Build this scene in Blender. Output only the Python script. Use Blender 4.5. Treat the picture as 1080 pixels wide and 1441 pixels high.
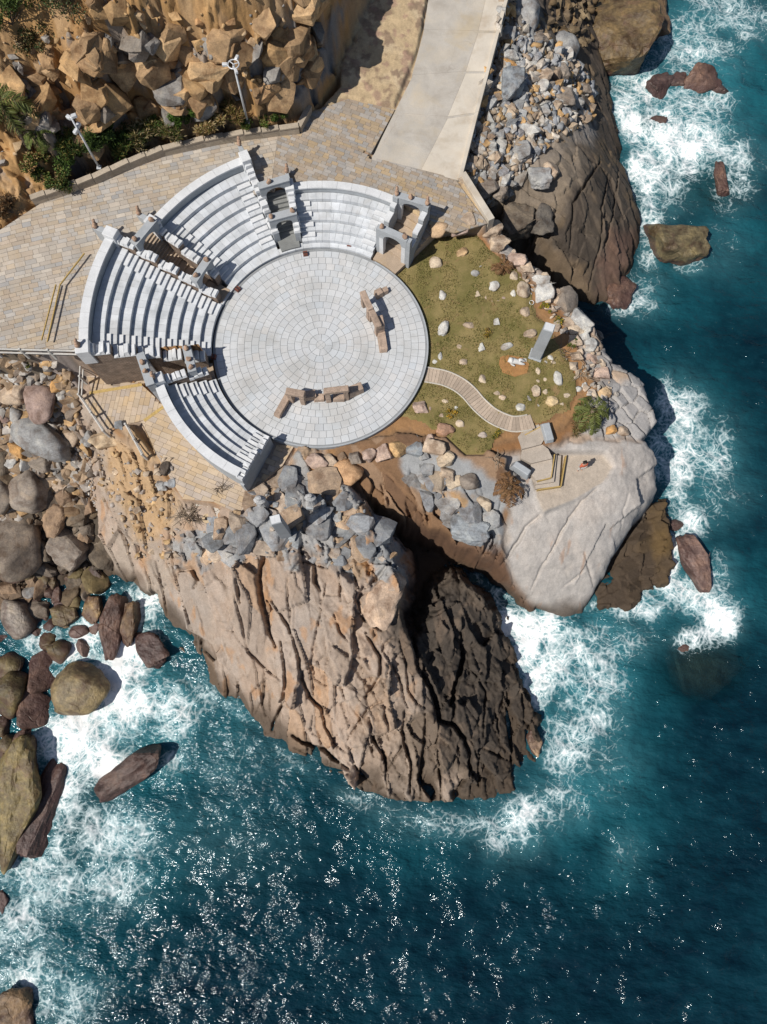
import bpy, bmesh, math, random
import numpy as np
from mathutils import Vector, Matrix

sc = bpy.context.scene
for o in list(bpy.data.objects):
    bpy.data.objects.remove(o)
rad = math.radians

# ------------------------------------------------------------------ camera
FPX, TAU, CAMH = 999.0, rad(12.8), 46.2
cam_d = bpy.data.cameras.new("camera")
cam = bpy.data.objects.new("camera", cam_d)
sc.collection.objects.link(cam)
cam_d.sensor_fit = 'VERTICAL'
cam_d.sensor_height = 36.0
cam_d.sensor_width = 36.0
cam_d.lens = 36.0 * FPX / 1441.0
cam_d.clip_start = 0.5
cam_d.clip_end = 6000
cam.location = (0, 0, CAMH)
cam.rotation_euler = (TAU, 0, 0)
sc.camera = cam

# ------------------------------------------------------------------ sky and sun
SUN_AZ, SUN_EL = rad(32), rad(53)          # the shadows run along SUN_AZ (from +x towards +y)
world = bpy.data.worlds.new("World")
sc.world = world
world.use_nodes = True
wn = world.node_tree
wn.nodes.clear()
sky = wn.nodes.new('ShaderNodeTexSky')
sky.sky_type = 'NISHITA'
sky.sun_disc = False
sky.sun_elevation = SUN_EL
sky.sun_rotation = math.atan2(-math.cos(SUN_AZ), -math.sin(SUN_AZ))
bg = wn.nodes.new('ShaderNodeBackground')
bg.inputs['Strength'].default_value = 0.068
wo = wn.nodes.new('ShaderNodeOutputWorld')
wn.links.new(sky.outputs[0], bg.inputs[0])
wn.links.new(bg.outputs[0], wo.inputs[0])
sun_d = bpy.data.lights.new("sun", 'SUN')
sun_d.energy = 4.6
sun_d.angle = rad(0.5)
sun_d.color = (1.0, 0.95, 0.87)
sun = bpy.data.objects.new("sun", sun_d)
sc.collection.objects.link(sun)
sun.location = (-60, -40, 90)
sun.rotation_euler = Vector((math.cos(SUN_AZ) * math.cos(SUN_EL), math.sin(SUN_AZ) * math.cos(SUN_EL), -math.sin(SUN_EL))).to_track_quat('-Z', 'Y').to_euler()
sc.view_settings.view_transform = 'Standard'
sc.view_settings.look = 'None'
sc.view_settings.gamma = 1.0
sc.view_settings.exposure = 0.0
sc.view_settings.use_curve_mapping = False

# ------------------------------------------------------------------ helpers
SEA = -9.0
CT, ST = math.cos(TAU), math.sin(TAU)
COL = sc.collection


def P(px, py, z=0.0):
    """photo pixel -> world xy on the level z"""
    x, y = (px - 540) / FPX, (720.5 - py) / FPX
    dy, dz = y * CT + ST, y * ST - CT
    t = (z - CAMH) / dz
    return x * t, dy * t


def P3(px, py, z=0.0):
    a = P(px, py, z)
    return Vector((a[0], a[1], z))


def PIX(X, Y, Z):
    """world -> photo pixel (arrays)"""
    dz = Z - CAMH
    y = Y * CT + dz * ST
    zz = -Y * ST + dz * CT
    return 540 + FPX * X / -zz, 720.5 - FPX * y / -zz


rng = np.random.default_rng(7)
random.seed(7)
_perm = rng.permutation(4096)
_ga = rng.random(4096) * 2 * math.pi
_gx, _gy = np.cos(_ga), np.sin(_ga)
_rv = rng.random((4096, 4))


def _h(i, j, s):
    return _perm[(_perm[(i + s * 57) & 4095] + j + s * 131) & 4095]


def pn(x, y, s=0):
    x = np.asarray(x, float); y = np.asarray(y, float)
    i, j = np.floor(x).astype(np.int64), np.floor(y).astype(np.int64)
    fx, fy = x - i, y - j
    u, v = fx * fx * fx * (fx * (fx * 6 - 15) + 10), fy * fy * fy * (fy * (fy * 6 - 15) + 10)

    def g(a, b):
        h = _h(i + a, j + b, s)
        return _gx[h] * (fx - a) + _gy[h] * (fy - b)
    a0 = g(0, 0); a0 = a0 + u * (g(1, 0) - a0)
    a1 = g(0, 1); a1 = a1 + u * (g(1, 1) - a1)
    return (a0 + v * (a1 - a0)) * 1.5


def fbm(x, y, o=4, s=0, gain=.5):
    r, a, t = 0, 1, 0
    for k in range(o):
        r = r + a * pn(x * 2 ** k + 17.3 * k, y * 2 ** k - 9.1 * k, s + k)
        t += a; a *= gain
    return r / t * 1.4


def worley(x, y, s=0, jit=.9):
    i, j = np.floor(x).astype(np.int64), np.floor(y).astype(np.int64)
    f1 = np.full(x.shape, 9.); f2 = np.full(x.shape, 9.)
    cid = np.zeros(x.shape, np.int64); cx = np.zeros(x.shape); cy = np.zeros(x.shape)
    for a in (-1, 0, 1):
        for b in (-1, 0, 1):
            h = _h(i + a, j + b, s)
            px = i + a + .5 + jit * (_rv[h, 0] - .5)
            py = j + b + .5 + jit * (_rv[h, 1] - .5)
            d = (x - px) ** 2 + (y - py) ** 2
            n = d < f1
            f2 = np.where(n, f1, np.minimum(f2, d))
            f1 = np.where(n, d, f1)
            cid = np.where(n, h, cid); cx = np.where(n, px, cx); cy = np.where(n, py, cy)
    f1, f2 = np.sqrt(f1), np.sqrt(f2)
    return f1, f2, cid, x - cx, y - cy


def blocks(x, y, scale, ang, stretch, s, tilt=.5, mask=None):
    """broken rock: (height -1..1 with tilted tops, 0..1 distance from the joints, random per block)"""
    if mask is not None:
        k_ = mask > .004
        out = [np.zeros(x.shape), np.ones(x.shape), np.full(x.shape, .5)]
        for o_, v_ in zip(out, blocks(x[k_], y[k_], scale, ang, stretch, s, tilt)):
            o_[k_] = v_
        return out
    c, sn = math.cos(ang), math.sin(ang)
    wx = x + .12 * scale * pn(x / scale * .8, y / scale * .8, s + 40)
    wy = y + .12 * scale * pn(x / scale * .8 + 50, y / scale * .8, s + 41)
    u = (wx * c + wy * sn) / (scale * stretch)
    v = (-wx * sn + wy * c) / scale
    f1, f2, cid, du, dv = worley(u, v, s)
    r = _rv[cid]
    h = (r[..., 0] - .5) * 1.2 + tilt * ((r[..., 1] - .5) * 2 * du + (r[..., 2] - .5) * 2 * dv)
    return h, f2 - f1, r[..., 3]


def sstep(a, b, x):
    t = np.clip((x - a) / (b - a), 0, 1)
    return t * t * (3 - 2 * t)


def mesh_from(name, verts, faces, smooth=False):
    me = bpy.data.meshes.new(name)
    me.from_pydata([tuple(v) for v in verts], [], faces)
    me.update()
    if smooth:
        me.polygons.foreach_set('use_smooth', [True] * len(me.polygons))
    return me


def link(name, me, mat=None, parent=None, loc=None, rot=None, scale=None, color=None):
    o = bpy.data.objects.new(name, me)
    COL.objects.link(o)
    if mat is not None and me is not None and len(me.materials) == 0:
        me.materials.append(mat)
    if parent is not None:
        o.parent = parent
    if loc is not None:
        o.location = loc
    if rot is not None:
        o.rotation_euler = rot if hasattr(rot, '__len__') else (0, 0, rot)
    if scale is not None:
        o.scale = scale
    if color is not None:
        o.color = (*color, 1) if len(color) == 3 else color
    return o


def tag(o, label, cat, group=None):
    o["label"] = label; o["category"] = cat; o["kind"] = "thing"
    if group:
        o["group"] = group
    return o


def struct(o, kind='structure', label=None):
    o["kind"] = kind
    if label:
        o["label"] = label
    return o


def empty(name, loc=(0, 0, 0), rz=0):
    o = bpy.data.objects.new(name, None)
    COL.objects.link(o)
    o.location = loc
    o.rotation_euler = (0, 0, rz)
    o.empty_display_size = .3
    return o


class MB:
    """collects boxes, prisms and tubes for one mesh"""
    def __init__(s):
        s.v, s.f = [], []

    def hexa(s, b, t):
        n = len(s.v); k = len(b)
        s.v += [tuple(p) for p in b] + [tuple(p) for p in t]
        s.f.append(tuple(n + i for i in reversed(range(k))))
        s.f.append(tuple(n + k + i for i in range(k)))
        for i in range(k):
            j = (i + 1) % k
            s.f.append((n + i, n + j, n + k + j, n + k + i))
        return s

    def prism(s, pts, z0, z1):
        return s.hexa([(p[0], p[1], z0) for p in pts], [(p[0], p[1], z1) for p in pts])

    def box(s, c, d, rz=0.0, taper=1.0, tilt=(0, 0)):
        cs, sn = math.cos(rz), math.sin(rz)
        def q(x, y, z):
            return (c[0] + x * cs - y * sn, c[1] + x * sn + y * cs, c[2] + z)
        a, b, h = d[0] / 2, d[1] / 2, d[2]
        B = [q(-a, -b, 0), q(a, -b, 0), q(a, b, 0), q(-a, b, 0)]
        T = [q(-a * taper + tilt[0], -b * taper + tilt[1], h), q(a * taper + tilt[0], -b * taper + tilt[1], h), q(a * taper + tilt[0], b * taper + tilt[1], h), q(-a * taper + tilt[0], b * taper + tilt[1], h)]
        return s.hexa(B, T)

    def tube(s, pts, r, n=8, cap=True):
        pts = [Vector(p) for p in pts]
        base = len(s.v)
        for i, p in enumerate(pts):
            d = (pts[min(i + 1, len(pts) - 1)] - pts[max(i - 1, 0)]).normalized()
            a = d.orthogonal().normalized() if abs(d.z) > .9 else d.cross(Vector((0, 0, 1))).normalized()
            b = d.cross(a)
            rr = r[i] if hasattr(r, '__len__') else r
            for k in range(n):
                t = 2 * math.pi * k / n
                s.v.append(tuple(p + a * (rr * math.cos(t)) + b * (rr * math.sin(t))))
        for i in range(len(pts) - 1):
            for k in range(n):
                j = (k + 1) % n
                s.f.append((base + i * n + k, base + i * n + j, base + (i + 1) * n + j, base + (i + 1) * n + k))
        if cap:
            s.f.append(tuple(base + k for k in reversed(range(n))))
            e = base + (len(pts) - 1) * n
            s.f.append(tuple(e + k for k in range(n)))
        return s

    def mesh(s, name, smooth=False, bevel=0):
        me = mesh_from(name, s.v, s.f, smooth)
        bm = bmesh.new(); bm.from_mesh(me)
        bmesh.ops.recalc_face_normals(bm, faces=bm.faces)
        if bevel:
            bmesh.ops.bevel(bm, geom=list(bm.edges), offset=bevel, segments=1, affect='EDGES')
        bm.to_mesh(me); bm.free()
        return me

    def build(s, name, mat, parent=None, smooth=False, bevel=0, **k):
        return link(name, s.mesh(name, smooth, bevel), mat, parent, **k)


# ------------------------------------------------------------------ materials
def N(t, kind, **kw):
    n = t.nodes.new(kind)
    for k, v in kw.items():
        if k in n.inputs.keys():
            n.inputs[k].default_value = v
        else:
            setattr(n, k, v)
    return n


def noise(t, vec, scale, detail=4, rough=.55, dist=0):
    n = N(t, 'ShaderNodeTexNoise', Scale=scale, Detail=detail, Roughness=rough, Distortion=dist)
    if vec is not None:
        t.links.new(vec, n.inputs['Vector'])
    return n.outputs['Fac']


def ramp(t, fac, stops):
    n = t.nodes.new('ShaderNodeValToRGB')
    e = n.color_ramp.elements
    while len(e) < len(stops):
        e.new(.5)
    for el, (p, c) in zip(e, stops):
        el.position = p
        el.color = (*c, 1) if hasattr(c, '__len__') else (c, c, c, 1)
    t.links.new(fac, n.inputs[0])
    return n.outputs[0]


def mixc(t, fac, a, b, mode='MIX'):
    n = t.nodes.new('ShaderNodeMix')
    n.data_type = 'RGBA'; n.blend_type = mode; n.clamp_factor = True
    for s_, v in ((n.inputs[0], fac), (n.inputs[6], a), (n.inputs[7], b)):
        if hasattr(v, 'is_linked') or isinstance(v, bpy.types.NodeSocket):
            t.links.new(v, s_)
        elif hasattr(v, '__len__'):
            s_.default_value = (*v, 1) if len(v) == 3 else v
        else:
            s_.default_value = v
    return n.outputs[2]


def mth(t, op, a, b=None, clamp=False):
    n = t.nodes.new('ShaderNodeMath'); n.operation = op; n.use_clamp = clamp
    for s_, v in zip(n.inputs, (a, b)):
        if v is None:
            continue
        if isinstance(v, bpy.types.NodeSocket):
            t.links.new(v, s_)
        else:
            s_.default_value = v
    return n.outputs[0]


def newmat(name):
    m = bpy.data.materials.new(name); m.use_nodes = True
    t = m.node_tree
    b = t.nodes['Principled BSDF']
    return m, t, b


def stone_mat(name, base=None, src='const', var=.25, rough=.85, bscale=6, bump=.35, speck=.15, stain=None, stain_amt=.5, mottle=1.2, jitter=.0, coords='pos', spec=.3, bdist=.05, crack=0, crackw=.03, patch=None, crack_amt=.3):
    """a mineral surface; src: const / object (Object Info colour) / attr (vertex colour 'Col')"""
    m, t, b = newmat(name)
    if coords == 'pos':
        g = t.nodes.new('ShaderNodeNewGeometry'); vec = g.outputs['Position']
    else:
        g = t.nodes.new('ShaderNodeTexCoord'); vec = g.outputs['Object']
    if src == 'object':
        oi = t.nodes.new('ShaderNodeObjectInfo'); c = oi.outputs['Color']
    elif src == 'attr':
        at = t.nodes.new('ShaderNodeAttribute'); at.attribute_name = 'Col'; c = at.outputs['Color']
    else:
        c = base
    n1 = noise(t, vec, mottle, 5, .6)
    n2 = noise(t, vec, bscale * 2.2, 4, .65)
    c = mixc(t, 1.0, c, ramp(t, n1, [(.25, 1 - var), (.75, 1 + var)]), 'MULTIPLY')
    c = mixc(t, 1.0, c, ramp(t, n2, [(.3, 1 - speck), (.7, 1 + speck)]), 'MULTIPLY')
    if stain is not None:
        n3 = noise(t, vec, mottle * .6, 5, .62, .6)
        c = mixc(t, ramp(t, n3, [(.52, 0), (.68, stain_amt)]), c, stain)
    ckh = None
    if patch is not None:
        n4 = noise(t, vec, patch[0], 6, .62, .4)
        c = mixc(t, 1.0, c, ramp(t, n4, [(.36, patch[1]), (.5, (1, 1, 1)), (.64, patch[2])]), 'MULTIPLY')
    if crack:
        wq = N(t, 'ShaderNodeTexNoise', Scale=crack * 1.3, Detail=3); t.links.new(vec, wq.inputs['Vector'])
        wv2 = t.nodes.new('ShaderNodeVectorMath'); wv2.operation = 'MULTIPLY_ADD'
        t.links.new(wq.outputs['Color'], wv2.inputs[0]); wv2.inputs[1].default_value = (.5 / crack,) * 3; t.links.new(vec, wv2.inputs[2])
        vo = N(t, 'ShaderNodeTexVoronoi', Scale=crack); vo.feature = 'DISTANCE_TO_EDGE'; t.links.new(wv2.outputs[0], vo.inputs['Vector'])
        gate = ramp(t, noise(t, vec, crack * .7, 3), [(.48, 0), (.62, 1)])
        ckh = mth(t, 'MULTIPLY', ramp(t, vo.outputs['Distance'], [(0, 1), (crackw, 0)]), gate)
        c = mixc(t, mth(t, 'MULTIPLY', ckh, crack_amt), c, mixc(t, 1.0, c, (.42, .36, .30), 'MULTIPLY'))
    if jitter:
        oi2 = t.nodes.new('ShaderNodeObjectInfo')
        c = mixc(t, 1.0, c, ramp(t, oi2.outputs['Random'], [(0, 1 - jitter), (1, 1 + jitter)]), 'MULTIPLY')
    t.links.new(c if isinstance(c, bpy.types.NodeSocket) else c, b.inputs['Base Color'])
    b.inputs['Roughness'].default_value = rough
    b.inputs['Specular IOR Level'].default_value = spec
    if bump:
        bn = t.nodes.new('ShaderNodeBump')
        bn.inputs['Strength'].default_value = bump
        bn.inputs['Distance'].default_value = bdist
        hh_ = mth(t, 'ADD', noise(t, vec, bscale, 8, .62), mth(t, 'MULTIPLY', n2, .5))
        if ckh is not None:
            hh_ = mth(t, 'SUBTRACT', hh_, mth(t, 'MULTIPLY', ckh, crack_amt * 1.5))
        t.links.new(hh_, bn.inputs['Height'])
        t.links.new(bn.outputs[0], b.inputs['Normal'])
    return m


def plain(name, c, rough=.6, metal=0, var=.12, scale=5):
    m, t, b = newmat(name)
    g = t.nodes.new('ShaderNodeNewGeometry')
    n1 = noise(t, g.outputs['Position'], scale, 4)
    t.links.new(mixc(t, 1.0, c, ramp(t, n1, [(.25, 1 - var), (.75, 1 + var)]), 'MULTIPLY'), b.inputs['Base Color'])
    b.inputs['Roughness'].default_value = rough
    b.inputs['Metallic'].default_value = metal
    return m
# ------------------------------------------------------------------ the theatre's plan
SC = (-4.43, 22.58)          # stage centre


def pol(r, a):
    return SC[0] + r * math.cos(rad(a)), SC[1] + r * math.sin(rad(a))


_pl = [(50, 400, 3.2), (0, 470, 3.25), (250, 225, 2.6), (400, 200, 2.0), (480, 180, 1.75), (560, 225, 1.45), (640, 290, 1.1)]
_A = np.array([[*P(*p), 1] for p in _pl])
PLZ = np.linalg.lstsq(_A, np.array([p[2] for p in _pl]), rcond=None)[0]


def plaza_z(x, y):
    return np.clip(PLZ[0] * x + PLZ[1] * y + PLZ[2], .9, 3.3)


ROUT = [(45, 62.5, 11.9), (62.5, 100.5, 11.4), (100.5, 113.5, 11.6), (113.5, 146, 13.8), (146, 157, 13.62), (157, 187, 15.2), (187, 200, 8.0), (200, 244.5, 11.4)]


def rout(a):
    a = np.mod(a, 360)
    r = np.full(np.shape(a), 7.55)
    for a0, a1, rr in ROUT:
        r = np.where((a >= a0) & (a < a1), rr, r)
    return r


def poly_sd(pts, X, Y):
    """signed distance, positive inside"""
    pts = np.asarray(pts, float)
    d = np.full(X.shape, 1e9); ins = np.zeros(X.shape, bool)
    n = len(pts)
    for i in range(n):
        a, b = pts[i], pts[(i + 1) % n]
        ex, ey = b - a
        wx, wy = X - a[0], Y - a[1]
        t = np.clip((wx * ex + wy * ey) / (ex * ex + ey * ey + 1e-12), 0, 1)
        d = np.minimum(d, (wx - ex * t) ** 2 + (wy - ey * t) ** 2)
        c = ((a[1] <= Y) & (b[1] > Y)) | ((b[1] <= Y) & (a[1] > Y))
        ins ^= c & (X < a[0] + (Y - a[1]) / (ey if ey else 1e-9) * ex)
    d = np.sqrt(d)
    return np.where(ins, d, -d)


def tps(ctrl):
    c = np.array([[*P(*p), p[2]] for p in ctrl])
    n = len(c)
    D = np.hypot(c[:, None, 0] - c[None, :, 0], c[:, None, 1] - c[None, :, 1])
    K = D * D * np.log(D + 1e-9) + np.eye(n) * .6
    Q = np.c_[np.ones(n), c[:, :2]]
    A = np.zeros((n + 3, n + 3)); A[:n, :n] = K; A[:n, n:] = Q; A[n:, :n] = Q.T
    w = np.linalg.solve(A, np.r_[c[:, 2], 0, 0, 0])
    lo, hi = c[:, 2].min() - .6, c[:, 2].max() + .5

    def f(X, Y):
        z = w[n] + w[n + 1] * X + w[n + 2] * Y
        for i in range(n):
            r2 = (X - c[i, 0]) ** 2 + (Y - c[i, 1]) ** 2 + 1e-12
            z = z + w[i] * .5 * r2 * np.log(r2)
        return np.clip(z, lo, hi)
    return f


# ------------------------------------------------------------------ terrain: one height field put together from rock bodies
STEP = .08
gx = np.arange(-37, 31, STEP); gy = np.arange(-9, 62, STEP)
X, Y = np.meshgrid(gx, gy)
Z = np.full(X.shape, -12.5) + .5 * fbm(X / 5, Y / 5, 3, 3)
BID = np.zeros(X.shape, int)
EDGE = np.zeros(X.shape)
BODY = {}


def body(name, outline, ctrl, steep=3.0, rnd=.8, wob=.5, wscale=2.0):
    k = len(BODY) + 1
    BODY[name] = k
    pts = [P(*p) for p in outline]
    a = np.array(pts)
    m = 5
    i0, i1 = np.searchsorted(gy, [a[:, 1].min() - m, a[:, 1].max() + m])
    j0, j1 = np.searchsorted(gx, [a[:, 0].min() - m, a[:, 0].max() + m])
    s = np.s_[i0:i1, j0:j1]
    x, y = X[s], Y[s]
    sd = poly_sd(pts, x, y)
    sd = sd + wob * fbm(x / wscale, y / wscale, 4, k * 7)
    t = tps(ctrl)(x, y)
    d = np.clip(sd / rnd, 0, 1)
    ins = t - rnd * (1 - np.sqrt(1 - (1 - d) ** 2 + 1e-9))
    out = t - rnd + steep * np.minimum(sd, 0)
    z = np.where(sd > 0, ins, out)
    up = z > Z[s]
    Z[s] = np.where(up, z, Z[s]); BID[s] = np.where(up, k, BID[s])
    EDGE[s] = np.where(up, sd, EDGE[s])


body('beach', [(-120, 480, .5), (60, 492, .5), (118, 500, .5), (135, 640, -5), (160, 790, -8), (140, 850, -9.5), (60, 900, -10), (-120, 1000, -10)],
     [(-80, 500, 1), (0, 505, .6), (90, 510, .6), (60, 545, -1.5), (0, 560, -2.2), (60, 620, -4), (110, 620, -4.2), (0, 700, -5.6), (100, 720, -6.6), (40, 780, -7.8), (110, 800, -8.8), (60, 860, -9.3), (130, 860, -9.6), (0, 960, -10.2), (-100, 900, -9.5), (-100, 650, -5)], steep=1.0, rnd=.3)
body('core', [(100, 490, 0), (116, 520, 0), (150, 600, 0), (255, 700, 0), (330, 715, 0), (420, 650, 0), (560, 625, 0), (640, 640, 0), (720, 620, 0), (800, 600, 0), (850, 540, 0), (800, 450, 0), (720, 340, 0), (660, 300, 0), (500, 200, 0), (200, 300, 0)],
     [(200, 400, -.4), (500, 400, -.4), (700, 500, -.5), (300, 660, -.4), (800, 520, -.6)], steep=3, rnd=.3, wob=.2)
body('headland', [(112, 500, 1), (116, 600, -3), (128, 680, -5), (143, 760, -7), (158, 808, -8.6), (190, 828, -9), (228, 838, -9), (240, 890, -9), (262, 935, -9), (300, 962, -9), (345, 998, -9), (372, 1030, -9), (410, 1056, -9), (450, 1086, -9), (510, 1114, -9), (560, 1128, -9), (592, 1140, -9), (625, 1142, -9), (640, 1122, -9), (650, 1090, -9),
                  (640, 1040, -7), (612, 960, -5), (572, 895, -3.2), (562, 850, -2.5), (563, 805, -2), (550, 765, -1.6), (520, 715, -1.2), (480, 680, -1), (470, 640, -.8), (400, 600, -.8), (200, 560, -.5)],
     [(120, 510, 1.3), (125, 580, -1), (200, 660, -.7), (255, 650, -.3), (300, 700, -.5), (400, 650, -.4), (480, 660, -.6), (150, 640, -2.0), (172, 740, -4.6), (180, 808, -8.2), (225, 740, -2.8), (245, 860, -7.7), (300, 770, -1.5), (300, 850, -3.4), (330, 920, -5.8), (345, 985, -8.4), (400, 700, -.5), (420, 780, -1.1), (400, 880, -3.0), (420, 970, -5.0), (400, 1040, -8.4), (470, 1070, -8.0), (500, 760, -1.0), (530, 800, -1.4), (530, 860, -2.3), (500, 950, -4.0), (540, 1040, -6.2), (560, 1110, -8.2), (610, 1110, -8.0), (600, 1010, -5.8), (440, 700, -.5), (555, 780, -1.0)], steep=4.5, rnd=.6, wob=.4, wscale=1.6)
body('shelf', [(560, 930, -6), (590, 890, -7), (615, 850, -7.5), (640, 812, -5.5), (676, 838, -6.5), (702, 880, -9), (715, 905, -9), (738, 965, -9), (752, 1010, -9), (763, 1050, -9), (757, 1076, -9), (727, 1080, -9), (722, 1119, -9), (668, 1129, -9), (640, 1122, -9), (592, 1136, -9), (560, 1000, -6)],
     [(565, 940, -5.2), (630, 850, -5.3), (620, 900, -5.4), (665, 870, -5.9), (660, 960, -6.2), (700, 930, -7.8), (720, 1010, -7.8), (600, 1000, -5.6), (650, 1040, -6.4), (700, 1060, -7.9), (740, 1060, -8.6), (690, 1110, -8.3), (610, 1110, -8.0)], steep=2.2, rnd=.6, wob=.5, wscale=1.3)
body('gullyfloor', [(490, 690, -7), (560, 720, -8), (640, 770, -8.5), (690, 800, -9), (700, 850, -9.4), (650, 880, -9), (580, 880, -8), (540, 780, -8)], [(500, 695, -5.5), (560, 740, -8.4), (620, 790, -8.8), (680, 830, -9.4), (590, 850, -8.6)], steep=1.5, rnd=.3, wob=.3, wscale=1.2)
body('gullywall', [(470, 630, -.6), (560, 610, -.6), (650, 620, -.6), (710, 650, -1), (722, 760, -5), (750, 815, -7), (757, 850, -9), (744, 862, -9), (718, 818, -6.5), (692, 792, -5.2), (656, 772, -4.6), (622, 751, -4.2), (585, 735, -3.6), (535, 711, -3), (485, 685, -2)],
     [(480, 645, -.6), (520, 650, -.7), (560, 640, -.6), (620, 670, -.9), (660, 690, -1.2), (690, 700, -1.6), (500, 676, -1.5), (545, 697, -2.0), (590, 722, -2.6), (622, 740, -3.0), (650, 762, -3.6), (690, 782, -4.4), (745, 845, -8.0), (690, 750, -3.2)], steep=8, rnd=.2, wob=.3, wscale=1.2)
body('granite', [(672, 652, -1), (700, 615, -1), (760, 600, -1), (830, 608, -1.2), (905, 612, -2), (924, 640, -3), (930, 690, -4.5), (902, 722, -5), (872, 770, -5.5), (843, 830, -7.5), (822, 866, -9), (795, 871, -9), (752, 852, -8.2), (700, 795, -6), (692, 765, -5), (702, 720, -3), (690, 690, -2)],
     [(690, 650, -1), (760, 615, -.9), (830, 620, -1.0), (900, 630, -1.9), (915, 690, -3.4), (870, 700, -2.4), (790, 660, -1.5), (820, 740, -3.2), (760, 740, -2.9), (720, 720, -2.4), (740, 790, -4.6), (790, 800, -5.2), (710, 775, -4.2), (810, 858, -8.3), (770, 845, -7.4), (860, 770, -4.6)], steep=4.5, rnd=1.1, wob=.3, wscale=2.5)
body('lawnmass', [(600, 300, 0), (660, 300, -.3), (700, 325, -.6), (745, 370, -1), (800, 420, -1.5), (840, 470, -2), (848, 510, -2.5), (905, 545, -2.5), (918, 600, -3), (900, 625, -2), (830, 618, -1), (700, 640, -.5), (560, 620, -.5), (450, 560, -.5), (500, 400, -.5)],
     [(620, 320, -.3), (600, 500, -.45), (700, 400, -.42), (700, 560, -.45), (750, 480, -.45), (690, 330, -.3), (740, 385, -.55), (800, 450, -.8), (830, 500, -1.0), (880, 560, -1.4), (900, 600, -1.7), (800, 560, -.6), (500, 500, -.45)], steep=6, rnd=.5, wob=.3, wscale=1.2)
body('ledge', [(870, 770, -8.6), (905, 715, -8.6), (935, 705, -8.6), (945, 800, -9), (935, 825, -9), (905, 830, -9), (893, 858, -9), (845, 858, -9), (835, 830, -9)],
     [(900, 760, -8.2), (920, 730, -8.1), (930, 800, -8.6), (870, 800, -8.5), (870, 850, -8.7), (930, 760, -8.0)], steep=3, rnd=.3, wob=.25, wscale=.8)
body('seawardrock', [(690, 120, .5), (700, 60, .5), (712, -40, .5), (830, -40, -8), (832, 60, -8.8), (850, 108, -9), (866, 150, -9), (881, 215, -9), (872, 232, -9), (897, 275, -9), (904, 340, -9), (888, 385, -9), (855, 436, -9), (838, 432, -9), (780, 392, -8), (735, 345, -7), (690, 315, -5), (650, 255, -1), (660, 200, -.5)],
     [(655, 255, .0), (690, 60, .7), (715, -20, .8), (690, 150, .3), (665, 200, .3), (700, 250, -1.0), (720, 190, -.6), (740, 130, -.6), (760, 235, -1.6), (790, 110, -2.2), (830, 100, -6), (820, 180, -4.2), (868, 215, -8), (820, 290, -3.2), (875, 300, -6.4), (740, 300, -3.2), (700, 300, -3.2), (780, 345, -4.6), (830, 400, -7.8), (880, 370, -8.0), (770, 30, -2.0), (815, 40, -5), (850, 430, -8.8), (740, 0, -.5)], steep=4, rnd=1.0, wob=.25, wscale=2)
body('roadbank', [(440, 160, 2), (480, 120, 2), (470, -60, 2), (480, -200, 2), (740, -200, 2), (712, 0, 2), (647, 244, 1), (690, 312, .5), (600, 330, .5), (400, 250, 1)],
     [(440, 160, 1.8), (500, 60, 2.3), (540, 0, 2.6), (480, 0, 2.8), (640, 240, 1.15), (640, 100, 1.7), (680, 0, 2.2), (560, 230, 1.3), (660, 290, .7)], steep=8, rnd=.1, wob=.0)
body('cliff', [(-160, 420, 3), (0, 330, 3), (58, 285, 3), (130, 250, 3), (230, 205, 3), (390, 175, 3), (432, 165, 2.5), (446, 120, 3), (470, 60, 3.5), (485, 0, 4), (600, -160, 5), (600, -400, 8), (-400, -400, 8), (-400, 420, 3)],
     [(40, 290, 3.4), (100, 240, 3.5), (200, 205, 3.2), (300, 180, 2.9), (400, 165, 2.7), (430, 150, 2.7), (20, 230, 4.6), (100, 160, 5.4), (200, 140, 5.6), (300, 120, 5.4), (380, 120, 4.6), (420, 100, 5.2), (0, 130, 8.2), (100, 80, 8.8), (200, 60, 9.2), (300, 50, 9), (400, 40, 8), (440, 20, 7.0), (0, 0, 11.5), (200, -20, 11.8), (360, -30, 11.2), (460, -60, 8.6), (0, -200, 16), (300, -200, 16), (520, -200, 9), (-100, 300, 4), (-200, 100, 10)], steep=3.5, rnd=.5, wob=.5, wscale=1.8)

B = BODY
m_ = lambda *n: np.isin(BID, [B[k] for k in n])


def blur(a, r, it=2):
    k = max(1, int(r / STEP))
    for _ in range(it):
        for ax in (0, 1):
            c = np.cumsum(np.concatenate([np.take(a, [0] * (k + 1), ax), a, np.take(a, [-1] * k, ax)], ax), ax)
            n = a.shape[ax]
            a = (np.take(c, range(2 * k + 1, 2 * k + 1 + n), ax) - np.take(c, range(0, n), ax)) / (2 * k + 1)
    return a


PXX, PYY = PIX(X, Y, Z)          # where each ground point lies in the photograph, to colour it by the zones seen there
W = {k: blur(m_(k).astype(float), .25, 1) for k in B}
COLR = np.zeros(X.shape + (3,)); COLR[:] = (.10, .085, .06)


def setc(mask, col):
    global COLR
    for k in range(3):
        COLR[..., k] = COLR[..., k] * (1 - mask) + col[k] * mask


def zone(pts, soft=.6, wob=.8, ws=1.5, s=90):
    """soft mask of an area given by its outline in the photograph"""
    i = poly_sd(pts, PXX, PYY) / 20 + wob * fbm(X / ws, Y / ws, 4, s)
    return sstep(-soft, soft, i)




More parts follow.
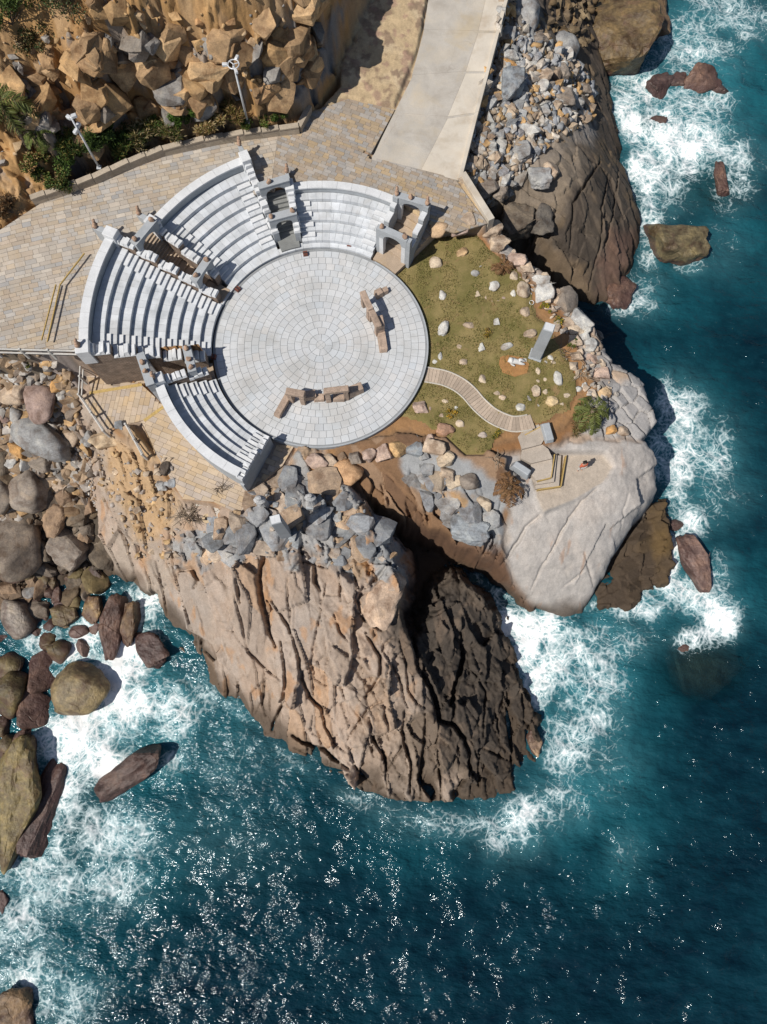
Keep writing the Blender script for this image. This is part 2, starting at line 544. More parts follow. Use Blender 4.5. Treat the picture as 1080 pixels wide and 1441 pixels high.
def joints(mask, scale, ang, stretch, s, k, amp, tilt, ysq=1.0, groove=.0, gw_=.05):
    """break a slope into blocks whose tops lie flatter than the slope, with steps between them"""
    ys, xs = np.where(mask > .004)
    s_ = np.s_[max(ys.min() - 12, 0):ys.max() + 13, max(xs.min() - 12, 0):xs.max() + 13]
    gyy, gxx = np.gradient(blur(Z[s_], .8, 2), STEP)
    k_ = mask[s_] > .004
    gyy, gxx, x, y, mk = gyy[k_], gxx[k_], X[s_][k_], Y[s_][k_], mask[s_][k_]
    c, sn = math.cos(ang), math.sin(ang)
    yy = y * ysq
    wx = x + .06 * scale * pn(x / scale * .7, yy / scale * .7, s + 40); wy = yy + .06 * scale * pn(x / scale * .7 + 50, yy / scale * .7, s + 41)
    f1, f2, cid, du, dv = worley((wx * c + wy * sn) / (scale * stretch), (-wx * sn + wy * c) / scale, s)
    r = _rv[cid]
    dx = du * scale * stretch * c - dv * scale * sn; dy = (du * scale * stretch * sn + dv * scale * c) / ysq
    h = amp * (r[..., 0] - .5) + tilt * ((r[..., 1] - .5) * dx + (r[..., 2] - .5) * dy) - k * (gxx * dx + gyy * dy)
    Z[s_][k_] = Z[s_][k_] + mk * (h - groove * np.exp(-((f2 - f1) / gw_) ** 2))
    ed, rr_ = np.ones(X.shape), np.full(X.shape, .5)
    ed[s_][k_] = f2 - f1; rr_[s_][k_] = r[..., 3]
    return ed, rr_


nz1 = fbm(X / 2.5, Y / 2.5, 5, 11); nz2 = fbm(X / .8, Y / .8, 4, 12); nz3 = fbm(X / 6, Y / 6, 4, 13)
setc(W['core'], (.29, .16, .072)); setc(W['core'] * sstep(.1, .5, nz2) * .6, (.22, .13, .07))
# --- headland: long slabs running seaward below, a shattered grey top above
hw = W['headland']
up = zone([(345, 730), (375, 680), (420, 640), (480, 650), (575, 770), (560, 830), (480, 800), (450, 775), (415, 790), (370, 770), (330, 780), (290, 790), (245, 780), (250, 745), (300, 755)], .5, 1.5)
ang = rad(-76)
b1, e1, r1 = blocks(X, Y, 1.5, ang, 3.4, 21, .9, mask=hw)
b2, e2, r2 = blocks(X, Y, .62, ang + .15, 2.6, 22, .8, mask=np.maximum(hw, W['shelf']))
b3, e3, r3 = blocks(X, Y, 1.05, rad(-62), 1.7, 23, 1.3, mask=hw * up)
b4, e4, r4 = blocks(X, Y, .34, rad(60), 1.4, 24, 1.0, mask=hw * up)
low = hw * (1 - up)
Z += low * (.36 * b1 + .05 * b2 - .12 * np.exp(-(e1 / .02) ** 2) + .03 * nz2)
Z += hw * up * (.62 * b3 + .16 * b4 - .22 * np.exp(-(e3 / .05) ** 2) - .05 * np.exp(-(e4 / .08) ** 2))
rough_ = np.clip(zone([(430, 930), (500, 880), (560, 880), (640, 900), (660, 1150), (480, 1130), (440, 1040)], 1.5, 1.2) + .6 * sstep(.25, .6, nz1), 0, 1)
_j1, q1 = joints(low, 2.1, ang, 2.4, 121, .25, .30, .55, 1, .05, .02)
_j2, q2 = joints(low * (.22 + .78 * rough_), .85, ang + .35, 2.0, 122, .2, .10, .75, 1, .02, .03)
_j3, q3_ = joints(np.clip(low * (.3 + .7 * rough_) + W['shelf'] + up * hw, 0, 1), .34, ang + .2, 1.7, 124, .1, .03, .6, 1, .0, .03)
setc(hw, (.375, .275, .205))
setc(hw * sstep(.1, .5, nz1) * .7, (.40, .32, .26))
setc(hw * sstep(-.1, .6, nz3) * .7, (.325, .28, .245))
setc(low * (q1 > .65) * .4, (.30, .245, .20)); setc(low * (q2 > .75) * .4, (.42, .335, .27)); setc(low * (q2 < .2) * .35, (.29, .215, .16))
ca_, sa_ = math.cos(ang), math.sin(ang)
strk = fbm((X * ca_ + Y * sa_) / 4.5, (-X * sa_ + Y * ca_) / .45, 4, 141)
setc(low * sstep(.18, .6, strk) * .55, (.235, .175, .13)); setc(low * sstep(-.2, -.6, strk) * .4, (.43, .35, .29))
setc(low * (r1 > .72) * .35, (.33, .25, .19))
setc(low * (r1 < .18) * .5, (.43, .25, .125))
setc(hw * sstep(.34, .6, fbm(X / 1.2, Y / 2.2, 4, 31)) * .55, (.42, .21, .08))
setc(up * hw, (.215, .22, .225))
setc(up * hw * (r3 > .6) * .8, (.30, .29, .28))
setc(up * hw * (r3 < .2) * .8, (.36, .24, .14))
setc(up * hw * sstep(.3, .55, nz1) * .8, (.37, .19, .075))
# the western flank of the headland: bedded, ochre soil on top
fl = zone([(110, 500), (250, 600), (262, 700), (252, 800), (230, 850), (140, 820), (112, 640)], .4, .4) * hw
setc(fl * sstep(-.3, .3, nz1), (.36, .29, .23))
och = zone([(140, 610), (215, 590), (250, 660), (252, 740), (200, 760), (160, 700)], .6, .8) * hw
setc(och * .8, (.44, .275, .125))
b5, e5, r5 = blocks(X, Y, .45, rad(-66), 4.0, 25, .9, mask=fl)
Z += fl * (.22 * b5 - .15 * np.exp(-(e5 / .05) ** 2)) * sstep(-.3, .3, nz3 + .2)
# --- the dark seaward shelf and the dark lower right of the headland
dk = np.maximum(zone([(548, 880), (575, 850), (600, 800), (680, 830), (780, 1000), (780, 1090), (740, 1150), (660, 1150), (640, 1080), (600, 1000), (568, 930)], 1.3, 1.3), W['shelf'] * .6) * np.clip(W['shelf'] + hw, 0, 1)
b6, e6, r6 = blocks(X, Y, 1.5, rad(-68), 2.2, 26, 1.3, mask=W['shelf'])
Z += W['shelf'] * (.75 * b6 + .05 * b2 - .10 * np.exp(-(e6 / .03) ** 2))
joints(W['shelf'], .8, rad(-75), 2.2, 123, .3, .2, .8, 1, .03, .03)
setc(W['shelf'], (.14, .105, .077))
setc(W['shelf'] * sstep(.1, .5, nz2 + .4 * nz1) * .6, (.26, .195, .145))
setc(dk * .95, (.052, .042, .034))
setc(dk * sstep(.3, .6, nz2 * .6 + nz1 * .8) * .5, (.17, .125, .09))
brn = zone([(500, 950), (600, 930), (680, 1000), (680, 1120), (560, 1140), (500, 1060)], .6, .9) * np.clip(hw + W['shelf'], 0, 1) * (1 - dk)
setc(brn * .55, (.30, .225, .165))
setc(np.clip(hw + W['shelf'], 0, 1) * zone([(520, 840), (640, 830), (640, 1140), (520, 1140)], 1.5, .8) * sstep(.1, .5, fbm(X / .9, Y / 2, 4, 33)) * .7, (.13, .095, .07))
# --- gully
gw = W['gullywall']
b7, e7, r7 = blocks(X, Y, .9, rad(-58), 3.0, 27, 1.0, mask=gw)
Z += gw * sstep(-.8, -1.6, Z) * (.5 * b7 - .3 * np.exp(-(e7 / .06) ** 2))
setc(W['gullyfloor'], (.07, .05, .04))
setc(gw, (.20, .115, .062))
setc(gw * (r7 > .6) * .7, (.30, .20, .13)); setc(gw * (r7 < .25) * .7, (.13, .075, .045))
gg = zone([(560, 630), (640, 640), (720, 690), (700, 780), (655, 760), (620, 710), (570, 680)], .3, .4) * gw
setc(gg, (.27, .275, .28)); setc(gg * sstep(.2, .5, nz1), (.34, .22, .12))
setc(gw * sstep(-2.6, -4.6, Z + .8 * nz1) * .85, (.10, .056, .036))  # darker down the wall: the cleft's shadow painted into the rock colour
# --- pale granite dome
gr = W['granite']
Z += gr * (.16 * fbm(X / 2.2, Y / 2.2, 4, 34) + .03 * nz2)
joints(gr, 3.0, rad(-58), 2.4, 131, .05, .05, .10, 1, .0, .02)
setc(gr, (.385, .355, .33)); setc(gr * sstep(.0, .6, nz1) * .7, (.43, .38, .34)); setc(gr * sstep(.1, .6, nz3) * .5, (.31, .30, .295))
gs_ = fbm((X * .53 - Y * .85) / 6, (X * .85 + Y * .53) / .6, 4, 142)
setc(gr * sstep(.15, .6, gs_) * .4, (.29, .27, .255)); setc(gr * sstep(-.2, -.6, gs_) * .35, (.46, .42, .385))
setc(gr * sstep(.42, .62, fbm(X / .8 + 3, Y / 3.2, 4, 36)) * .5, (.36, .21, .13))
setc(gr * zone([(660, 640), (720, 660), (700, 730), (720, 760), (690, 790)], .4, .3) * .6, (.40, .32, .25))
# --- lawn mass edge
lw = W['lawnmass']
b8, e8, r8 = blocks(X, Y, 1.0, rad(-40), 1.3, 28, .8, mask=lw)
edge_l = lw * np.maximum(zone([(690, 300), (900, 540), (930, 640), (800, 620), (870, 560), (820, 520), (800, 440), (720, 370), (660, 310)], .5, .5), sstep(-.7, -1.2, Z))
Z += edge_l * (.3 * b8 - .3 * np.exp(-(e8 / .06) ** 2))
setc(lw, (.24, .12, .05))
setc(edge_l, (.34, .29, .25)); setc(edge_l * (r8 > .6), (.29, .275, .265)); setc(edge_l * (r8 < .2), (.40, .30, .22))
gr2 = zone([(835, 545), (915, 530), (930, 620), (820, 610)], .3, .3) * lw
setc(gr2, (.34, .325, .315))
b9, e9, r9 = blocks(X, Y, 1.3, rad(20), 1.5, 29, .7, mask=W['ledge'])
setc(W['ledge'], (.05, .034, .02)); setc(W['ledge'] * zone([(905, 700), (940, 700), (948, 830), (925, 830), (915, 760)], .3, .3), (.12, .075, .028)); setc(W['ledge'] * (r9 > .7) * .5, (.10, .065, .03))
Z += W['ledge'] * (.5 * b9)
joints(W['ledge'], .7, rad(30), 1.6, 132, .2, .12, .8, 1, .04, .03)
# --- the rock under the road's rubble
sw = W['seawardrock']
rub = zone([(640, 250), (668, 150), (715, 0), (740, -40), (790, 80), (835, 120), (835, 170), (800, 200), (770, 190), (745, 230), (720, 280), (700, 300)], .4, .4) * sw
b10, e10, r10 = blocks(X, Y, 2.6, rad(-62), 2.2, 30, .8, mask=sw)
joints(sw, .9, rad(-62), 2.6, 133, .15, .08, .35, 1, .02, .03)
Z += sw * (.30 * b10 * (1 - .5 * rub) - .03 * np.exp(-(e10 / .045) ** 2) + .12 * nz1)
setc(sw, (.070, .055, .043)); setc(sw * (r10 > .55) * .7, (.105, .083, .063)); setc(sw * sstep(.1, .6, nz1) * .6, (.15, .105, .06))
setc(sw * zone([(700, 160), (830, 130), (840, 190), (790, 210), (770, 250), (740, 260), (690, 260)], .6, .7), (.24, .22, .205))
setc(sw * zone([(740, 190), (800, 170), (830, 230), (770, 320), (720, 290)], .7, .7) * .75, (.23, .185, .14))
setc(sw * zone([(760, 330), (830, 380), (830, 430), (760, 400)], .5, .4) * .7, (.17, .12, .075))
setc(sw * zone([(865, 325), (905, 325), (900, 390), (850, 440), (835, 400), (850, 350)], .6, .7) * .7, (.15, .088, .066))
setc(rub, (.17, .15, .13)); setc(rub * sstep(.0, .5, nz2), (.27, .19, .11))
# --- cliff
cl = W['cliff']
crag = cl * np.clip(zone([(-50, 160), (60, 100), (130, 40), (220, 40), (300, 70), (400, 10), (470, -20), (470, 110), (430, 150), (350, 165), (200, 190), (120, 230), (0, 260)], .8, 1.0), .18, 1)
e11, r11 = joints(crag, 2.1, rad(-38), 1.3, 51, .6, .9, .9, .8, .2, .05)
e12, r12 = joints(crag * .9, .85, rad(-50), 1.4, 52, .5, .35, 1.0, .8, .06, .05)
joints(cl, .36, rad(-40), 1.5, 53, .3, .08, .8, .8, .0, .05)
zb_ = blur(Z, .1, 1); Z += crag * .8 * (zb_ - Z)
Z += cl * (.12 * nz1 + .07 * nz2 + .3 * nz3)
setc(cl, (.38, .225, .095)); setc(cl * sstep(.0, .5, nz1) * .7, (.45, .29, .145)); setc(cl * sstep(.05, .5, nz2) * .5, (.30, .17, .075))
setc(crag * (r11 > .68) * .8, (.22, .205, .19)); setc(crag * (r11 < .3) * .8, (.32, .18, .075)); setc(crag * (r12 > .8) * .7, (.24, .23, .22))
setc(cl * zone([(340, 80), (420, 60), (450, 0), (490, 0), (460, 100), (430, 140), (380, 130)], .6, .8), (.185, .185, .19))
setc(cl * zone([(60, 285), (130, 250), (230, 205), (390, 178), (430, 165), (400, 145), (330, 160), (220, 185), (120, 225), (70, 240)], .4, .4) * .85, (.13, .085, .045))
rb = W['roadbank']
setc(rb, (.43, .325, .20)); setc(rb * sstep(.0, .5, nz1) * .7, (.50, .40, .27)); setc(rb * sstep(.1, .45, nz2 * .8 + nz1 * .6) * .8, (.20, .135, .095)); setc(rb * sstep(.2, .4, fbm(X / 1.1, Y / 1.1, 5, 99)) * .7, (.31, .20, .15))
Z += rb * .06 * nz2
be = W['beach']
setc(be, (.155, .125, .095)); setc(be * sstep(.0, .5, nz2), (.26, .18, .11)); Z += be * .12 * nz2
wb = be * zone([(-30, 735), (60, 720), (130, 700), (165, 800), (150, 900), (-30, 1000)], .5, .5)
setc(wb * .9, (.06, .048, .036))  # wet ground, with the black shade between the boulders put into its colour
bt = be * zone([(60, 505), (118, 505), (125, 600), (100, 590), (75, 540)], .4, .3)
setc(bt, (.26, .22, .20))


# weathered, slightly greyer granite on the headland
lum_ = COLR.mean(-1, keepdims=True)
hk_ = (low * .5)[..., None]
COLR = COLR * (1 - hk_) + (COLR * .80 + lum_ * .20) * .90 * hk_


# --- fit a height to a pixel by following its sight line
def hgt(x, y):
    i = int(round((y - gy[0]) / STEP)); j = int(round((x - gx[0]) / STEP))
    if 0 <= i < len(gy) and 0 <= j < len(gx):
        return max(float(Z[i, j]), -12.5)
    return -12.5


def S(px, py, lo=None):
    """first ground point on the sight line of a photo pixel"""
    z = 14.0
    while z > -12.5:
        x, y = P(px, py, z)
        h = hgt(x, y)
        if h >= z:
            return Vector((x, y, h))
        z -= .15
    x, y = P(px, py, SEA)
    return Vector((x, y, SEA))


# --- traced joints: (origin of the close-up, its scale, [(points), width, depth])
CR = [((220, 640), 4, [
    ([(80, 440), (100, 560), (110, 700), (130, 800), (180, 920), (230, 1070)], .12, .6), ([(0, 600), (30, 740), (60, 900)], .15, .6), ([(200, 780), (250, 900), (300, 1070)], .07, .35),
    ([(430, 770), (460, 870), (490, 980), (510, 1080)], .14, .6), ([(610, 500), (600, 600), (575, 700), (600, 850), (630, 980), (670, 1080)], .32, 1.5), ([(650, 820), (700, 900), (740, 960), (780, 1080)], .17, .9),
    ([(740, 700), (740, 830), (760, 950)], .1, .5), ([(920, 760), (930, 860), (900, 1000), (900, 1080)], .1, .5), ([(1000, 900), (1040, 1000), (1080, 1050)], .12, .6), ([(830, 600), (760, 660)], .2, .8),
    ([(890, 590), (900, 720), (920, 760)], .3, 1.1), ([(110, 650), (200, 640), (230, 700), (210, 750)], .25, .9), ([(330, 600), (350, 480), (230, 450)], .2, .7), ([(450, 700), (470, 830)], .25, 1.), ([(660, 470), (640, 330)], .25, .8), ([(960, 500), (1000, 560), (960, 620), (840, 600)], .25, .8)]),
    ((220, 890), 4, [([(230, 0), (250, 100), (290, 200)], .1, .5), ([(150, 30), (190, 110), (240, 210)], .1, .6), ([(270, 10), (350, 180)], .06, .3), ([(490, 0), (520, 110), (600, 190), (700, 270)], .11, .6),
    ([(700, 50), (720, 200), (725, 300), (710, 380), (670, 480), (650, 550)], .18, 1.), ([(760, 0), (800, 140), (820, 260), (860, 360), (930, 430), (950, 520), (985, 600)], .2, 1.1), ([(900, 0), (870, 170), (890, 260), (960, 300)], .1, .5),
    ([(610, 200), (600, 400), (620, 470)], .1, .5), ([(770, 580), (820, 620), (940, 660), (1000, 710), (1080, 770)], .3, 1.2), ([(780, 650), (850, 680), (950, 760), (1080, 800)], .12, .5), ([(560, 310), (580, 400)], .08, .4), ([(640, 330), (640, 460)], .08, .4), ([(910, 560), (940, 650)], .25, .8)]),
    ((490, 890), 4, [([(100, 0), (180, 130), (185, 250), (100, 360)], .22, .9), ([(250, 30), (200, 70), (185, 140)], .15, .6), ([(290, 40), (330, 180), (340, 320), (390, 400), (440, 430)], .14, .6),
    ([(360, 30), (400, 200), (470, 310), (500, 400), (520, 500), (600, 520), (660, 600), (690, 700), (690, 800)], .36, 1.5), ([(640, 0), (650, 150), (610, 290), (590, 380), (600, 500)], .36, 1.5), ([(680, 200), (730, 250), (780, 340), (770, 460), (760, 590)], .13, .6),
    ([(0, 600), (80, 480), (140, 410), (210, 380)], .14, .6), ([(120, 480), (140, 600), (210, 700), (220, 880)], .16, .8), ([(320, 440), (310, 560), (330, 650), (360, 750), (350, 900)], .24, 1.), ([(440, 460), (430, 640), (410, 800), (410, 930)], .24, 1.),
    ([(510, 520), (500, 640), (520, 760), (525, 960)], .15, .8), ([(200, 100), (300, 280), (330, 420)], .13, .6), ([(760, 650), (900, 720)], .13, .6), ([(700, 620), (740, 720), (740, 870)], .13, .6), ([(900, 340), (910, 560), (920, 720)], .3, 1.1),
    ([(0, 650), (50, 780), (140, 860)], .1, .5), ([(230, 760), (300, 660), (330, 560)], .12, .6), ([(830, 430), (850, 600)], .12, .6), ([(205, 420), (230, 560)], .2, .7), ([(110, 600), (150, 700)], .2, .7), ([(620, 880), (640, 840), (700, 800)], .2, .7)]),
    ((430, 620), 4, [([(330, 820), (290, 900), (330, 1000), (430, 1070)], .2, .8), ([(300, 830), (260, 700)], .2, .9), ([(190, 740), (200, 900)], .14, .7), ([(120, 800), (80, 1000)], .12, .5), ([(480, 690), (430, 740), (340, 830)], .2, .7),
    ([(1060, 480), (1020, 600), (980, 680)], .35, 1.0), ([(830, 400), (830, 500), (870, 570)], .1, .4), ([(840, 380), (940, 430), (1040, 460)], .1, .4), ([(650, 180), (780, 230), (790, 350)], .1, .4), ([(430, 250), (480, 380), (520, 440)], .3, .8), ([(570, 350), (600, 480)], .35, .9), ([(660, 300), (700, 480)], .3, .8)]),
    ((660, 560), 4, [([(720, 510), (640, 580), (560, 680), (510, 780), (470, 860), (410, 950), (350, 1080)], .11, .35), ([(410, 650), (320, 730), (290, 790), (230, 880), (160, 970)], .22, .5), ([(650, 870), (680, 980), (700, 1060)], .09, .3),
    ([(650, 970), (540, 1060)], .08, .3), ([(900, 540), (870, 640), (860, 740)], .08, .2), ([(130, 700), (150, 800), (90, 900)], .3, .9), ([(40, 520), (120, 620), (160, 720)], .12, .4)]),
    ((640, 220), 4, [([(820, 30), (740, 150), (670, 260), (660, 380), (650, 560)], .14, .6), ([(870, 100), (830, 280), (820, 500), (750, 760)], .12, .5), ([(480, 450), (600, 510), (760, 600)], .14, .6), ([(660, 400), (800, 460)], .1, .4), ([(920, 80), (890, 340), (840, 520)], .1, .4), ([(560, 340), (480, 430), (440, 520)], .4, 1.2), ([(420, 320), (450, 420), (430, 500)], .35, 1.0), ([(380, 180), (520, 260), (620, 340)], .15, .5)]),
]
CRK = np.zeros(X.shape)
for (ox, oy), sc_, lines in CR:
    for pts, w, dep in lines:
        q = [S(ox + a / sc_, oy + b / sc_) for a, b in pts]
        fine = []
        for a, b in zip(q, q[1:]):
            n = max(2, int((b - a).length / .5))
            fine += [a.lerp(b, t / n) for t in range(n)]
        fine.append(q[-1])
        L = len(fine)
        for i, (a, b) in enumerate(zip(fine, fine[1:])):
            i0, i1 = np.searchsorted(gy, [min(a.y, b.y) - 1.2, max(a.y, b.y) + 1.2]); j0, j1 = np.searchsorted(gx, [min(a.x, b.x) - 1.2, max(a.x, b.x) + 1.2])
            s = np.s_[i0:i1, j0:j1]
            x = X[s] + .04 * pn(X[s] * 1.5, Y[s] * 1.5, 61) + .015 * pn(X[s] * 5, Y[s] * 5, 63); y = Y[s] + .04 * pn(X[s] * 1.5 + 9, Y[s] * 1.5, 62)
            ex, ey = b.x - a.x, b.y - a.y
            t = np.clip(((x - a.x) * ex + (y - a.y) * ey) / (ex * ex + ey * ey + 1e-9), 0, 1)
            d = np.hypot(x - a.x - ex * t, y - a.y - ey * t)
            f = min(1, .45 + 1.3 * min(i, L - 2 - i) / L)
            CRK[s] = np.maximum(CRK[s], dep * f * sstep(w * f * .6 + .075, w * f * .15, d))
Z -= CRK
wet = sstep(SEA + 1.7, SEA + .35, Z + .6 * nz1) * (Z > -12)
setc(wet * .85 * (1 - cl), (.062, .044, .030))
WETM = wet

# --- level ground under everything that was built
TH = np.degrees(np.arctan2(Y - SC[1], X - SC[0])) % 360
RR = np.hypot(X - SC[0], Y - SC[1])
inth = RR < rout(TH)


def flat(pts, zf, zs=0.0, push=-.12):
    sd = poly_sd([P(p[0], p[1], p[2]) for p in pts], X, Y)
    z = zf(X, Y) if callable(zf) else zf
    f = sstep(-.25, .05, sd)
    Z[:] = Z * (1 - f) + (z + push) * f


PLAZA = [(-150, 440, 3.2), (-60, 365, 3.2), (30, 306, 3.2), (60, 287, 3.1), (135, 258, 2.9), (232, 218, 2.6), (345, 196, 2.2), (392, 189, 2.0), (422, 187, 1.9), (438, 158, 1.9), (490, 138, 1.8), (556, 152, 1.6), (520, 222, 1.45), (640, 250, 1.15), (686, 314, .95), (640, 330, .9), (596, 318, .95), (560, 300, 1.2), (540, 340, 1.1), (300, 480, 2.6), (190, 505, 3.3), (112, 488, 3.3), (-150, 490, 3.3)]
ROAD = [(520, 222, 1.45), (556, 152, 1.6), (590, 70, 1.9), (603, 0, 2.1), (612, -60, 2.3), (724, -60, 2.3), (711, 0, 2.1), (646, 243, 1.15), (690, 308, .95), (672, 305, .95), (640, 250, 1.15)]
LOWER = [(118, 503, -.85), (110, 530, -.85), (112, 558, -.7), (148, 606, -.6), (184, 594, -.5), (222, 642, -.4), (246, 682, 0), (258, 700, 0), (300, 700, 0), (335, 720, 0), (362, 702, 0), (366, 680, 0), (398, 655, 0), (416, 628, 0), (380, 560, 0), (215, 500, -.85)]
flat(LOWER, -.86)
flat([(112, 556, -.62), (130, 554, -.62), (200, 542, -.62), (232, 571, -.62), (200, 592, -.62), (150, 604, -.62)], -.62, push=-.07)
flat([(200, 593, -.42), (233, 572, -.42), (262, 560, -.42), (320, 600, -.42), (416, 610, -.42), (415, 628, -.42), (398, 655, -.42), (366, 682, -.42), (362, 704, -.42), (335, 722, -.42), (300, 706, -.42), (258, 702, -.42), (246, 684, -.42), (222, 642, -.42)], -.42, push=-.07)
flat(PLAZA, plaza_z)
flat(ROAD, lambda x, y: np.clip(1.15 + (y - P(640, 245, 1.15)[1]) * .065, .9, 3))
Z[inth] = -.4
Z[(TH > 187.6) & (TH < 203) & (RR < 15.35) & (RR > 8) & (Z > -.5)] = -.98
LAWN = [(572, 372, -.35), (600, 335, -.35), (640, 330, -.35), (672, 330, -.35), (690, 352, -.4), (720, 372, -.4), (742, 400, -.4), (752, 440, -.4), (778, 470, -.4), (800, 508, -.4), (812, 545, -.45), (800, 575, -.45), (765, 592, -.45), (735, 600, -.45), (700, 612, -.45), (680, 640, -.5), (655, 640, -.5), (625, 612, -.45), (590, 590, -.4), (565, 585, -.4), (520, 590, -.4), (520, 400, -.4)]


def lawn_z(x, y):
    return -.36 + .07 * fbm(x / 2.5, y / 2.5, 3, 71)


flat(LAWN, lawn_z)
TERR = [(733, 612, -1), (755, 600, -1), (785, 630, -1.4), (840, 640, -1.9), (860, 655, -1.9), (852, 676, -1.9), (800, 700, -1.9), (766, 715, -1.9), (752, 690, -1.9), (750, 640, -1.4)]
PLAT = [(770, 640, -1.75), (848, 640, -1.75), (862, 656, -1.75), (850, 677, -1.75), (808, 702, -1.75), (767, 718, -1.75), (757, 700, -1.75), (752, 670, -1.75), (760, 650, -1.75)]
flat(PLAT, -1.9, push=0)
setc(sstep(-.1, .05, poly_sd([P(*p) for p in PLAT], X, Y)), (.40, .34, .28))

# lift the outlines of the sheets free
nr, nc = X.shape
keep = (Z > -10.6)
kf = keep[:-1, :-1] | keep[1:, :-1] | keep[:-1, 1:] | keep[1:, 1:]
idx = np.arange(nr * nc).reshape(nr, nc)
q = np.stack([idx[:-1, :-1], idx[:-1, 1:], idx[1:, 1:], idx[1:, :-1]], -1)[kf]
used = np.unique(q)
remap = np.zeros(nr * nc, np.int64); remap[used] = np.arange(len(used))
q = remap[q]


def grid_mesh(name, V, Q, cols=None, attrs=None):
    me = bpy.data.meshes.new(name)
    me.vertices.add(len(V)); me.vertices.foreach_set('co', np.ascontiguousarray(V, np.float32).ravel())
    me.loops.add(Q.size); me.loops.foreach_set('vertex_index', Q.ravel().astype(np.int32))
    me.polygons.add(len(Q)); me.polygons.foreach_set('loop_start', np.arange(0, Q.size, 4, dtype=np.int32))
    me.polygons.foreach_set('use_smooth', np.ones(len(Q), bool))
    me.update(calc_edges=True)
    if cols is not None:
        a = me.attributes.new('Col', 'FLOAT_COLOR', 'POINT')
        a.data.foreach_set('color', np.c_[cols, np.ones(len(cols))].astype(np.float32).ravel())
    for k, v in (attrs or {}).items():
        a = me.attributes.new(k, 'FLOAT', 'POINT'); a.data.foreach_set('value', np.ascontiguousarray(v, np.float32))
    return me


Zr = Z + .02 * fbm(X / .25, Y / .25, 2, 77)
xo = X + .05 * pn(X * 2, Y * 2, 78)
V = np.stack([xo.ravel(), Y.ravel(), Zr.ravel()], -1)[used]
M_terrain = stone_mat('rock_ground', src='attr', var=.16, bscale=6, bump=.38, speck=.18, mottle=1.6, rough=.86, bdist=.06, crack=.55, crackw=.014, crack_amt=.22)
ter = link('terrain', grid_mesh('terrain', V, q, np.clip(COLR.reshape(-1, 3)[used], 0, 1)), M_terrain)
struct(ter)
# ------------------------------------------------------------------ sea
SS = .2
sx = np.arange(-44, 48, SS); sy = np.arange(-30, 74, SS)
U, Vv = np.meshgrid(sx, sy)
PU, PV = PIX(U, Vv, np.full(U.shape, SEA))
# land mask sampled from the terrain
ii = np.clip(np.round((Vv - gy[0]) / STEP).astype(int), 0, nr - 1); jj = np.clip(np.round((U - gx[0]) / STEP).astype(int), 0, nc - 1)
ing = (Vv > gy[0]) & (Vv < gy[-1]) & (U > gx[0]) & (U < gx[-1])
land = np.where(ing, (Z[ii, jj] > SEA - .15), (U < -3) & (Vv > 50)).astype(float)


def blur_s(a, r, it=2):
    k = max(1, int(r / SS))
    for _ in range(it):
        for ax in (0, 1):
            c = np.cumsum(np.concatenate([np.take(a, [0] * (k + 1), ax), a, np.take(a, [-1] * k, ax)], ax), ax)
            n = a.shape[ax]
            a = (np.take(c, range(2 * k + 1, 2 * k + 1 + n), ax) - np.take(c, range(0, n), ax)) / (2 * k + 1)
    return a


def blob(cx, cy, rx, ry, rot=0, soft=1.0):
    c, s = math.cos(rad(rot)), math.sin(rad(rot))
    dx, dy = PU - cx, PV - cy
    u, v = (dx * c + dy * s) / rx, (-dx * s + dy * c) / ry
    return np.exp(-(u * u + v * v) ** 1.3 * soft)


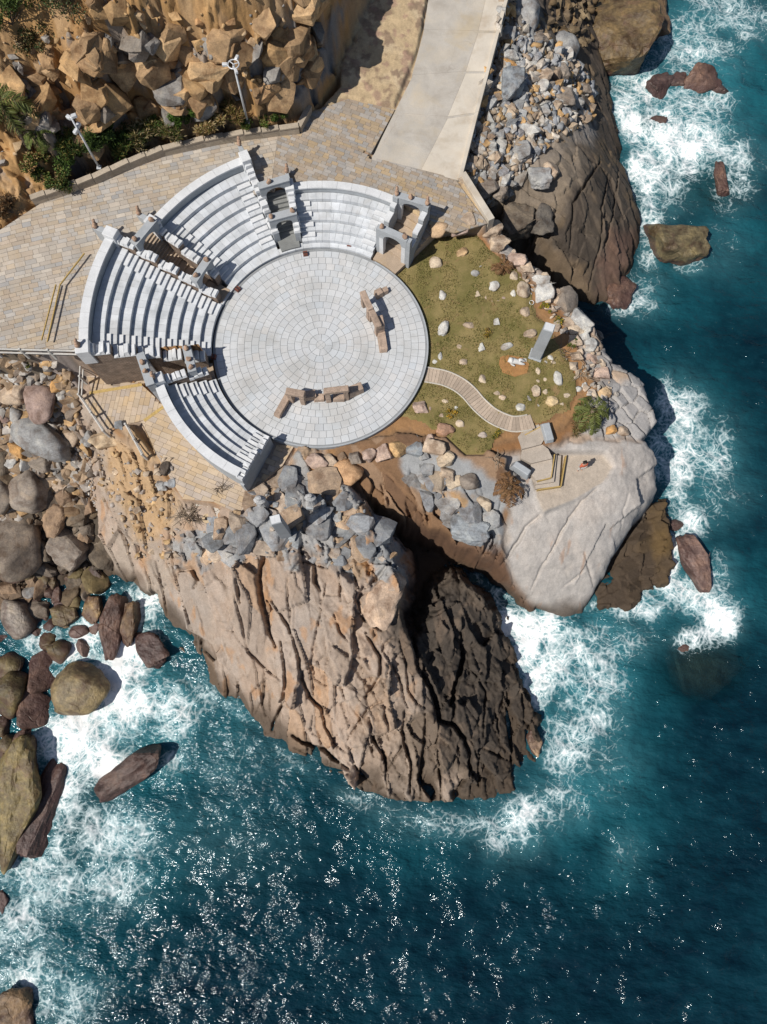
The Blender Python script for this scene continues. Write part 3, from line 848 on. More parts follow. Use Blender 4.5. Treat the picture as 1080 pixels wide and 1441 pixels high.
FO = np.zeros(U.shape)
for cx, cy, rx, ry, rot, a in [
    # (x, y, radii, turn in the picture, amount): right-hand surf from the top down
    (960, 60, 90, 60, 20, .62), (1030, 20, 90, 40, 20, .6), (900, 130, 60, 50, 0, .75), (960, 190, 90, 75, 20, .85), (940, 200, 45, 50, 0, .95), (985, 150, 60, 40, 0, .7), (910, 240, 40, 60, 0, .75), (1040, 220, 50, 35, 0, .6), (930, 270, 60, 45, 0, .6), (1030, 260, 40, 50, 0, .55),
    (885, 170, 28, 45, -15, .9), (898, 235, 22, 45, 0, .85), (915, 300, 24, 50, 0, .7), (912, 360, 18, 40, 0, .6), (975, 375, 30, 16, 0, .5), (900, 410, 45, 45, 0, .5), (875, 430, 25, 20, 0, .7), (1000, 350, 60, 50, 0, .3),
    (960, 590, 45, 60, 0, .72), (985, 640, 60, 70, 0, .6), (955, 665, 30, 60, 0, .8), (965, 735, 35, 35, 0, .85), (1000, 690, 60, 60, 0, .45), (935, 560, 20, 40, 0, .6),
    (945, 770, 18, 60, 0, .85), (970, 840, 75, 32, 15, .85), (1015, 875, 32, 34, 0, .95), (990, 895, 50, 22, -10, .85), (900, 850, 70, 30, 0, .7), (1010, 810, 30, 40, 0, .5),
    (740, 900, 36, 50, 10, 1.1), (770, 890, 40, 40, 0, .95), (715, 880, 26, 30, 0, 1.0), (755, 960, 34, 45, 15, .95), (800, 930, 70, 60, 20, .75), (830, 990, 60, 80, 20, .62), (800, 1050, 50, 70, 10, .62), (860, 900, 70, 40, 0, .6), (850, 1080, 60, 60, 10, .4), (780, 1130, 60, 50, 0, .55), (740, 1140, 45, 35, 0, .7), (720, 1170, 60, 50, 0, .5),
    (630, 1160, 110, 26, 0, .5), (560, 1150, 60, 22, 20, .45), (880, 1200, 30, 40, 0, .3),
    # left-hand cove
    (150, 985, 90, 75, 0, 1.0), (110, 1040, 70, 60, 0, 1.08), (180, 930, 40, 70, 0, .95), (200, 850, 35, 34, 0, .95), (215, 900, 25, 40, 0, .7), (240, 1000, 50, 60, 0, .7), (120, 890, 30, 30, 0, .95), (100, 920, 50, 20, 0, .9), (60, 900, 40, 30, 0, .7), (40, 985, 40, 22, 0, .9), (155, 1080, 40, 35, 0, .95), (90, 1120, 40, 80, 0, .75), (140, 1180, 90, 60, 0, .68), (60, 1230, 90, 70, 0, .72), (160, 1245, 60, 40, 0, .62), (240, 1075, 30, 25, 0, .6), (20, 1290, 60, 60, 0, .6), (40, 1370, 70, 50, 0, .65), (90, 1410, 60, 50, 0, .6), (280, 980, 50, 40, 0, .45), (20, 1180, 20, 40, 0, .8),
    (330, 1000, 40, 16, 40, .42), (420, 1075, 50, 16, 35, .42), (500, 1125, 45, 15, 20, .45), (930, 640, 22, 60, 0, .7), (320, 1060, 120, 70, 0, .28), (300, 1180, 120, 80, 0, .25)]:
    FO = np.maximum(FO, a * blob(cx, cy, rx, ry, rot))
nearl = np.clip(blur_s(land, .7) * 2.2, 0, 1) * (1 - land)
open_ = sstep(560, 700, PU) * (PV < 1150) + sstep(420, 200, PU) * (PV > 830) + .55 + .2 * sstep(1090, 1130, PV)
FO = np.maximum(FO, nearl * np.clip(open_, 0, 1) * .62 * (.55 + .6 * fbm(U / 2.5, Vv / 2.5, 3, 81)))
FO = FO * (.86 + .35 * fbm(U / 3.2, Vv / 3.2, 4, 82))
SH = np.zeros(U.shape)          # aerated, turquoise water
for cx, cy, rx, ry, rot, a in [(960, 130, 150, 150, 0, .8), (1040, 340, 90, 90, 0, .4), (930, 410, 80, 60, 0, .45), (970, 640, 80, 130, 0, .6), (960, 830, 120, 70, 0, .7), (810, 950, 120, 110, 10, .9), (840, 1080, 90, 130, 15, .62), (770, 1150, 150, 60, 0, .5), (870, 1180, 50, 90, 15, .45), (150, 1000, 190, 150, 0, .85), (120, 1180, 170, 120, 0, .6), (640, 1180, 180, 60, 0, .3), (60, 1350, 120, 90, 0, .5), (900, 560, 60, 80, 0, .5), (340, 1100, 160, 140, 0, .25)]:
    SH = np.maximum(SH, a * blob(cx, cy, rx, ry, rot, .8))
CLR = np.zeros(U.shape)         # clear water over a rock just under the surface
for cx, cy, rx, ry, rot, a in [(988, 940, 62, 48, 0, .92), (880, 265, 20, 42, -20, .5), (1000, 262, 60, 40, 0, .6), (915, 175, 25, 14, 0, .5), (120, 1150, 32, 90, 20, .5), (870, 410, 26, 40, 30, .5)]:
    CLR = np.maximum(CLR, a * blob(cx, cy, rx, ry, rot, 1.0))
# waves: swell running to the north-west, chop, all as real relief
sw1 = .06 * np.sin((U * .45 + Vv * .9) * 1.05 + 3.2 * fbm(U / 7, Vv / 7, 3, 83))
sw2 = .22 * fbm(U / 2.4, Vv / 1.5, 3, 84) + .10 * (1 - np.abs(pn(U / 1.5 + .4 * pn(U / 3, Vv / 3, 85), Vv / .95, 86))) + .07 * (1 - np.abs(pn(U / .8, Vv / .55, 87)))
hump = FO * .12 * fbm(U / 1.2, Vv / 1.2, 3, 88)
ZS = SEA + sw1 + sw2 - .12 + hump
dist_out = np.maximum.reduce([np.zeros_like(U), -28 - Vv, Vv - 72, U - 46, -42 - U])
sidx = np.arange(U.size).reshape(U.shape)
sq = np.stack([sidx[:-1, :-1], sidx[:-1, 1:], sidx[1:, 1:], sidx[1:, :-1]], -1)
deep = np.where(ing, Z[ii, jj], -12)
ok = ~((deep > SEA + 1.5) & (blur_s(land, .6, 1) > .99))
kq = (ok[:-1, :-1] | ok[1:, 1:])
sq = sq[kq]
us = np.unique(sq); rm = np.zeros(U.size, np.int64); rm[us] = np.arange(len(us)); sq = rm[sq]
SV = np.stack([U.ravel(), Vv.ravel(), ZS.ravel()], -1)[us]
sea_me = grid_mesh('sea', SV, sq, None, {'foam': np.clip(FO, 0, 1.2).ravel()[us], 'shallow': np.clip(SH, 0, 1).ravel()[us], 'clearw': np.clip(CLR, 0, 1).ravel()[us]})


def sea_material():
    m, t, b = newmat('sea_water')
    L = t.links.new
    pos = t.nodes.new('ShaderNodeNewGeometry').outputs['Position']

    def at(n):
        a = t.nodes.new('ShaderNodeAttribute'); a.attribute_name = n
        return a.outputs['Fac']
    foam, sh, clr = at('foam'), at('shallow'), at('clearw')
    # warped coordinates for the foam lace
    wn_ = N(t, 'ShaderNodeTexNoise', Scale=.45, Detail=1.5); L(pos, wn_.inputs['Vector'])
    wv = t.nodes.new('ShaderNodeVectorMath'); wv.operation = 'MULTIPLY_ADD'
    L(wn_.outputs['Color'], wv.inputs[0]); wv.inputs[1].default_value = (1.5, 1.5, 0); L(pos, wv.inputs[2])
    def lace(scale, w):
        v = N(t, 'ShaderNodeTexVoronoi', Scale=scale); v.feature = 'DISTANCE_TO_EDGE'; L(wv.outputs[0], v.inputs['Vector'])
        return ramp(t, v.outputs['Distance'], [(0, 1), (w, 0)])
    l1, l2 = lace(.62, .13), lace(1.7, .17)
    n1 = noise(t, wv.outputs[0], .8, 2.2, .5)
    n2 = noise(t, wv.outputs[0], 2.0, 2.2, .5)
    n3 = noise(t, pos, 5.0, 3, .6)

    def ridge(n_, e):
        return mth(t, 'POWER', mth(t, 'SUBTRACT', 1.0, mth(t, 'ABSOLUTE', mth(t, 'MULTIPLY_ADD', n_, 2.0) if False else mth(t, 'SUBTRACT', mth(t, 'MULTIPLY', n_, 2.0), 1.0))), e)
    lac = mth(t, 'MAXIMUM', mth(t, 'MAXIMUM', ridge(n1, 3.6), mth(t, 'MULTIPLY', ridge(n2, 3.2), .85)), mth(t, 'MAXIMUM', mth(t, 'MULTIPLY', l1, .95), mth(t, 'MULTIPLY', l2, .8)))
    cov = mth(t, 'ADD', mth(t, 'MULTIPLY', lac, .75), mth(t, 'ADD', mth(t, 'MULTIPLY', foam, 1.12), mth(t, 'MULTIPLY', mth(t, 'SUBTRACT', n3, .5), .6)))
    cov = mth(t, 'ADD', cov, mth(t, 'MULTIPLY', mth(t, 'SUBTRACT', noise(t, pos, .5, 4), .5), .6))
    fm = ramp(t, mth(t, 'MULTIPLY', cov, .5), [(.49, 0), (.60, .42), (.75, 1)])
    fm = mth(t, 'MULTIPLY', fm, ramp(t, foam, [(.03, 0), (.2, 1)]))
    # water body
    rp_ = t.nodes.new('ShaderNodeMapping'); rp_.inputs['Rotation'].default_value = (0, 0, .5); rp_.inputs['Scale'].default_value = (.7, 1.5, 1); L(pos, rp_.inputs['Vector'])
    nb = ramp(t, mth(t, 'ADD', mth(t, 'MULTIPLY', noise(t, pos, .12, 4), .5), mth(t, 'MULTIPLY', noise(t, rp_.outputs[0], .7, 5, .62), .5)), [(.36, 0), (.64, 1)])  # broad water tone, plus choppy ripple shading painted into the colour
    deep_c = mixc(t, nb, (.0008, .0085, .017), (.0034, .030, .045))
    aer = mth(t, 'MULTIPLY', sh, ramp(t, noise(t, wv.outputs[0], .35, 5), [(.25, .35), (.7, 1.15)]), True)
    wc = mixc(t, aer, deep_c, (.014, .135, .17))
    wc = mixc(t, mth(t, 'MULTIPLY', mth(t, 'POWER', mth(t, 'MINIMUM', foam, 1.0), 1.4), .62, True), wc, (.17, .40, .44))
    L(wc, b.inputs['Base Color'])
    b.inputs['Roughness'].default_value = .11
    b.inputs['IOR'].default_value = 1.333
    b.inputs['Specular IOR Level'].default_value = .5; b.inputs['Specular Tint'].default_value = (.86, .95, 1, 1)
    bp = t.nodes.new('ShaderNodeBump'); bp.inputs['Strength'].default_value = 1.0; bp.inputs['Distance'].default_value = .29
    st = t.nodes.new('ShaderNodeMapping'); st.inputs['Rotation'].default_value = (0, 0, .5); st.inputs['Scale'].default_value = (.75, 1.3, 1); L(pos, st.inputs['Vector'])
    L(mth(t, 'ADD', noise(t, st.outputs[0], 1.75, 3.5, .52), mth(t, 'MULTIPLY', noise(t, st.outputs[0], 4.0, 2, .5), .2)), bp.inputs['Height'])
    L(ramp(t, noise(t, pos, .11, 4, .6, .6), [(.34, .6), (.60, 1.0)]), bp.inputs['Strength'])
    L(bp.outputs[0], b.inputs['Normal'])
    tr = N(t, 'ShaderNodeBsdfTransparent'); tr.inputs[0].default_value = (.42, .66, .68, 1)
    mx = t.nodes.new('ShaderNodeMixShader'); L(mth(t, 'MULTIPLY', clr, .85), mx.inputs[0]); L(b.outputs[0], mx.inputs[1]); L(tr.outputs[0], mx.inputs[2])
    fb = t.nodes.new('ShaderNodeBsdfPrincipled')
    L(mixc(t, ramp(t, fm, [(.3, 0), (1, 1)]), (.62, .76, .78), (.86, .88, .88)), fb.inputs['Base Color'])
    fb.inputs['Roughness'].default_value = .9; fb.inputs['Specular IOR Level'].default_value = .1
    b2 = t.nodes.new('ShaderNodeBump'); b2.inputs['Strength'].default_value = .6; b2.inputs['Distance'].default_value = .25
    L(mth(t, 'ADD', n1, mth(t, 'MULTIPLY', n2, .4)), b2.inputs['Height']); L(b2.outputs[0], fb.inputs['Normal'])
    m2 = t.nodes.new('ShaderNodeMixShader'); L(fm, m2.inputs[0]); L(mx.outputs[0], m2.inputs[1]); L(fb.outputs[0], m2.inputs[2])
    L(m2.outputs[0], t.nodes['Material Output'].inputs['Surface'])
    return m


M_sea = sea_material()
sea = link('sea', sea_me, M_sea)
struct(sea)
# open sea beyond the near sheet, out to the horizon
ob = MB()
R0 = [(-44, -30), (47.8, -30), (47.8, 73.8), (-44, 73.8)]; R1 = [(-2500, -2500), (2500, -2500), (2500, 2500), (-2500, 2500)]
ob.v = [(x, y, SEA - .05) for x, y in R0] + [(x, y, SEA - .05) for x, y in R1]
ob.f = [(0, 4, 5, 1), (1, 5, 6, 2), (2, 6, 7, 3), (3, 7, 4, 0)]
me = mesh_from('open_water', ob.v, ob.f); me.materials.append(M_sea)
struct(link('open_water', me, None, sea))
bed = MB(); bed.v = [(-200, -200, -13.2), (200, -200, -13.2), (200, 200, -13.2), (-200, 200, -13.2)]; bed.f = [(0, 1, 2, 3)]
struct(bed.build('seabed', stone_mat('seabed_sand', (.05, .06, .05), var=.3)))
# ------------------------------------------------------------------ materials of what was built
M_gran = stone_mat('pale_granite', (.54, .56, .585), patch=(1.0, (.84, .85, .86), (1.05, 1.05, 1.06)), var=.12, bscale=9, bump=.18, speck=.07, jitter=.09, mottle=.9, rough=.72, stain=(.42, .41, .39), stain_amt=.45, bdist=.02)
M_granw = stone_mat('white_granite', (.59, .60, .615), var=.12, bscale=5, bump=.3, speck=.08, mottle=1.2, rough=.75, bdist=.03)
M_tile = stone_mat('stage_tile', src='object', patch=(.4, (.87, .865, .85), (1.04, 1.04, 1.05)), var=.08, bscale=9, bump=.12, speck=.06, mottle=.5, rough=.7, stain=(.40, .37, .335), stain_amt=.45, bdist=.02)
M_tileA = stone_mat('stage_tile_sheet', src='attr', patch=(.4, (.87, .865, .85), (1.04, 1.04, 1.05)), var=.08, bscale=9, bump=.12, speck=.06, mottle=.5, rough=.7, stain=(.40, .37, .335), stain_amt=.45, bdist=.02)
M_joint = stone_mat('grey_mortar', (.25, .26, .27), var=.15, bump=.1)
M_paver = stone_mat('paver', src='object', var=.12, bscale=9, bump=.2, speck=.1, mottle=.8, rough=.82, stain=(.45, .30, .13), stain_amt=.22, bdist=.02)
M_paverA = stone_mat('paver_sheet', src='attr', var=.12, bscale=9, bump=.2, speck=.1, mottle=.8, rough=.82, stain=(.45, .30, .13), stain_amt=.22, bdist=.02)
M_sandj = stone_mat('sandy_joint', (.27, .21, .15), var=.2, bump=.1)
M_conc = stone_mat('road_concrete', (.42, .39, .35), var=.14, bscale=7, bump=.15, speck=.09, mottle=.5, crack=.35, crackw=.008, patch=(.45, (.86, .84, .82), (1.08, 1.05, 1.0)), stain=(.46, .37, .24), stain_amt=.55, rough=.85, bdist=.02)
M_concL = stone_mat('light_concrete', (.54, .49, .42), patch=(.6, (.86, .83, .79), (1.05, 1.04, 1.02)), var=.10, bscale=7, bump=.12, speck=.05, mottle=.5, stain=(.42, .32, .22), stain_amt=.35, rough=.85, bdist=.02)
M_pier = stone_mat('grey_granite', (.34, .36, .38), var=.12, bscale=6, bump=.3, speck=.1, mottle=1.5, rough=.8, bdist=.03)
M_rockb = stone_mat('carved_stone', (.36, .24, .17), var=.3, bscale=4, bump=.7, speck=.2, mottle=3)
M_dark = plain('dark_metal', (.03, .03, .03), .5)
M_white = plain('white_paint', (.78, .78, .76), .45)
M_yellow = plain('yellow_paint', (.42, .29, .10), .6, var=.25, scale=8)
M_wood = stone_mat('weathered_wood', (.30, .235, .17), var=.2, bscale=8, bump=.3, mottle=2)


def brick_mat():
    m, t, b = newmat('rubble_brick')
    pos = t.nodes.new('ShaderNodeNewGeometry').outputs['Position']
    sp = t.nodes.new('ShaderNodeSeparateXYZ'); t.links.new(pos, sp.inputs[0])
    cb = t.nodes.new('ShaderNodeCombineXYZ')
    t.links.new(mth(t, 'ADD', sp.outputs[0], mth(t, 'MULTIPLY', sp.outputs[1], .35)), cb.inputs[0]); t.links.new(sp.outputs[2], cb.inputs[1])
    br = N(t, 'ShaderNodeTexBrick', Scale=1.0)
    br.inputs['Color1'].default_value = (.20, .135, .095, 1); br.inputs['Color2'].default_value = (.13, .085, .06, 1); br.inputs['Mortar'].default_value = (.29, .25, .21, 1)
    br.inputs['Mortar Size'].default_value = .012; br.inputs['Brick Width'].default_value = .34; br.inputs['Row Height'].default_value = .13
    t.links.new(cb.outputs[0], br.inputs['Vector'])
    c = mixc(t, 1.0, br.outputs['Color'], ramp(t, noise(t, pos, 2.2, 5), [(.25, .65), (.75, 1.4)]), 'MULTIPLY')
    c = mixc(t, ramp(t, noise(t, pos, 4, 5, .7), [(.58, 0), (.72, .4)]), c, (.38, .34, .29))
    t.links.new(c, b.inputs['Base Color']); b.inputs['Roughness'].default_value = .9
    bp = t.nodes.new('ShaderNodeBump'); bp.inputs['Strength'].default_value = .6; bp.inputs['Distance'].default_value = .03
    t.links.new(mth(t, 'ADD', mth(t, 'MULTIPLY', br.outputs['Fac'], -1), noise(t, pos, 9, 4)), bp.inputs['Height']); t.links.new(bp.outputs[0], b.inputs['Normal'])
    return m


M_brick = brick_mat()


def arc_pts(r0, r1, a0, a1, n):
    aa = [a0 + (a1 - a0) * i / n for i in range(n + 1)]
    return [pol(r0, a) for a in aa] + [pol(r1, a) for a in reversed(aa)]


def arc_solid(mb, r0, r1, a0, a1, z0, z1, n=1):
    """ring sector cut into convex pieces sharing their sides"""
    aa = [a0 + (a1 - a0) * i / n for i in range(n + 1)]
    b = len(mb.v)
    for a in aa:
        for r, z in ((r0, z0), (r1, z0), (r1, z1), (r0, z1)):
            p = pol(r, a); mb.v.append((p[0], p[1], z))
    for i in range(n):
        o, q_ = b + 4 * i, b + 4 * i + 4
        for k in range(4):
            l = (k + 1) % 4
            mb.f.append((o + k, o + l, q_ + l, q_ + k))
    mb.f.append((b, b + 3, b + 2, b + 1)); e = b + 4 * n
    mb.f.append((e, e + 1, e + 2, e + 3))
    return mb


# ------------------------------------------------------------------ stage of ringed stone
stage = empty('stage', (SC[0], SC[1], 0))
tag(stage, 'round pale stone stage floor laid in concentric rings of tiles', 'stage')


def pin(o):
    """parent to a thing standing away from the origin, keeping world coordinates"""
    o.matrix_parent_inverse = Matrix.Translation(-o.parent.location) if o.parent.rotation_euler.z == 0 else o.parent.matrix_world.inverted()
    return o


mb = MB(); mb.v = []
mb.prism([pol(7.58, a) for a in range(0, 360, 3)], -.6, -.022)
pin(mb.build('stage_base', M_joint, stage))
mb = MB(); arc_solid(mb, 7.5, 7.6, -115.5, 60, -.6, .004, 60)
pin(mb.build('stage_kerb', M_pier, stage))
rk = random.Random(3)
nobj = 0
sheet = MB(); scol = []
ring_r = [.33] + [.33 + .505 * k for k in range(1, 15)]
# centre: four wedges
for q4 in range(4):
    m = MB(); arc_solid(m, .02, .32, q4 * 90 + 47, q4 * 90 + 133, -.06, 0, 6)
    pin(m.build('tile', M_tile, stage, color=(.47, .475, .48)))
for k in range(14):
    r0, r1 = ring_r[k] + .012, ring_r[k + 1] - .012
    n = max(8, round(2 * math.pi * (r0 + r1) / 2 / (.50 + .05 * (k % 3))))
    da = 360 / n
    ga = math.degrees(.013 / ((r0 + r1) / 2))
    m = MB()
    for rr_, zz in ((0, 0),):
        for i in range(1):
            aa = [ga, da / 2, da - ga]
            b0 = 0
            for a in aa:
                for r, z in ((r0, -.06), (r1, -.06), (r1, 0), (r0, 0)):
                    m.v.append((r * math.cos(rad(a)), r * math.sin(rad(a)), z))
            for i2 in range(2):
                o_, q_ = 4 * i2, 4 * i2 + 4
                for kk in range(4):
                    l = (kk + 1) % 4
                    m.f.append((o_ + kk, o_ + l, q_ + l, q_ + kk))
            m.f += [(0, 3, 2, 1), (8, 9, 10, 11)]
    tme = m.mesh('tile')
    tme.materials.append(M_tile)
    off = rk.random() * 360
    for i in range(n):
        g = .515 + rk.gauss(0, .016) - (.02 if k < 6 else 0)
        w = rk.gauss(0, .006)
        c = (g + w - .008, g + .003, g - w + .014)
        a = off + i * da
        dz = rk.uniform(-.004, .003)
        if nobj < 290 and k < 10:
            nobj += 1
            o = link('tile', tme, None, stage, loc=(0, 0, dz), rot=rad(a), color=c)
        else:
            base = len(sheet.v); cs, sn = math.cos(rad(a)), math.sin(rad(a))
            sheet.v += [(v[0] * cs - v[1] * sn, v[0] * sn + v[1] * cs, v[2] + dz) for v in m.v]
            sheet.f += [tuple(base + x for x in f) for f in m.f]
            scol += [c] * len(m.v)


def sheet_build(sh, cols, name, mat, parent):
    me = sh.mesh(name)
    a = me.attributes.new('Col', 'FLOAT_COLOR', 'POINT')
    a.data.foreach_set('color', np.c_[np.array(cols), np.ones(len(cols))].astype(np.float32).ravel())
    o = link(name, me, mat, parent); o["kind"] = "stuff"
    return o


sheet_build(sheet, scol, 'outer_tiles', M_tileA, stage)

# ------------------------------------------------------------------ seating tiers
TIERS = {}


def tier(key, a0, a1, r0, pitch, n, rise, r_rim, r_out, parapet, base_step, label):
    t = empty('seating_tier', (*pol(r_rim, (a0 + a1) / 2), -.4))
    tag(t, label, 'seating', 'curved stone seating tiers around the stage')
    rk = random.Random(int(a0))
    z = base_step
    rows = []
    rad_ = [r0 + pitch * k for k in range(n)] + [r_rim]
    fill = MB()
    for k in range(n):
        z += rise
        ra, rb = rad_[k], rad_[k + 1]
        rows.append((ra, rb, z))
        arc_solid(fill, ra + .02, rb + .0, a0 + .02, a1 - .02, -.4, z - .035, 14)
        nb = max(4, round(rad((a1 - a0)) * (ra + rb) / 2 / .52))
        cuts = [a0]
        for i in range(1, nb):
            cuts.append(a0 + (a1 - a0) * (i + rk.uniform(-.12, .12)) / nb)
        cuts.append(a1)
        ga = math.degrees(.007 / ra)
        for i in range(nb):
            m = MB(); arc_solid(m, ra + rk.uniform(-.006, .006), rb - .004, cuts[i] + ga, cuts[i + 1] - ga, z - rise + .01, z + rk.uniform(-.004, .004), 2)
            pin(m.build('seat_block', M_gran, t))
        # half-height steps at both ends
        for ea, s in ((a0, 1), (a1, -1)):
            wdt = math.degrees(1.05 / ra)
            x0, x1 = sorted((ea + s * math.degrees(.08 / ra), ea + s * wdt))
            if k > 0:
                zz = rows[k - 1][2]
                m = MB(); arc_solid(m, ra - .36, ra - .012, x0, x1, zz - .02, zz + rise * .5, 3)
                pin(m.build('stair_step', M_granw, t))
    pin(fill.build('tier_base', M_joint, t))
    zt = rows[-1][2] + parapet
    m = MB(); arc_solid(m, r_rim + .03, r_out - .03, a0, a1, -.9, zt - .12, 24)
    pin(m.build('parapet', M_pier, t))
    nc_ = max(5, round(rad(a1 - a0) * r_out / 1.15))
    for i in range(nc_):
        x0 = a0 + (a1 - a0) * i / nc_; x1 = a0 + (a1 - a0) * (i + 1) / nc_
        m = MB(); arc_solid(m, r_rim - .03, r_out + .03, x0 + .03, x1 - .03, zt - .118, zt + rk.uniform(-.006, .006), 4)
        pin(m.build('coping_stone', M_granw, t))
    TIERS[key] = dict(a0=a0, a1=a1, rows=rows, zt=zt, r_rim=r_rim, r_out=r_out, r0=r0)
    return t


tier('L', 157.3, 187.2, 7.66, .70, 10, .325, 14.75, 15.3, .75, 0, 'tallest curved tier of seats, on the west side of the stage')
tier('TL', 113.6, 145.8, 8.35, .70, 7, .33, 13.3, 13.85, .72, .16, 'curved tier of seats below the cliff, between the two vaulted passages')
tier('T', 62.6, 100.4, 7.98, .62, 5, .31, 11.0, 11.5, .55, .16, 'lowest curved tier of seats, beside the open gateway near the road')
tier('BL', 200.6, 244.3, 7.66, .62, 5, .32, 10.85, 11.4, .75, .0, 'short curved tier of seats standing free above the lower terrace')
# low kerb step running round the foot of the tiers
ks = empty('kerb_step', (*pol(8, 120), 0)); tag(ks, 'low curved stone step along the foot of the seats', 'step')
for a0, a1, r1 in ((62.6, 100.4, 8.0), (100.4, 113.6, 8.1), (113.6, 145.8, 8.37), (145.8, 157.2, 8.1)):
    n = round((a1 - a0) / 5)
    for i in range(n):
        x0 = a0 + (a1 - a0) * i / n; x1 = a0 + (a1 - a0) * (i + 1) / n
        m = MB(); arc_solid(m, 7.64, r1, x0 + .04, x1 - .04, -.3, .158, 3)
        pin(m.build('kerb_block', M_gran, ks))


def tz(T, r):
    z = 0
    for ra, rb, zz in T['rows']:
        if r >= ra - .05:
            z = zz
    return z


def frame(a, s):
    """radial and outward tangential unit vectors at the edge a (s = +1: increasing angle)"""
    er = Vector((math.cos(rad(a)), math.sin(rad(a)), 0))
    return er, Vector((-er.y, er.x, 0)) * s


def obox(mb, er, et, r0, r1, t0, t1, z0, z1):
    c = Vector((SC[0], SC[1], 0))
    pts = [c + er * r0 + et * t0, c + er * r1 + et * t0, c + er * r1 + et * t1, c + er * r0 + et * t1]
    return mb.prism(pts, z0, z1)


def rough_stone(name, parent, p, size, seed, mat, sq=1.0):
    bm = bmesh.new(); bmesh.ops.create_icosphere(bm, subdivisions=2, radius=1)
    r_ = random.Random(seed)
    pl = [(Vector((r_.gauss(0, 1), r_.gauss(0, 1), r_.gauss(0, 1))).normalized(), r_.uniform(.6, .9)) for _ in range(9)]
    for v in bm.verts:
        d = v.co.normalized(); k = 1
        for n_, q_ in pl:
            c = d.dot(n_)
            if c > .05:
                k = min(k, q_ / c)
        v.co = Vector((d.x * k * size[0], d.y * k * size[1], d.z * k * size[2])) + Vector(p)
    me = bpy.data.meshes.new(name); bm.to_mesh(me); bm.free()
    return pin(link(name, me, mat, parent))


def finial(parent, x, y, z, s, seed):
    """a weathered lion-like figure on a block: haunches, chest and head in one carved stone"""
    bm = bmesh.new()
    r_ = random.Random(seed)
    for (dx, dy, dz, rx, ry, rz_) in ((0, 0, .16, .17, .2, .18), (.02, .1, .32, .14, .15, .18), (.02, .17, .52, .11, .14, .12), (.03, .27, .49, .06, .08, .06), (-.08, .1, .1, .06, .2, .1), (.1, .1, .1, .06, .2, .1)):
        mt = Matrix.Translation((x + dx * s, y + dy * s, z + dz * s)) @ Matrix.Diagonal((rx * s, ry * s, rz_ * s, 1))
        bmesh.ops.create_icosphere(bm, subdivisions=2, radius=1, matrix=mt)
    for v in bm.verts:
        v.co += Vector((r_.gauss(0, .008), r_.gauss(0, .008), r_.gauss(0, .008)))
    me = bpy.data.meshes.new('finial'); bm.to_mesh(me); bm.free()
    return pin(link('finial', me, M_rockb, parent))


def side_wall(key, end, th, zbase, label, r_start=None, pier_out=True, brick=True, over=0.0, butt=True):
    """stepped wall along one end of a tier, brick below and broken pale coping above"""
    T = TIERS[key]
    a = T['a0'] if end == 0 else T['a1']
    er, et = frame(a, -1 if end == 0 else 1)
    r0 = r_start or T['r0'] + .25
    r1 = T['r_out'] + over
    p0 = Vector((SC[0], SC[1], 0)) + er * r1 + et * th / 2
    t = empty('passage_wall', (p0.x, p0.y, zbase)); tag(t, label, 'wall', 'stepped walls beside the passages')
    rk = random.Random(hash_(key) + end)
    body_ = MB()
    r = r0
    k = 0
    while r < r1 - .05:
        ln = min(rk.uniform(1.25, 1.45), r1 - r)
        z = tz(T, r + .7 * ln) + .42
        obox(body_, er, et, r, r + ln, .03, th, zbase, z)
        # broken coping in three or four stones
        q0 = r
        parts = 4
        for j in range(parts):
            l = ln / parts
            h = rk.uniform(.1, .3) if j % 2 else rk.uniform(.02, .1)
            m = MB()
            c = Vector((SC[0], SC[1], 0))
            e0, e1 = -.03 - rk.uniform(0, .06), th + .04
            A = [c + er * q0 + et * e0, c + er * (q0 + l - .012) + et * e0, c + er * (q0 + l - .012) + et * e1, c + er * q0 + et * e1]
            B_ = [A[0].lerp(A[2], rk.uniform(.02, .16)), A[1].lerp(A[3], rk.uniform(.02, .16)), A[2].lerp(A[0], rk.uniform(.02, .16)), A[3].lerp(A[1], rk.uniform(.02, .16))]
            m.hexa([(p.x, p.y, z + .002) for p in A], [(p.x, p.y, z + .12 + h + rk.uniform(-.04, .04)) for p in B_])
            pin(m.build('coping_stone', M_granw, t))
            q0 += l
        r += ln; k += 1
    obox(body_, er, et, r1 - .7, r1 + .1, .05, th - .03, zbase, T['zt'] - 1.2)
    pin(body_.build('wall_body', M_brick if brick else M_pier, t))
    if pier_out:
        zt = T['zt']
        m = MB(); obox(m, er, et, r1 - .75, r1 + .12, -.12, th + .1, zt - 1.25, zt + .42)
        pin(m.build('pier', M_granw, t, bevel=.03))
        m = MB()
        c = Vector((SC[0], SC[1], 0))
        if not butt:
            e = c + er * (r1 - .1) + et * th / 2
            finial(t, e.x, e.y, zt + .42, .95, int(a))
            return t
        A = [c + er * (r1 + .12) + et * .05, c + er * (r1 + 1.0) + et * .1, c + er * (r1 + 1.0) + et * (th - .1), c + er * (r1 + .12) + et * (th - .05)]
        m.hexa([(p.x, p.y, zbase) for p in A], [(p.x, p.y, zt + (.28 if i in (0, 3) else .18)) for i, p in enumerate(A)])
        pin(m.build('buttress', M_pier, t, bevel=.02))
        e = c + er * (r1 + .85) + et * th / 2
        finial(t, e.x, e.y, zt + .16, .95, int(a))
    return t


def hash_(s):
    return sum(ord(c) * 31 ** i for i, c in enumerate(s)) % 9973


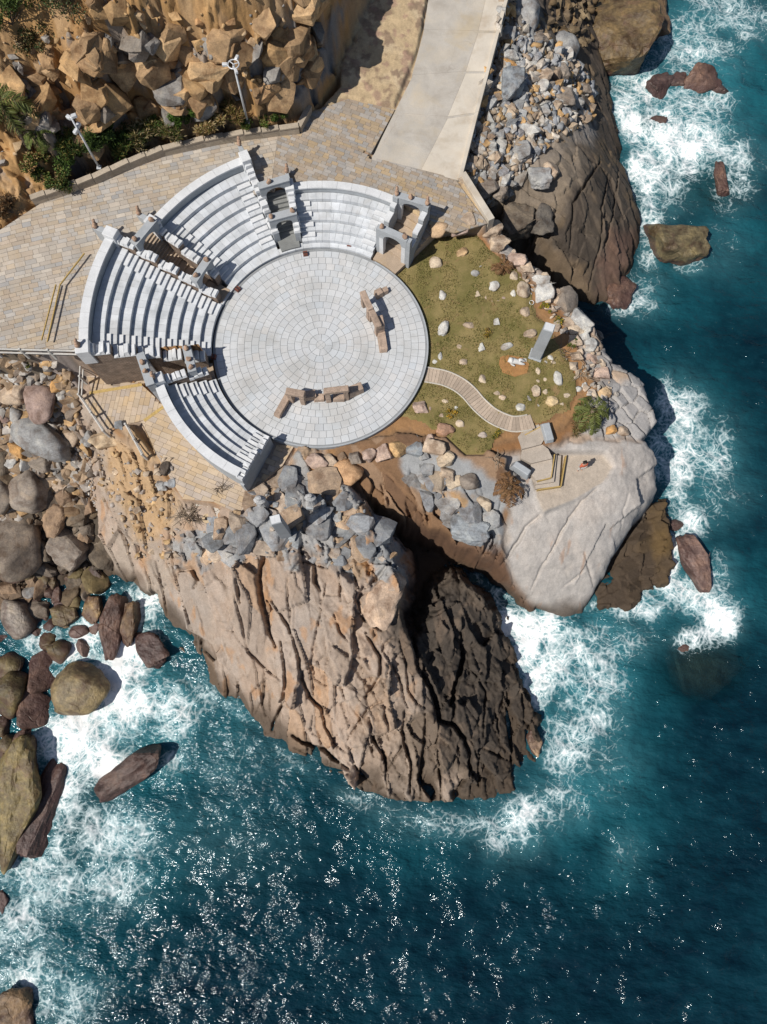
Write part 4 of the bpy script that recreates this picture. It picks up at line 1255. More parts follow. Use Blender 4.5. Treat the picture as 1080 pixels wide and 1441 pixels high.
side_wall('L', 1, .72, -.9, 'tall brown brick wall with stepped pale coping on the south end of the tallest seats', butt=False)
side_wall('L', 0, .5, -.4, 'stepped wall with jagged pale coping on the north end of the tallest seats')
side_wall('TL', 1, .5, -.4, 'brown brick passage wall with jagged coping at the west end of the middle seats')
side_wall('TL', 0, .45, -.4, 'stepped pale wall at the east end of the seats below the cliff', brick=False)
side_wall('T', 1, .42, -.4, 'thin stepped wall on the west end of the lowest seats', brick=False)
side_wall('BL', 0, .5, -.9, 'stepped jagged wall at the north end of the free-standing tier', butt=False)
# end wall of the free-standing tier, dark in its own shade
side_wall('BL', 1, .35, -.5, 'stepped end wall of the free-standing tier facing the headland', pier_out=False, brick=False, over=.1)


# ------------------------------------------------------------------ arches over the passages
def arch(A, Bp, z0, zs, z1, dep, label, seedv, fin=(0, 1), out=None):
    """free arch: two legs and a beam with a round underside; A, B are the outer foot points"""
    A, Bp = Vector((*A, 0)), Vector((*Bp, 0))
    d = (Bp - A); L = d.length; d = d / L
    nrm = Vector((-d.y, d.x, 0)) * dep / 2
    c = (A + Bp) / 2
    t = empty('archway', (c.x, c.y, z0)); tag(t, label, 'arch', 'stone arches across the passages')
    lw = .30
    for s_ in (0, 1):
        q0 = A + d * (0 if s_ == 0 else L - lw); q1 = q0 + d * lw
        m = MB(); m.prism([q0 - nrm, q1 - nrm, q1 + nrm, q0 + nrm], z0, zs)
        pin(m.build('pillar', M_granw, t))
    m = MB(); n = 12
    u0, u1 = lw, L - lw
    for i in range(n):
        t0, t1 = i / n, (i + 1) / n
        f = lambda q: zs + (z1 - .28 - zs) * math.sqrt(max(0, 1 - (2 * q - 1) ** 2))
        x0, x1 = u0 + (u1 - u0) * t0, u0 + (u1 - u0) * t1
        a_, b_ = A + d * x0, A + d * x1
        za, zb = f(t0), f(t1)
        m.hexa([(*(a_ - nrm).xy, za), (*(b_ - nrm).xy, zb), (*(b_ + nrm).xy, zb), (*(a_ + nrm).xy, za)], [(*(a_ - nrm).xy, z1), (*(b_ - nrm).xy, z1), (*(b_ + nrm).xy, z1), (*(a_ + nrm).xy, z1)])
    for s_ in (0, 1):
        q0 = A + d * (-.06 if s_ == 0 else L - lw); q1 = q0 + d * (lw + .06)
        m.prism([q0 - nrm, q1 - nrm, q1 + nrm, q0 + nrm], zs, z1)
    pin(m.build('arch_beam', M_pier, t))
    nn = nrm * 1.12
    m = MB(); m.prism([A - nn - d * .09, Bp - nn + d * .09, Bp + nn + d * .09, A + nn - d * .09], z1 + .003, z1 + .09)
    pin(m.build('capping', M_pier, t))
    for k, f_ in enumerate(fin):
        p = A.lerp(Bp, f_)
        rough_stone('stone_knob', t, (p.x, p.y, z1 + .22), (.2, .2, .24), seedv + k, M_rockb)
    return t


arch(pol(13.15, 147.2), pol(13.35, 156.2), 1.2, 3.1, 4.0, .5, 'arch at the upper mouth of the passage west of the middle seats', 1, (.05, .9))
arch(pol(9.25, 145.6), pol(9.25, 156.9), -.3, 1.5, 2.4, .5, 'inner arch by the stage between the two western tiers', 3, (.1, .85))
arch(pol(11.75, 190.6), pol(11.55, 201.5), -.7, 2.0, 3.0, .5, 'arch between the tall brick wall and the free-standing tier', 5, (.3, .6))
arch(pol(8.85, 188.4), pol(8.8, 199.8), -.3, 1.4, 2.3, .5, 'inner arch by the stage beside the free-standing tier', 7, (.1, .55, .9))
arch(pol(11.15, 112.0), pol(11.2, 101.6), 1.2, 2.4, 3.2, .48, 'outer arch of the shaded passage north of the stage', 9, (.35,))
arch(pol(9.1, 113.0), pol(9.1, 101.2), -.3, 1.6, 2.4, .5, 'inner arch of the shaded passage north of the stage', 11, (.08, .9))
for k in range(1):
    t_ = [o for o in bpy.data.objects if o.get('label') == 'thin stepped wall on the west end of the lowest seats'][0]
# gateway at the east end: two side walls with piers, two arches
for nm, (ri, ai), (ro, ao), lab in (('l', (8.35, 60.8), (11.35, 61.4), 'west wall of the open gateway with blue-shaded stepped top'), ('r', (8.75, 46.0), (11.9, 50.7), 'east wall of the open gateway beside the lawn')):
    a_, b_ = Vector((*pol(ri, ai), 0)), Vector((*pol(ro, ao), 0))
    d = (b_ - a_).normalized(); nr_ = Vector((-d.y, d.x, 0)) * .19
    t = empty('gateway_wall', (*((a_ + b_) / 2).xy, -.4)); tag(t, lab, 'wall', 'walls of the open gateway')
    L = (b_ - a_).length
    steps = [(0, .38, 2.75), (.38, 1.2, 1.6), (1.2, 2.1, 2.05), (2.1, L - .45, 2.5), (L - .45, L, 3.05)]
    for u0, u1, zz in steps:
        m = MB(); m.prism([a_ + d * (u0 + .004) - nr_, a_ + d * (u1 - .004) - nr_, a_ + d * (u1 - .004) + nr_, a_ + d * (u0 + .004) + nr_], -.45, zz)
        pin(m.build('wall_block', M_pier, t))
        if zz < 2.6:
            m = MB(); w2 = nr_ * 1.12
            A4 = [a_ + d * (u0 + .05) - w2, a_ + d * (u1 - .05) - w2, a_ + d * (u1 - .05) + w2, a_ + d * (u0 + .05) + w2]
            m.hexa([(p.x, p.y, zz + .003) for p in A4], [(p.x * .94 + (a_ + d * (u0 + u1) / 2).x * .06, p.y * .94 + (a_ + d * (u0 + u1) / 2).y * .06, zz + .13) for p in A4])
            pin(m.build('coping_stone', M_granw, t))
    e = a_ + d * (L - .2)
    finial(t, e.x, e.y, 3.05, .95, ord(nm))
arch(pol(8.55, 60.4), pol(8.9, 47.3), -.3, 1.9, 2.72, .42, 'front arch of the open gateway facing the stage', 13, (.05, .92))
arch(pol(11.2, 60.6), pol(11.72, 51.2), .5, 2.3, 3.0, .42, 'rear arch of the open gateway facing the road', 15, (.45,))

# ------------------------------------------------------------------ passage floors
def ramp_floor(a0, a1, prof, mat, name, label, n=4):
    t = empty(name, (*pol(prof[0][0], (a0 + a1) / 2), prof[0][1])); tag(t, label, 'steps', 'stepped floors of the passages')
    for (r0, z0), (r1, z1) in zip(prof, prof[1:]):
        ns = max(1, round(abs(z1 - z0) / .16))
        for k in range(ns):
            m = MB(); ra = r0 + (r1 - r0) * k / ns; rb = r0 + (r1 - r0) * (k + 1) / ns
            z = z0 + (z1 - z0) * (k + .5) / ns if ns > 1 else max(z0, z1)
            arc_solid(m, ra, rb - .004, a0, a1, -.7, z, n)
            pin(m.build('step', mat, t))
    return t


M_pfloor = stone_mat('passage_paving', (.40, .31, .23), var=.18, bump=.2, mottle=1.0, stain=(.42, .30, .15), stain_amt=.4, jitter=.08)
M_pfloorD = stone_mat('dark_paving', (.20, .205, .20), var=.18, bump=.2, mottle=1.0, jitter=.08)  # darker, greyer paving than in the other passages
ramp_floor(147.6, 156.0, [(7.75, .16), (8.9, .2), (11.6, 1.0), (13.6, 2.85)], M_pfloor, 'passage_floor', 'sunken paved floor between the two western tiers')
ramp_floor(102.0, 112.2, [(7.75, .16), (8.9, .3), (11.5, 1.9)], M_pfloorD, 'passage_floor', 'shaded stone floor of the passage north of the stage')
ramp_floor(190.2, 199.2, [(7.7, -.05), (8.9, -.1), (12.0, -.62)], M_pfloor, 'passage_floor', 'paved floor of the passage beside the free-standing tier')
ramp_floor(46.5, 61.5, [(7.68, -.02), (8.8, .02), (11.9, .95)], M_pfloor, 'passage_floor', 'paved tan floor running through the open gateway')


# ------------------------------------------------------------------ pavings
def clip_poly(q, pts):
    """cut a small convex piece along the outline's sides that cross it"""
    n = len(pts)
    area = sum(pts[i][0] * pts[(i + 1) % n][1] - pts[(i + 1) % n][0] * pts[i][1] for i in range(n))
    sg = 1 if area > 0 else -1
    cx = sum(p[0] for p in q) / len(q); cy = sum(p[1] for p in q) / len(q)
    R = max(math.hypot(p[0] - cx, p[1] - cy) for p in q)
    for i in range(n):
        a, b = pts[i], pts[(i + 1) % n]
        ex, ey = b[0] - a[0], b[1] - a[1]; L = math.hypot(ex, ey) + 1e-9
        t = ((cx - a[0]) * ex + (cy - a[1]) * ey) / L
        dd = abs((cx - a[0]) * ey - (cy - a[1]) * ex) / L
        if dd > R or t < -.15 or t > L + .15:
            continue
        f = lambda p: sg * (ex * (p[1] - a[1]) - ey * (p[0] - a[0])) / L
        out = []
        for k in range(len(q)):
            p, r = q[k], q[(k + 1) % len(q)]
            fp, fr = f(p), f(r)
            if fp >= 0:
                out.append(p)
            if (fp >= 0) != (fr >= 0):
                u = fp / (fp - fr); out.append(tuple(p[m] + (r[m] - p[m]) * u for m in range(3)))
        q = out
        if len(q) < 3:
            return []
    return q


def pave(name, poly, zf, ang, roww, lens, pal, label, skip, nobj, seed, kind=True):
    """courses of stone slabs; the widest are separate parts, the rest one sheet"""
    pts = [P(*p) for p in poly]
    a = np.array(pts); c0 = a.mean(0)
    cs, sn = math.cos(ang), math.sin(ang)
    R = np.hypot(*(a - c0).T).max() + 2
    rk = random.Random(seed)
    recs = []
    v = -R
    while v < R:
        u = -R + rk.uniform(0, 1)
        w = roww * rk.choice((1, 1, 1, .8, 1.25))
        while u < R:
            l = rk.uniform(*lens)
            recs.append((u + l / 2, v + w / 2, l, w)); u += l
        v += w
    rec = np.array(recs)
    wx = c0[0] + rec[:, 0] * cs - rec[:, 1] * sn; wy = c0[1] + rec[:, 0] * sn + rec[:, 1] * cs
    sd = poly_sd(pts, wx, wy)
    keep_ = (sd > -.45) & ~skip(wx, wy)
    rec, wx, wy, sd = rec[keep_], wx[keep_], wy[keep_], sd[keep_]
    px, py = PIX(wx, wy, np.array([float(zf(x, y)) for x, y in zip(wx, wy)]))
    vis = (px > 0) & (px < 1080) & (py > 0) & (py < 1441)
    order = np.argsort(-(rec[:, 2] * rec[:, 3] * vis))
    big = set(order[:nobj].tolist())
    t = empty(name, (c0[0], c0[1], float(zf(*c0))))
    struct(t)
    sh = MB(); sc_ = []
    g = .008
    tone = fbm(wx / 3.0, wy / 3.0, 3, seed + 5)
    for i in range(len(rec)):
        l, w = rec[i, 2] / 2 - g, rec[i, 3] / 2 - g
        cc = pal[min(len(pal) - 1, int(rk.random() ** (1.2 if tone[i] > 0 else .85) * len(pal)))]
        k = rk.uniform(.9, 1.1)
        cc = tuple(x * k for x in cc)
        q4 = []
        for sx_, sy_ in ((-1, -1), (1, -1), (1, 1), (-1, 1)):
            x = wx[i] + sx_ * l * cs - sy_ * w * sn; y = wy[i] + sx_ * l * sn + sy_ * w * cs
            q4.append((x, y, float(zf(x, y))))
        if sd[i] < 1.2:
            q4 = clip_poly(q4, pts)
            if len(q4) < 3:
                continue
            if float(poly_sd(pts, np.array([sum(p[0] for p in q4) / len(q4)]), np.array([sum(p[1] for p in q4) / len(q4)]))[0]) < .0:
                continue
            q4 = [(x, y, float(zf(x, y))) for x, y, _z in q4]
        dz = rk.uniform(-.004, .004)
        if i in big:
            m = MB(); m.hexa([(p[0] - c0[0], p[1] - c0[1], p[2] - .12 - t.location.z) for p in q4], [(p[0] - c0[0], p[1] - c0[1], p[2] + dz - t.location.z) for p in q4])
            m.build('paving_slab', M_paver, t, color=cc)
        else:
            sh.hexa([(p[0] - c0[0], p[1] - c0[1], p[2] - .12 - t.location.z) for p in q4], [(p[0] - c0[0], p[1] - c0[1], p[2] + dz - t.location.z) for p in q4])
            sc_ += [cc] * (2 * len(q4))
    if sc_:
        sheet_build(sh, sc_, 'small_paving_slabs', M_paverA, t)
    return t


def in_theatre(x, y):
    th = np.degrees(np.arctan2(y - SC[1], x - SC[0])) % 360
    r = np.hypot(x - SC[0], y - SC[1])
    ro = rout(th) + np.where((th > 100) & (th < 114), -.1, np.where((th > 45) & (th < 62.5), 0, np.where((th > 146) & (th < 157), -.05, .05)))
    return (r < ro) | ((th > 187) & (th < 260))


PAL_U = [(.42, .365, .305), (.40, .355, .305), (.44, .385, .325), (.39, .36, .325), (.41, .34, .27), (.43, .355, .27), (.36, .345, .33), (.46, .41, .35)]
PAL_L = [(.46, .36, .26), (.43, .345, .265), (.47, .375, .275), (.42, .35, .29), (.46, .345, .225)]
PAL_G = [(.33, .265, .205), (.30, .255, .21), (.35, .29, .23), (.31, .29, .27), (.38, .29, .19), (.36, .33, .30)]
wallx = P(300, 230, 2.4)[0]
PW = [p for p in PLAZA]
pave('upper_plaza', [(-150, 440, 3.2), (-60, 365, 3.2), (30, 306, 3.2), (60, 287, 3.1), (135, 258, 2.9), (232, 218, 2.6), (345, 196, 2.2), (392, 189, 2.0), (370, 330, 2.6), (300, 480, 2.6), (190, 505, 3.3), (112, 488, 3.3), (-150, 490, 3.3)], plaza_z, rad(18), .30, (.38, .85), PAL_U, '', in_theatre, 285, 5)
pave('gate_plaza', [(392, 189.5, 2.0), (422, 187.5, 1.9), (438, 158, 1.9), (490, 138, 1.8), (556, 152, 1.6), (520, 222, 1.45), (640, 250, 1.15), (686, 314, .95), (640, 330, .9), (596, 318, .95), (560, 300, 1.2), (540, 340, 1.1), (371, 330, 2.6)], plaza_z, rad(-20), .27, (.35, .75), PAL_G, '', in_theatre, 285, 6)
LZ = [((112, 500, -.85), (130, 552, -.85), (200, 541, -.85), (214, 536, -.85), (214, 500, -.85)), ((112, 556, -.62), (130, 554, -.62), (200, 542, -.62), (232, 571, -.62), (200, 592, -.62), (150, 604, -.62)), ((200, 593, -.42), (233, 572, -.42), (262, 580, -.42), (320, 620, -.42), (372, 630, -.42), (385, 626, -.42), (415, 626, -.42), (398, 655, -.42), (366, 682, -.42), (362, 704, -.42), (335, 722, -.42), (300, 706, -.42), (258, 702, -.42), (246, 684, -.42), (222, 642, -.42))]
no = lambda x, y: (np.hypot(x - SC[0], y - SC[1]) < np.where(np.degrees(np.arctan2(y - SC[1], x - SC[0])) % 360 < 200.6, np.where(np.degrees(np.arctan2(y - SC[1], x - SC[0])) % 360 < 190, 15.2, 12.0), np.where(np.degrees(np.arctan2(y - SC[1], x - SC[0])) % 360 > 246.5, 7.6, 11.1)))
pave('lower_terrace', LZ[0], lambda x, y: -.85, rad(-8), .32, (.45, .8), PAL_L, '', no, 20, 7)
pave('lower_terrace', LZ[1], lambda x, y: -.62, rad(82), .32, (.45, .8), PAL_L, '', no, 100, 8)
pave('lower_terrace', LZ[2], lambda x, y: -.42, rad(-23), .32, (.5, .95), PAL_L, '', no, 170, 9)


# step edges with worn yellow paint
def strip(name, pa, pb, w, h, mat, label, cat, parent=None):
    a_, b_ = Vector(pa), Vector(pb)
    d = (b_ - a_).normalized(); n_ = Vector((-d.y, d.x, 0)).normalized() * w / 2
    m = MB()
    A4 = [a_ - n_, b_ - n_, b_ + n_, a_ + n_]
    m.hexa([tuple(p - Vector((0, 0, h))) for p in A4], [tuple(p) for p in A4])
    o = m.build(name, mat, parent)
    if label:
        tag(o, label, cat)
    return o


strip('step_edge', P3(126, 553, -.60), P3(200, 541, -.60), .22, .3, M_yellow, 'faded yellow step edge below the brick wall', 'step')
strip('step_edge', P3(203, 592, -.40), P3(232, 571, -.40), .22, .3, M_yellow, 'faded yellow step edge near the short stone railing', 'step')

# ------------------------------------------------------------------ road, kerb and retaining wall
def road_z(y):
    return float(np.clip(1.15 + (y - P(640, 245, 1.15)[1]) * .065, .9, 3)) + .02


def slab(name, pts, mat, parent, lift=0, th=.25):
    w = [P(*p) for p in pts]
    m = MB(); m.hexa([(x, y, road_z(y) - th) for x, y in w], [(x, y, road_z(y) + lift) for x, y in w])
    return m.build(name, mat, parent)


rd = empty('road', P3(600, 200, 1.4)); struct(rd)
Lf = [(521, 224), (560, 160), (580, 110), (596, 50), (604, 0), (616, -80)]; Rt = [(592, 238), (630, 165), (655, 105), (672, 52), (684, 0), (700, -80)]; Er = [(645, 250), (668, 160), (683, 105), (697, 52), (711, 0), (731, -80)]
for i in range(5):
    g = .12
    pin(slab('road_slab', [(*Lf[i], 1.4), (*Rt[i], 1.4), (Rt[i + 1][0], Rt[i + 1][1] + g, 1.6), (Lf[i + 1][0], Lf[i + 1][1] + g, 1.6)], M_conc, rd))
    pin(slab('verge_slab', [(Rt[i][0] + .3, Rt[i][1], 1.4), (*Er[i], 1.4), (Er[i + 1][0], Er[i + 1][1] + g, 1.6), (Rt[i + 1][0] + .3, Rt[i + 1][1] + g, 1.6)], M_concL, rd, .012))
pin(slab('road_bed', [(*Lf[0], 1.4), (*Er[0], 1.4), (*Er[-1], 1.6), (*Lf[-1], 1.6), (*Lf[3], 1.6), (*Lf[2], 1.6)], M_conc, rd, -.02, .5))
rw = empty('retaining_wall', P3(680, 150, 0)); tag(rw, 'pale concrete retaining wall between the road and the rubble', 'wall')
for i in range(5):
    w = [Vector((*P(x, y, 1.5), 0)) for x, y in (Er[i], Er[i + 1])]
    n_ = Vector((.28, .06, 0))
    m = MB(); z0, z1 = road_z(w[0].y) + .16, road_z(w[1].y) + .16
    e_ = (w[1] - w[0]).normalized() * .006
    a4 = [w[0] + e_, w[0] + n_ + e_, w[1] + n_ - e_, w[1] - e_]
    m.hexa([(p.x, p.y, -3) for p in a4], [(a4[0].x, a4[0].y, z0), (a4[1].x, a4[1].y, z0), (a4[2].x, a4[2].y, z1), (a4[3].x, a4[3].y, z1)])
    pin(m.build('wall_panel', M_concL, rw))
w0, w1 = Vector((*P(647, 246, 1.2), 0)), Vector((*P(688, 311, 1.2), 0))
d_ = (w1 - w0).normalized(); n_ = Vector((d_.y, -d_.x, 0)) * -.5
m = MB(); m.hexa([(p.x, p.y, -3) for p in (w0, w1, w1 + n_, w0 + n_)], [(w0.x, w0.y, 1.32), (w1.x, w1.y, 1.25), (w1.x + n_.x, w1.y + n_.y, 1.25), (w0.x + n_.x, w0.y + n_.y, 1.32)])
pin(m.build('end_parapet', M_concL, rw, bevel=.02))
# planter wall at the foot of the cliff
cw = empty('planter_wall', P3(230, 215, 2.6)); tag(cw, 'low stone kerb wall along the planting at the cliff foot', 'wall')
M_kerb = stone_mat('kerb_stone', (.38, .32, .25), var=.2, bump=.35, mottle=1.5, jitter=.1)
cp = [(50, 288, 3.1), (90, 275, 3.0), (135, 258, 2.9), (185, 236, 2.75), (232, 218, 2.6), (290, 205, 2.4), (345, 196, 2.2), (394, 189, 2.05), (422, 187, 1.9), (437, 158, 1.9)]
for i in range(len(cp) - 1):
    a_, b_ = Vector((*P(*cp[i]), 0)), Vector((*P(*cp[i + 1]), 0))
    L = (b_ - a_).length; d = (b_ - a_) / L; n_ = Vector((-d.y, d.x, 0)) * .17
    k = max(1, round(L / 1.3))
    for j in range(k):
        q0 = a_ + d * (L * j / k + .006); q1 = a_ + d * (L * (j + 1) / k - .006)
        zz = float(plaza_z(q0.x, q0.y)) + .62
        m = MB(); m.prism([q0 - n_, q1 - n_, q1 + n_, q0 + n_], zz - 1.2, zz - .1); pin(m.build('wall_block', M_kerb, cw))
        m = MB(); m.prism([q0 - n_ * 1.2, q1 - n_ * 1.2, q1 + n_ * 1.2, q0 + n_ * 1.2], zz - .098, zz); pin(m.build('coping_stone', M_kerb, cw))
# yellow rail lying on the plaza
for k, (a4, b4) in enumerate((((68, 482, 3.3), (86, 402, 3.3)), ((86, 402, 3.3), (120, 358, 3.2)), ((60, 480, 3.3), (80, 402, 3.3)))):
    m = MB(); m.tube([P3(*a4) + Vector((0, 0, .12)), P3(*b4) + Vector((0, 0, .12))], .06, 6)
    tag(m.build('yellow_rail', M_yellow, None), ['yellow handrail bar running up the left plaza', 'short yellow handrail bar slanting off at the top', 'thin yellow bar beside the longer one on the plaza'][k], 'rail')
# ------------------------------------------------------------------ loose rock
M_rock = stone_mat('boulder_stone', src='object', var=.28, bscale=5, bump=.6, speck=.22, mottle=1.5, crack=.8, crackw=.02, crack_amt=.3, patch=(1.1, (.62, .56, .52), (1.3, 1.27, 1.2)), rough=.85, bdist=.05, stain=(.30, .20, .12), stain_amt=.22)
M_wetrock = stone_mat('wet_boulder', src='object', var=.35, bscale=1.8, bump=.8, speck=.3, mottle=1.4, crack=.33, crackw=.012, crack_amt=.3, patch=(.75, (.5, .42, .4), (1.45, 1.4, 1.25)), rough=.5, spec=.4, bdist=.16, stain=(.11, .06, .045), stain_amt=.55)


def tide(m):
    """weed and wet stain below the reach of the waves"""
    t = m.node_tree; b_ = t.nodes['Principled BSDF']
    src = b_.inputs['Base Color'].links[0].from_socket
    g = t.nodes.new('ShaderNodeNewGeometry'); sp = t.nodes.new('ShaderNodeSeparateXYZ'); t.links.new(g.outputs['Position'], sp.inputs[0])
    hz = mth(t, 'ADD', mth(t, 'SUBTRACT', sp.outputs[2], SEA), mth(t, 'MULTIPLY', mth(t, 'SUBTRACT', noise(t, g.outputs['Position'], .9, 5), .5), 1.6))
    w = ramp(t, hz, [(.25, 1), (.75, 0)])
    c = mixc(t, mth(t, 'MULTIPLY', w, .8), src, (.075, .04, .035))
    t.links.new(c, b_.inputs['Base Color'])


tide(M_wetrock)
M_rubble = stone_mat('rubble_stone', src='attr', var=.2, bscale=6, bump=.5, speck=.18, mottle=2, rough=.87, bdist=.04)


def hull_rock(seed, npts, name):
    """angular stone: hull of random points with cut corners"""
    r_ = random.Random(seed)
    bm = bmesh.new()
    vs = []
    for _ in range(npts):
        v = Vector((r_.gauss(0, 1), r_.gauss(0, 1), r_.gauss(0, 1))).normalized()
        v = Vector((max(-.72, min(.72, v.x)), max(-.72, min(.72, v.y)), max(-.62, min(.62, v.z))))
        vs.append(bm.verts.new(v * r_.uniform(.85, 1.1)))
    ret = bmesh.ops.convex_hull(bm, input=bm.verts)
    bmesh.ops.delete(bm, geom=[v for v in bm.verts if not v.link_faces], context='VERTS')
    return bm


def rock_mesh(seed, angular, sub, soft=1.0):
    r_ = random.Random(seed)
    if angular:
        bm = hull_rock(seed, 16 if sub > 2 else 12, '')
        if sub > 2:
            bmesh.ops.bevel(bm, geom=list(bm.edges), offset=.05 * soft, segments=1, affect='EDGES')
            bmesh.ops.triangulate(bm, faces=bm.faces)
            for _ in range(2 if sub == 3 else 3):
                bmesh.ops.subdivide_edges(bm, edges=[e_ for e_ in bm.edges if e_.calc_length() > (.22 if sub == 3 else .11)], cuts=1)
                bmesh.ops.triangulate(bm, faces=bm.faces)
        co = np.array([v.co[:] for v in bm.verts])
        if sub > 2:
            n1_ = fbm(co[:, 0] * 1.6 + seed, co[:, 1] * 1.6 + co[:, 2] * 1.3, 3, seed % 60)
            n2_ = fbm(co[:, 0] * 5 + seed, co[:, 1] * 5 + co[:, 2] * 4.1, 2, seed % 50)
            co = co * (1 + .13 * soft * n1_ + (.025 if sub == 3 else .04) * n2_)[:, None]
    else:
        bm = bmesh.new(); bmesh.ops.create_icosphere(bm, subdivisions=sub, radius=1)
        co = np.array([v.co[:] for v in bm.verts]); k = np.ones(len(co))
        for _ in range(8):
            n_ = np.array(Vector((r_.gauss(0, 1), r_.gauss(0, 1), r_.gauss(0, .8))).normalized()[:]); q_ = r_.uniform(.62, .85)
            c = co @ n_
            kk = np.where(c > .05, q_ / np.maximum(c, .05), 9)
            k = -np.log(np.exp(-14 * k) + np.exp(-14 * np.minimum(kk, 3))) / 14
        nn = 1.5 * fbm(co[:, 0] * 1.3 + seed, co[:, 1] * 1.3 + co[:, 2] * .9, 4, seed % 60); n2_ = fbm(co[:, 0] * 4 + seed, co[:, 1] * 4 + co[:, 2] * 2.9, 3, seed % 50)
        co = co * (k * (1 + .08 * nn + .02 * n2_))[:, None]
    co = co - (co.max(0) + co.min(0)) / 2
    co = co / np.abs(co).max(0)
    for v, c in zip(bm.verts, co):
        v.co = c
    bmesh.ops.recalc_face_normals(bm, faces=bm.faces)
    bmesh.ops.triangulate(bm, faces=bm.faces)
    me = bpy.data.meshes.new('rock_%d' % seed); bm.to_mesh(me); bm.free()
    if not angular:
        me.polygons.foreach_set('use_smooth', [True] * len(me.polygons))
    return me


RA = [rock_mesh(100 + i, True, 3) for i in range(12)]
RR_ = [rock_mesh(200 + i, False, 4) for i in range(9)]
RAw = [rock_mesh(300 + i, True, 4) for i in range(8)]
SML = [rock_mesh(400 + i, True, 2) for i in range(14)]
RC = [rock_mesh(500 + i, True, 3, .35) for i in range(12)]
for L_ in (RA, RR_, RAw, SML, RC):
    for me in L_:
        me.materials.append(M_rock)
WETM_ = {}


def wet_copy(me):
    if me.name not in WETM_:
        c = me.copy(); c.materials.clear(); c.materials.append(M_wetrock); WETM_[me.name] = c
    return WETM_[me.name]


CLS = dict(grey=(.27, .27, .27), blue=(.24, .26, .28), light=(.42, .415, .40), white=(.50, .49, .46), tan=(.42, .33, .25), cream=(.47, .385, .29), orange=(.44, .25, .10), mauve=(.26, .19, .165), brown=(.24, .165, .11), gbrown=(.23, .195, .165), dark=(.10, .08, .065), olive=(.105, .08, .036), olive2=(.155, .12, .06), redb=(.125, .075, .058), purple=(.085, .056, .05), dbrown=(.145, .095, .055), pink=(.40, .30, .25))
_rc = [0]


def pxm(x, y, z):
    return FPX / (y * ST + (CAMH - z) * CT)


def rock(cx, cy, rx, ry, rot, col, label, kind='A', h=.75, name='boulder', cat='boulder', group=None, zc=None, wet=False, tilt=0.0, sub=.35):
    """a single boulder placed where the photograph shows it; radii in photo pixels"""
    _rc[0] += 1
    i = _rc[0]
    p = S(cx, cy) if zc is None else P3(cx, cy, zc)
    s = pxm(p.x, p.y, p.z)
    a, b = rx / s, ry / s / .95
    hh = h * (a + b) / 2
    zb = p.z if zc is None else zc
    zcen = zb + hh * (1 - 2 * sub)
    x, y = P(cx, cy, zcen + .25 * hh)
    me = {'A': RA, 'R': RR_, 'W': RAw, 'S': SML}[kind]
    me = me[(i * 7 + int(cx)) % len(me)]
    if wet:
        me = wet_copy(me)
    c = CLS[col] if isinstance(col, str) else col
    r_ = random.Random(i)
    kk = r_.uniform(.9, 1.1); c = tuple(v * kk for v in c)
    o = link(name, me, None, None, loc=(x, y, zcen), rot=(r_.uniform(-.12, .12), r_.uniform(-.12, .12) + tilt, -rad(rot)), scale=(a * 1.06, b * 1.06, hh), color=c)
    if label:
        tag(o, label, cat, group)
    return o


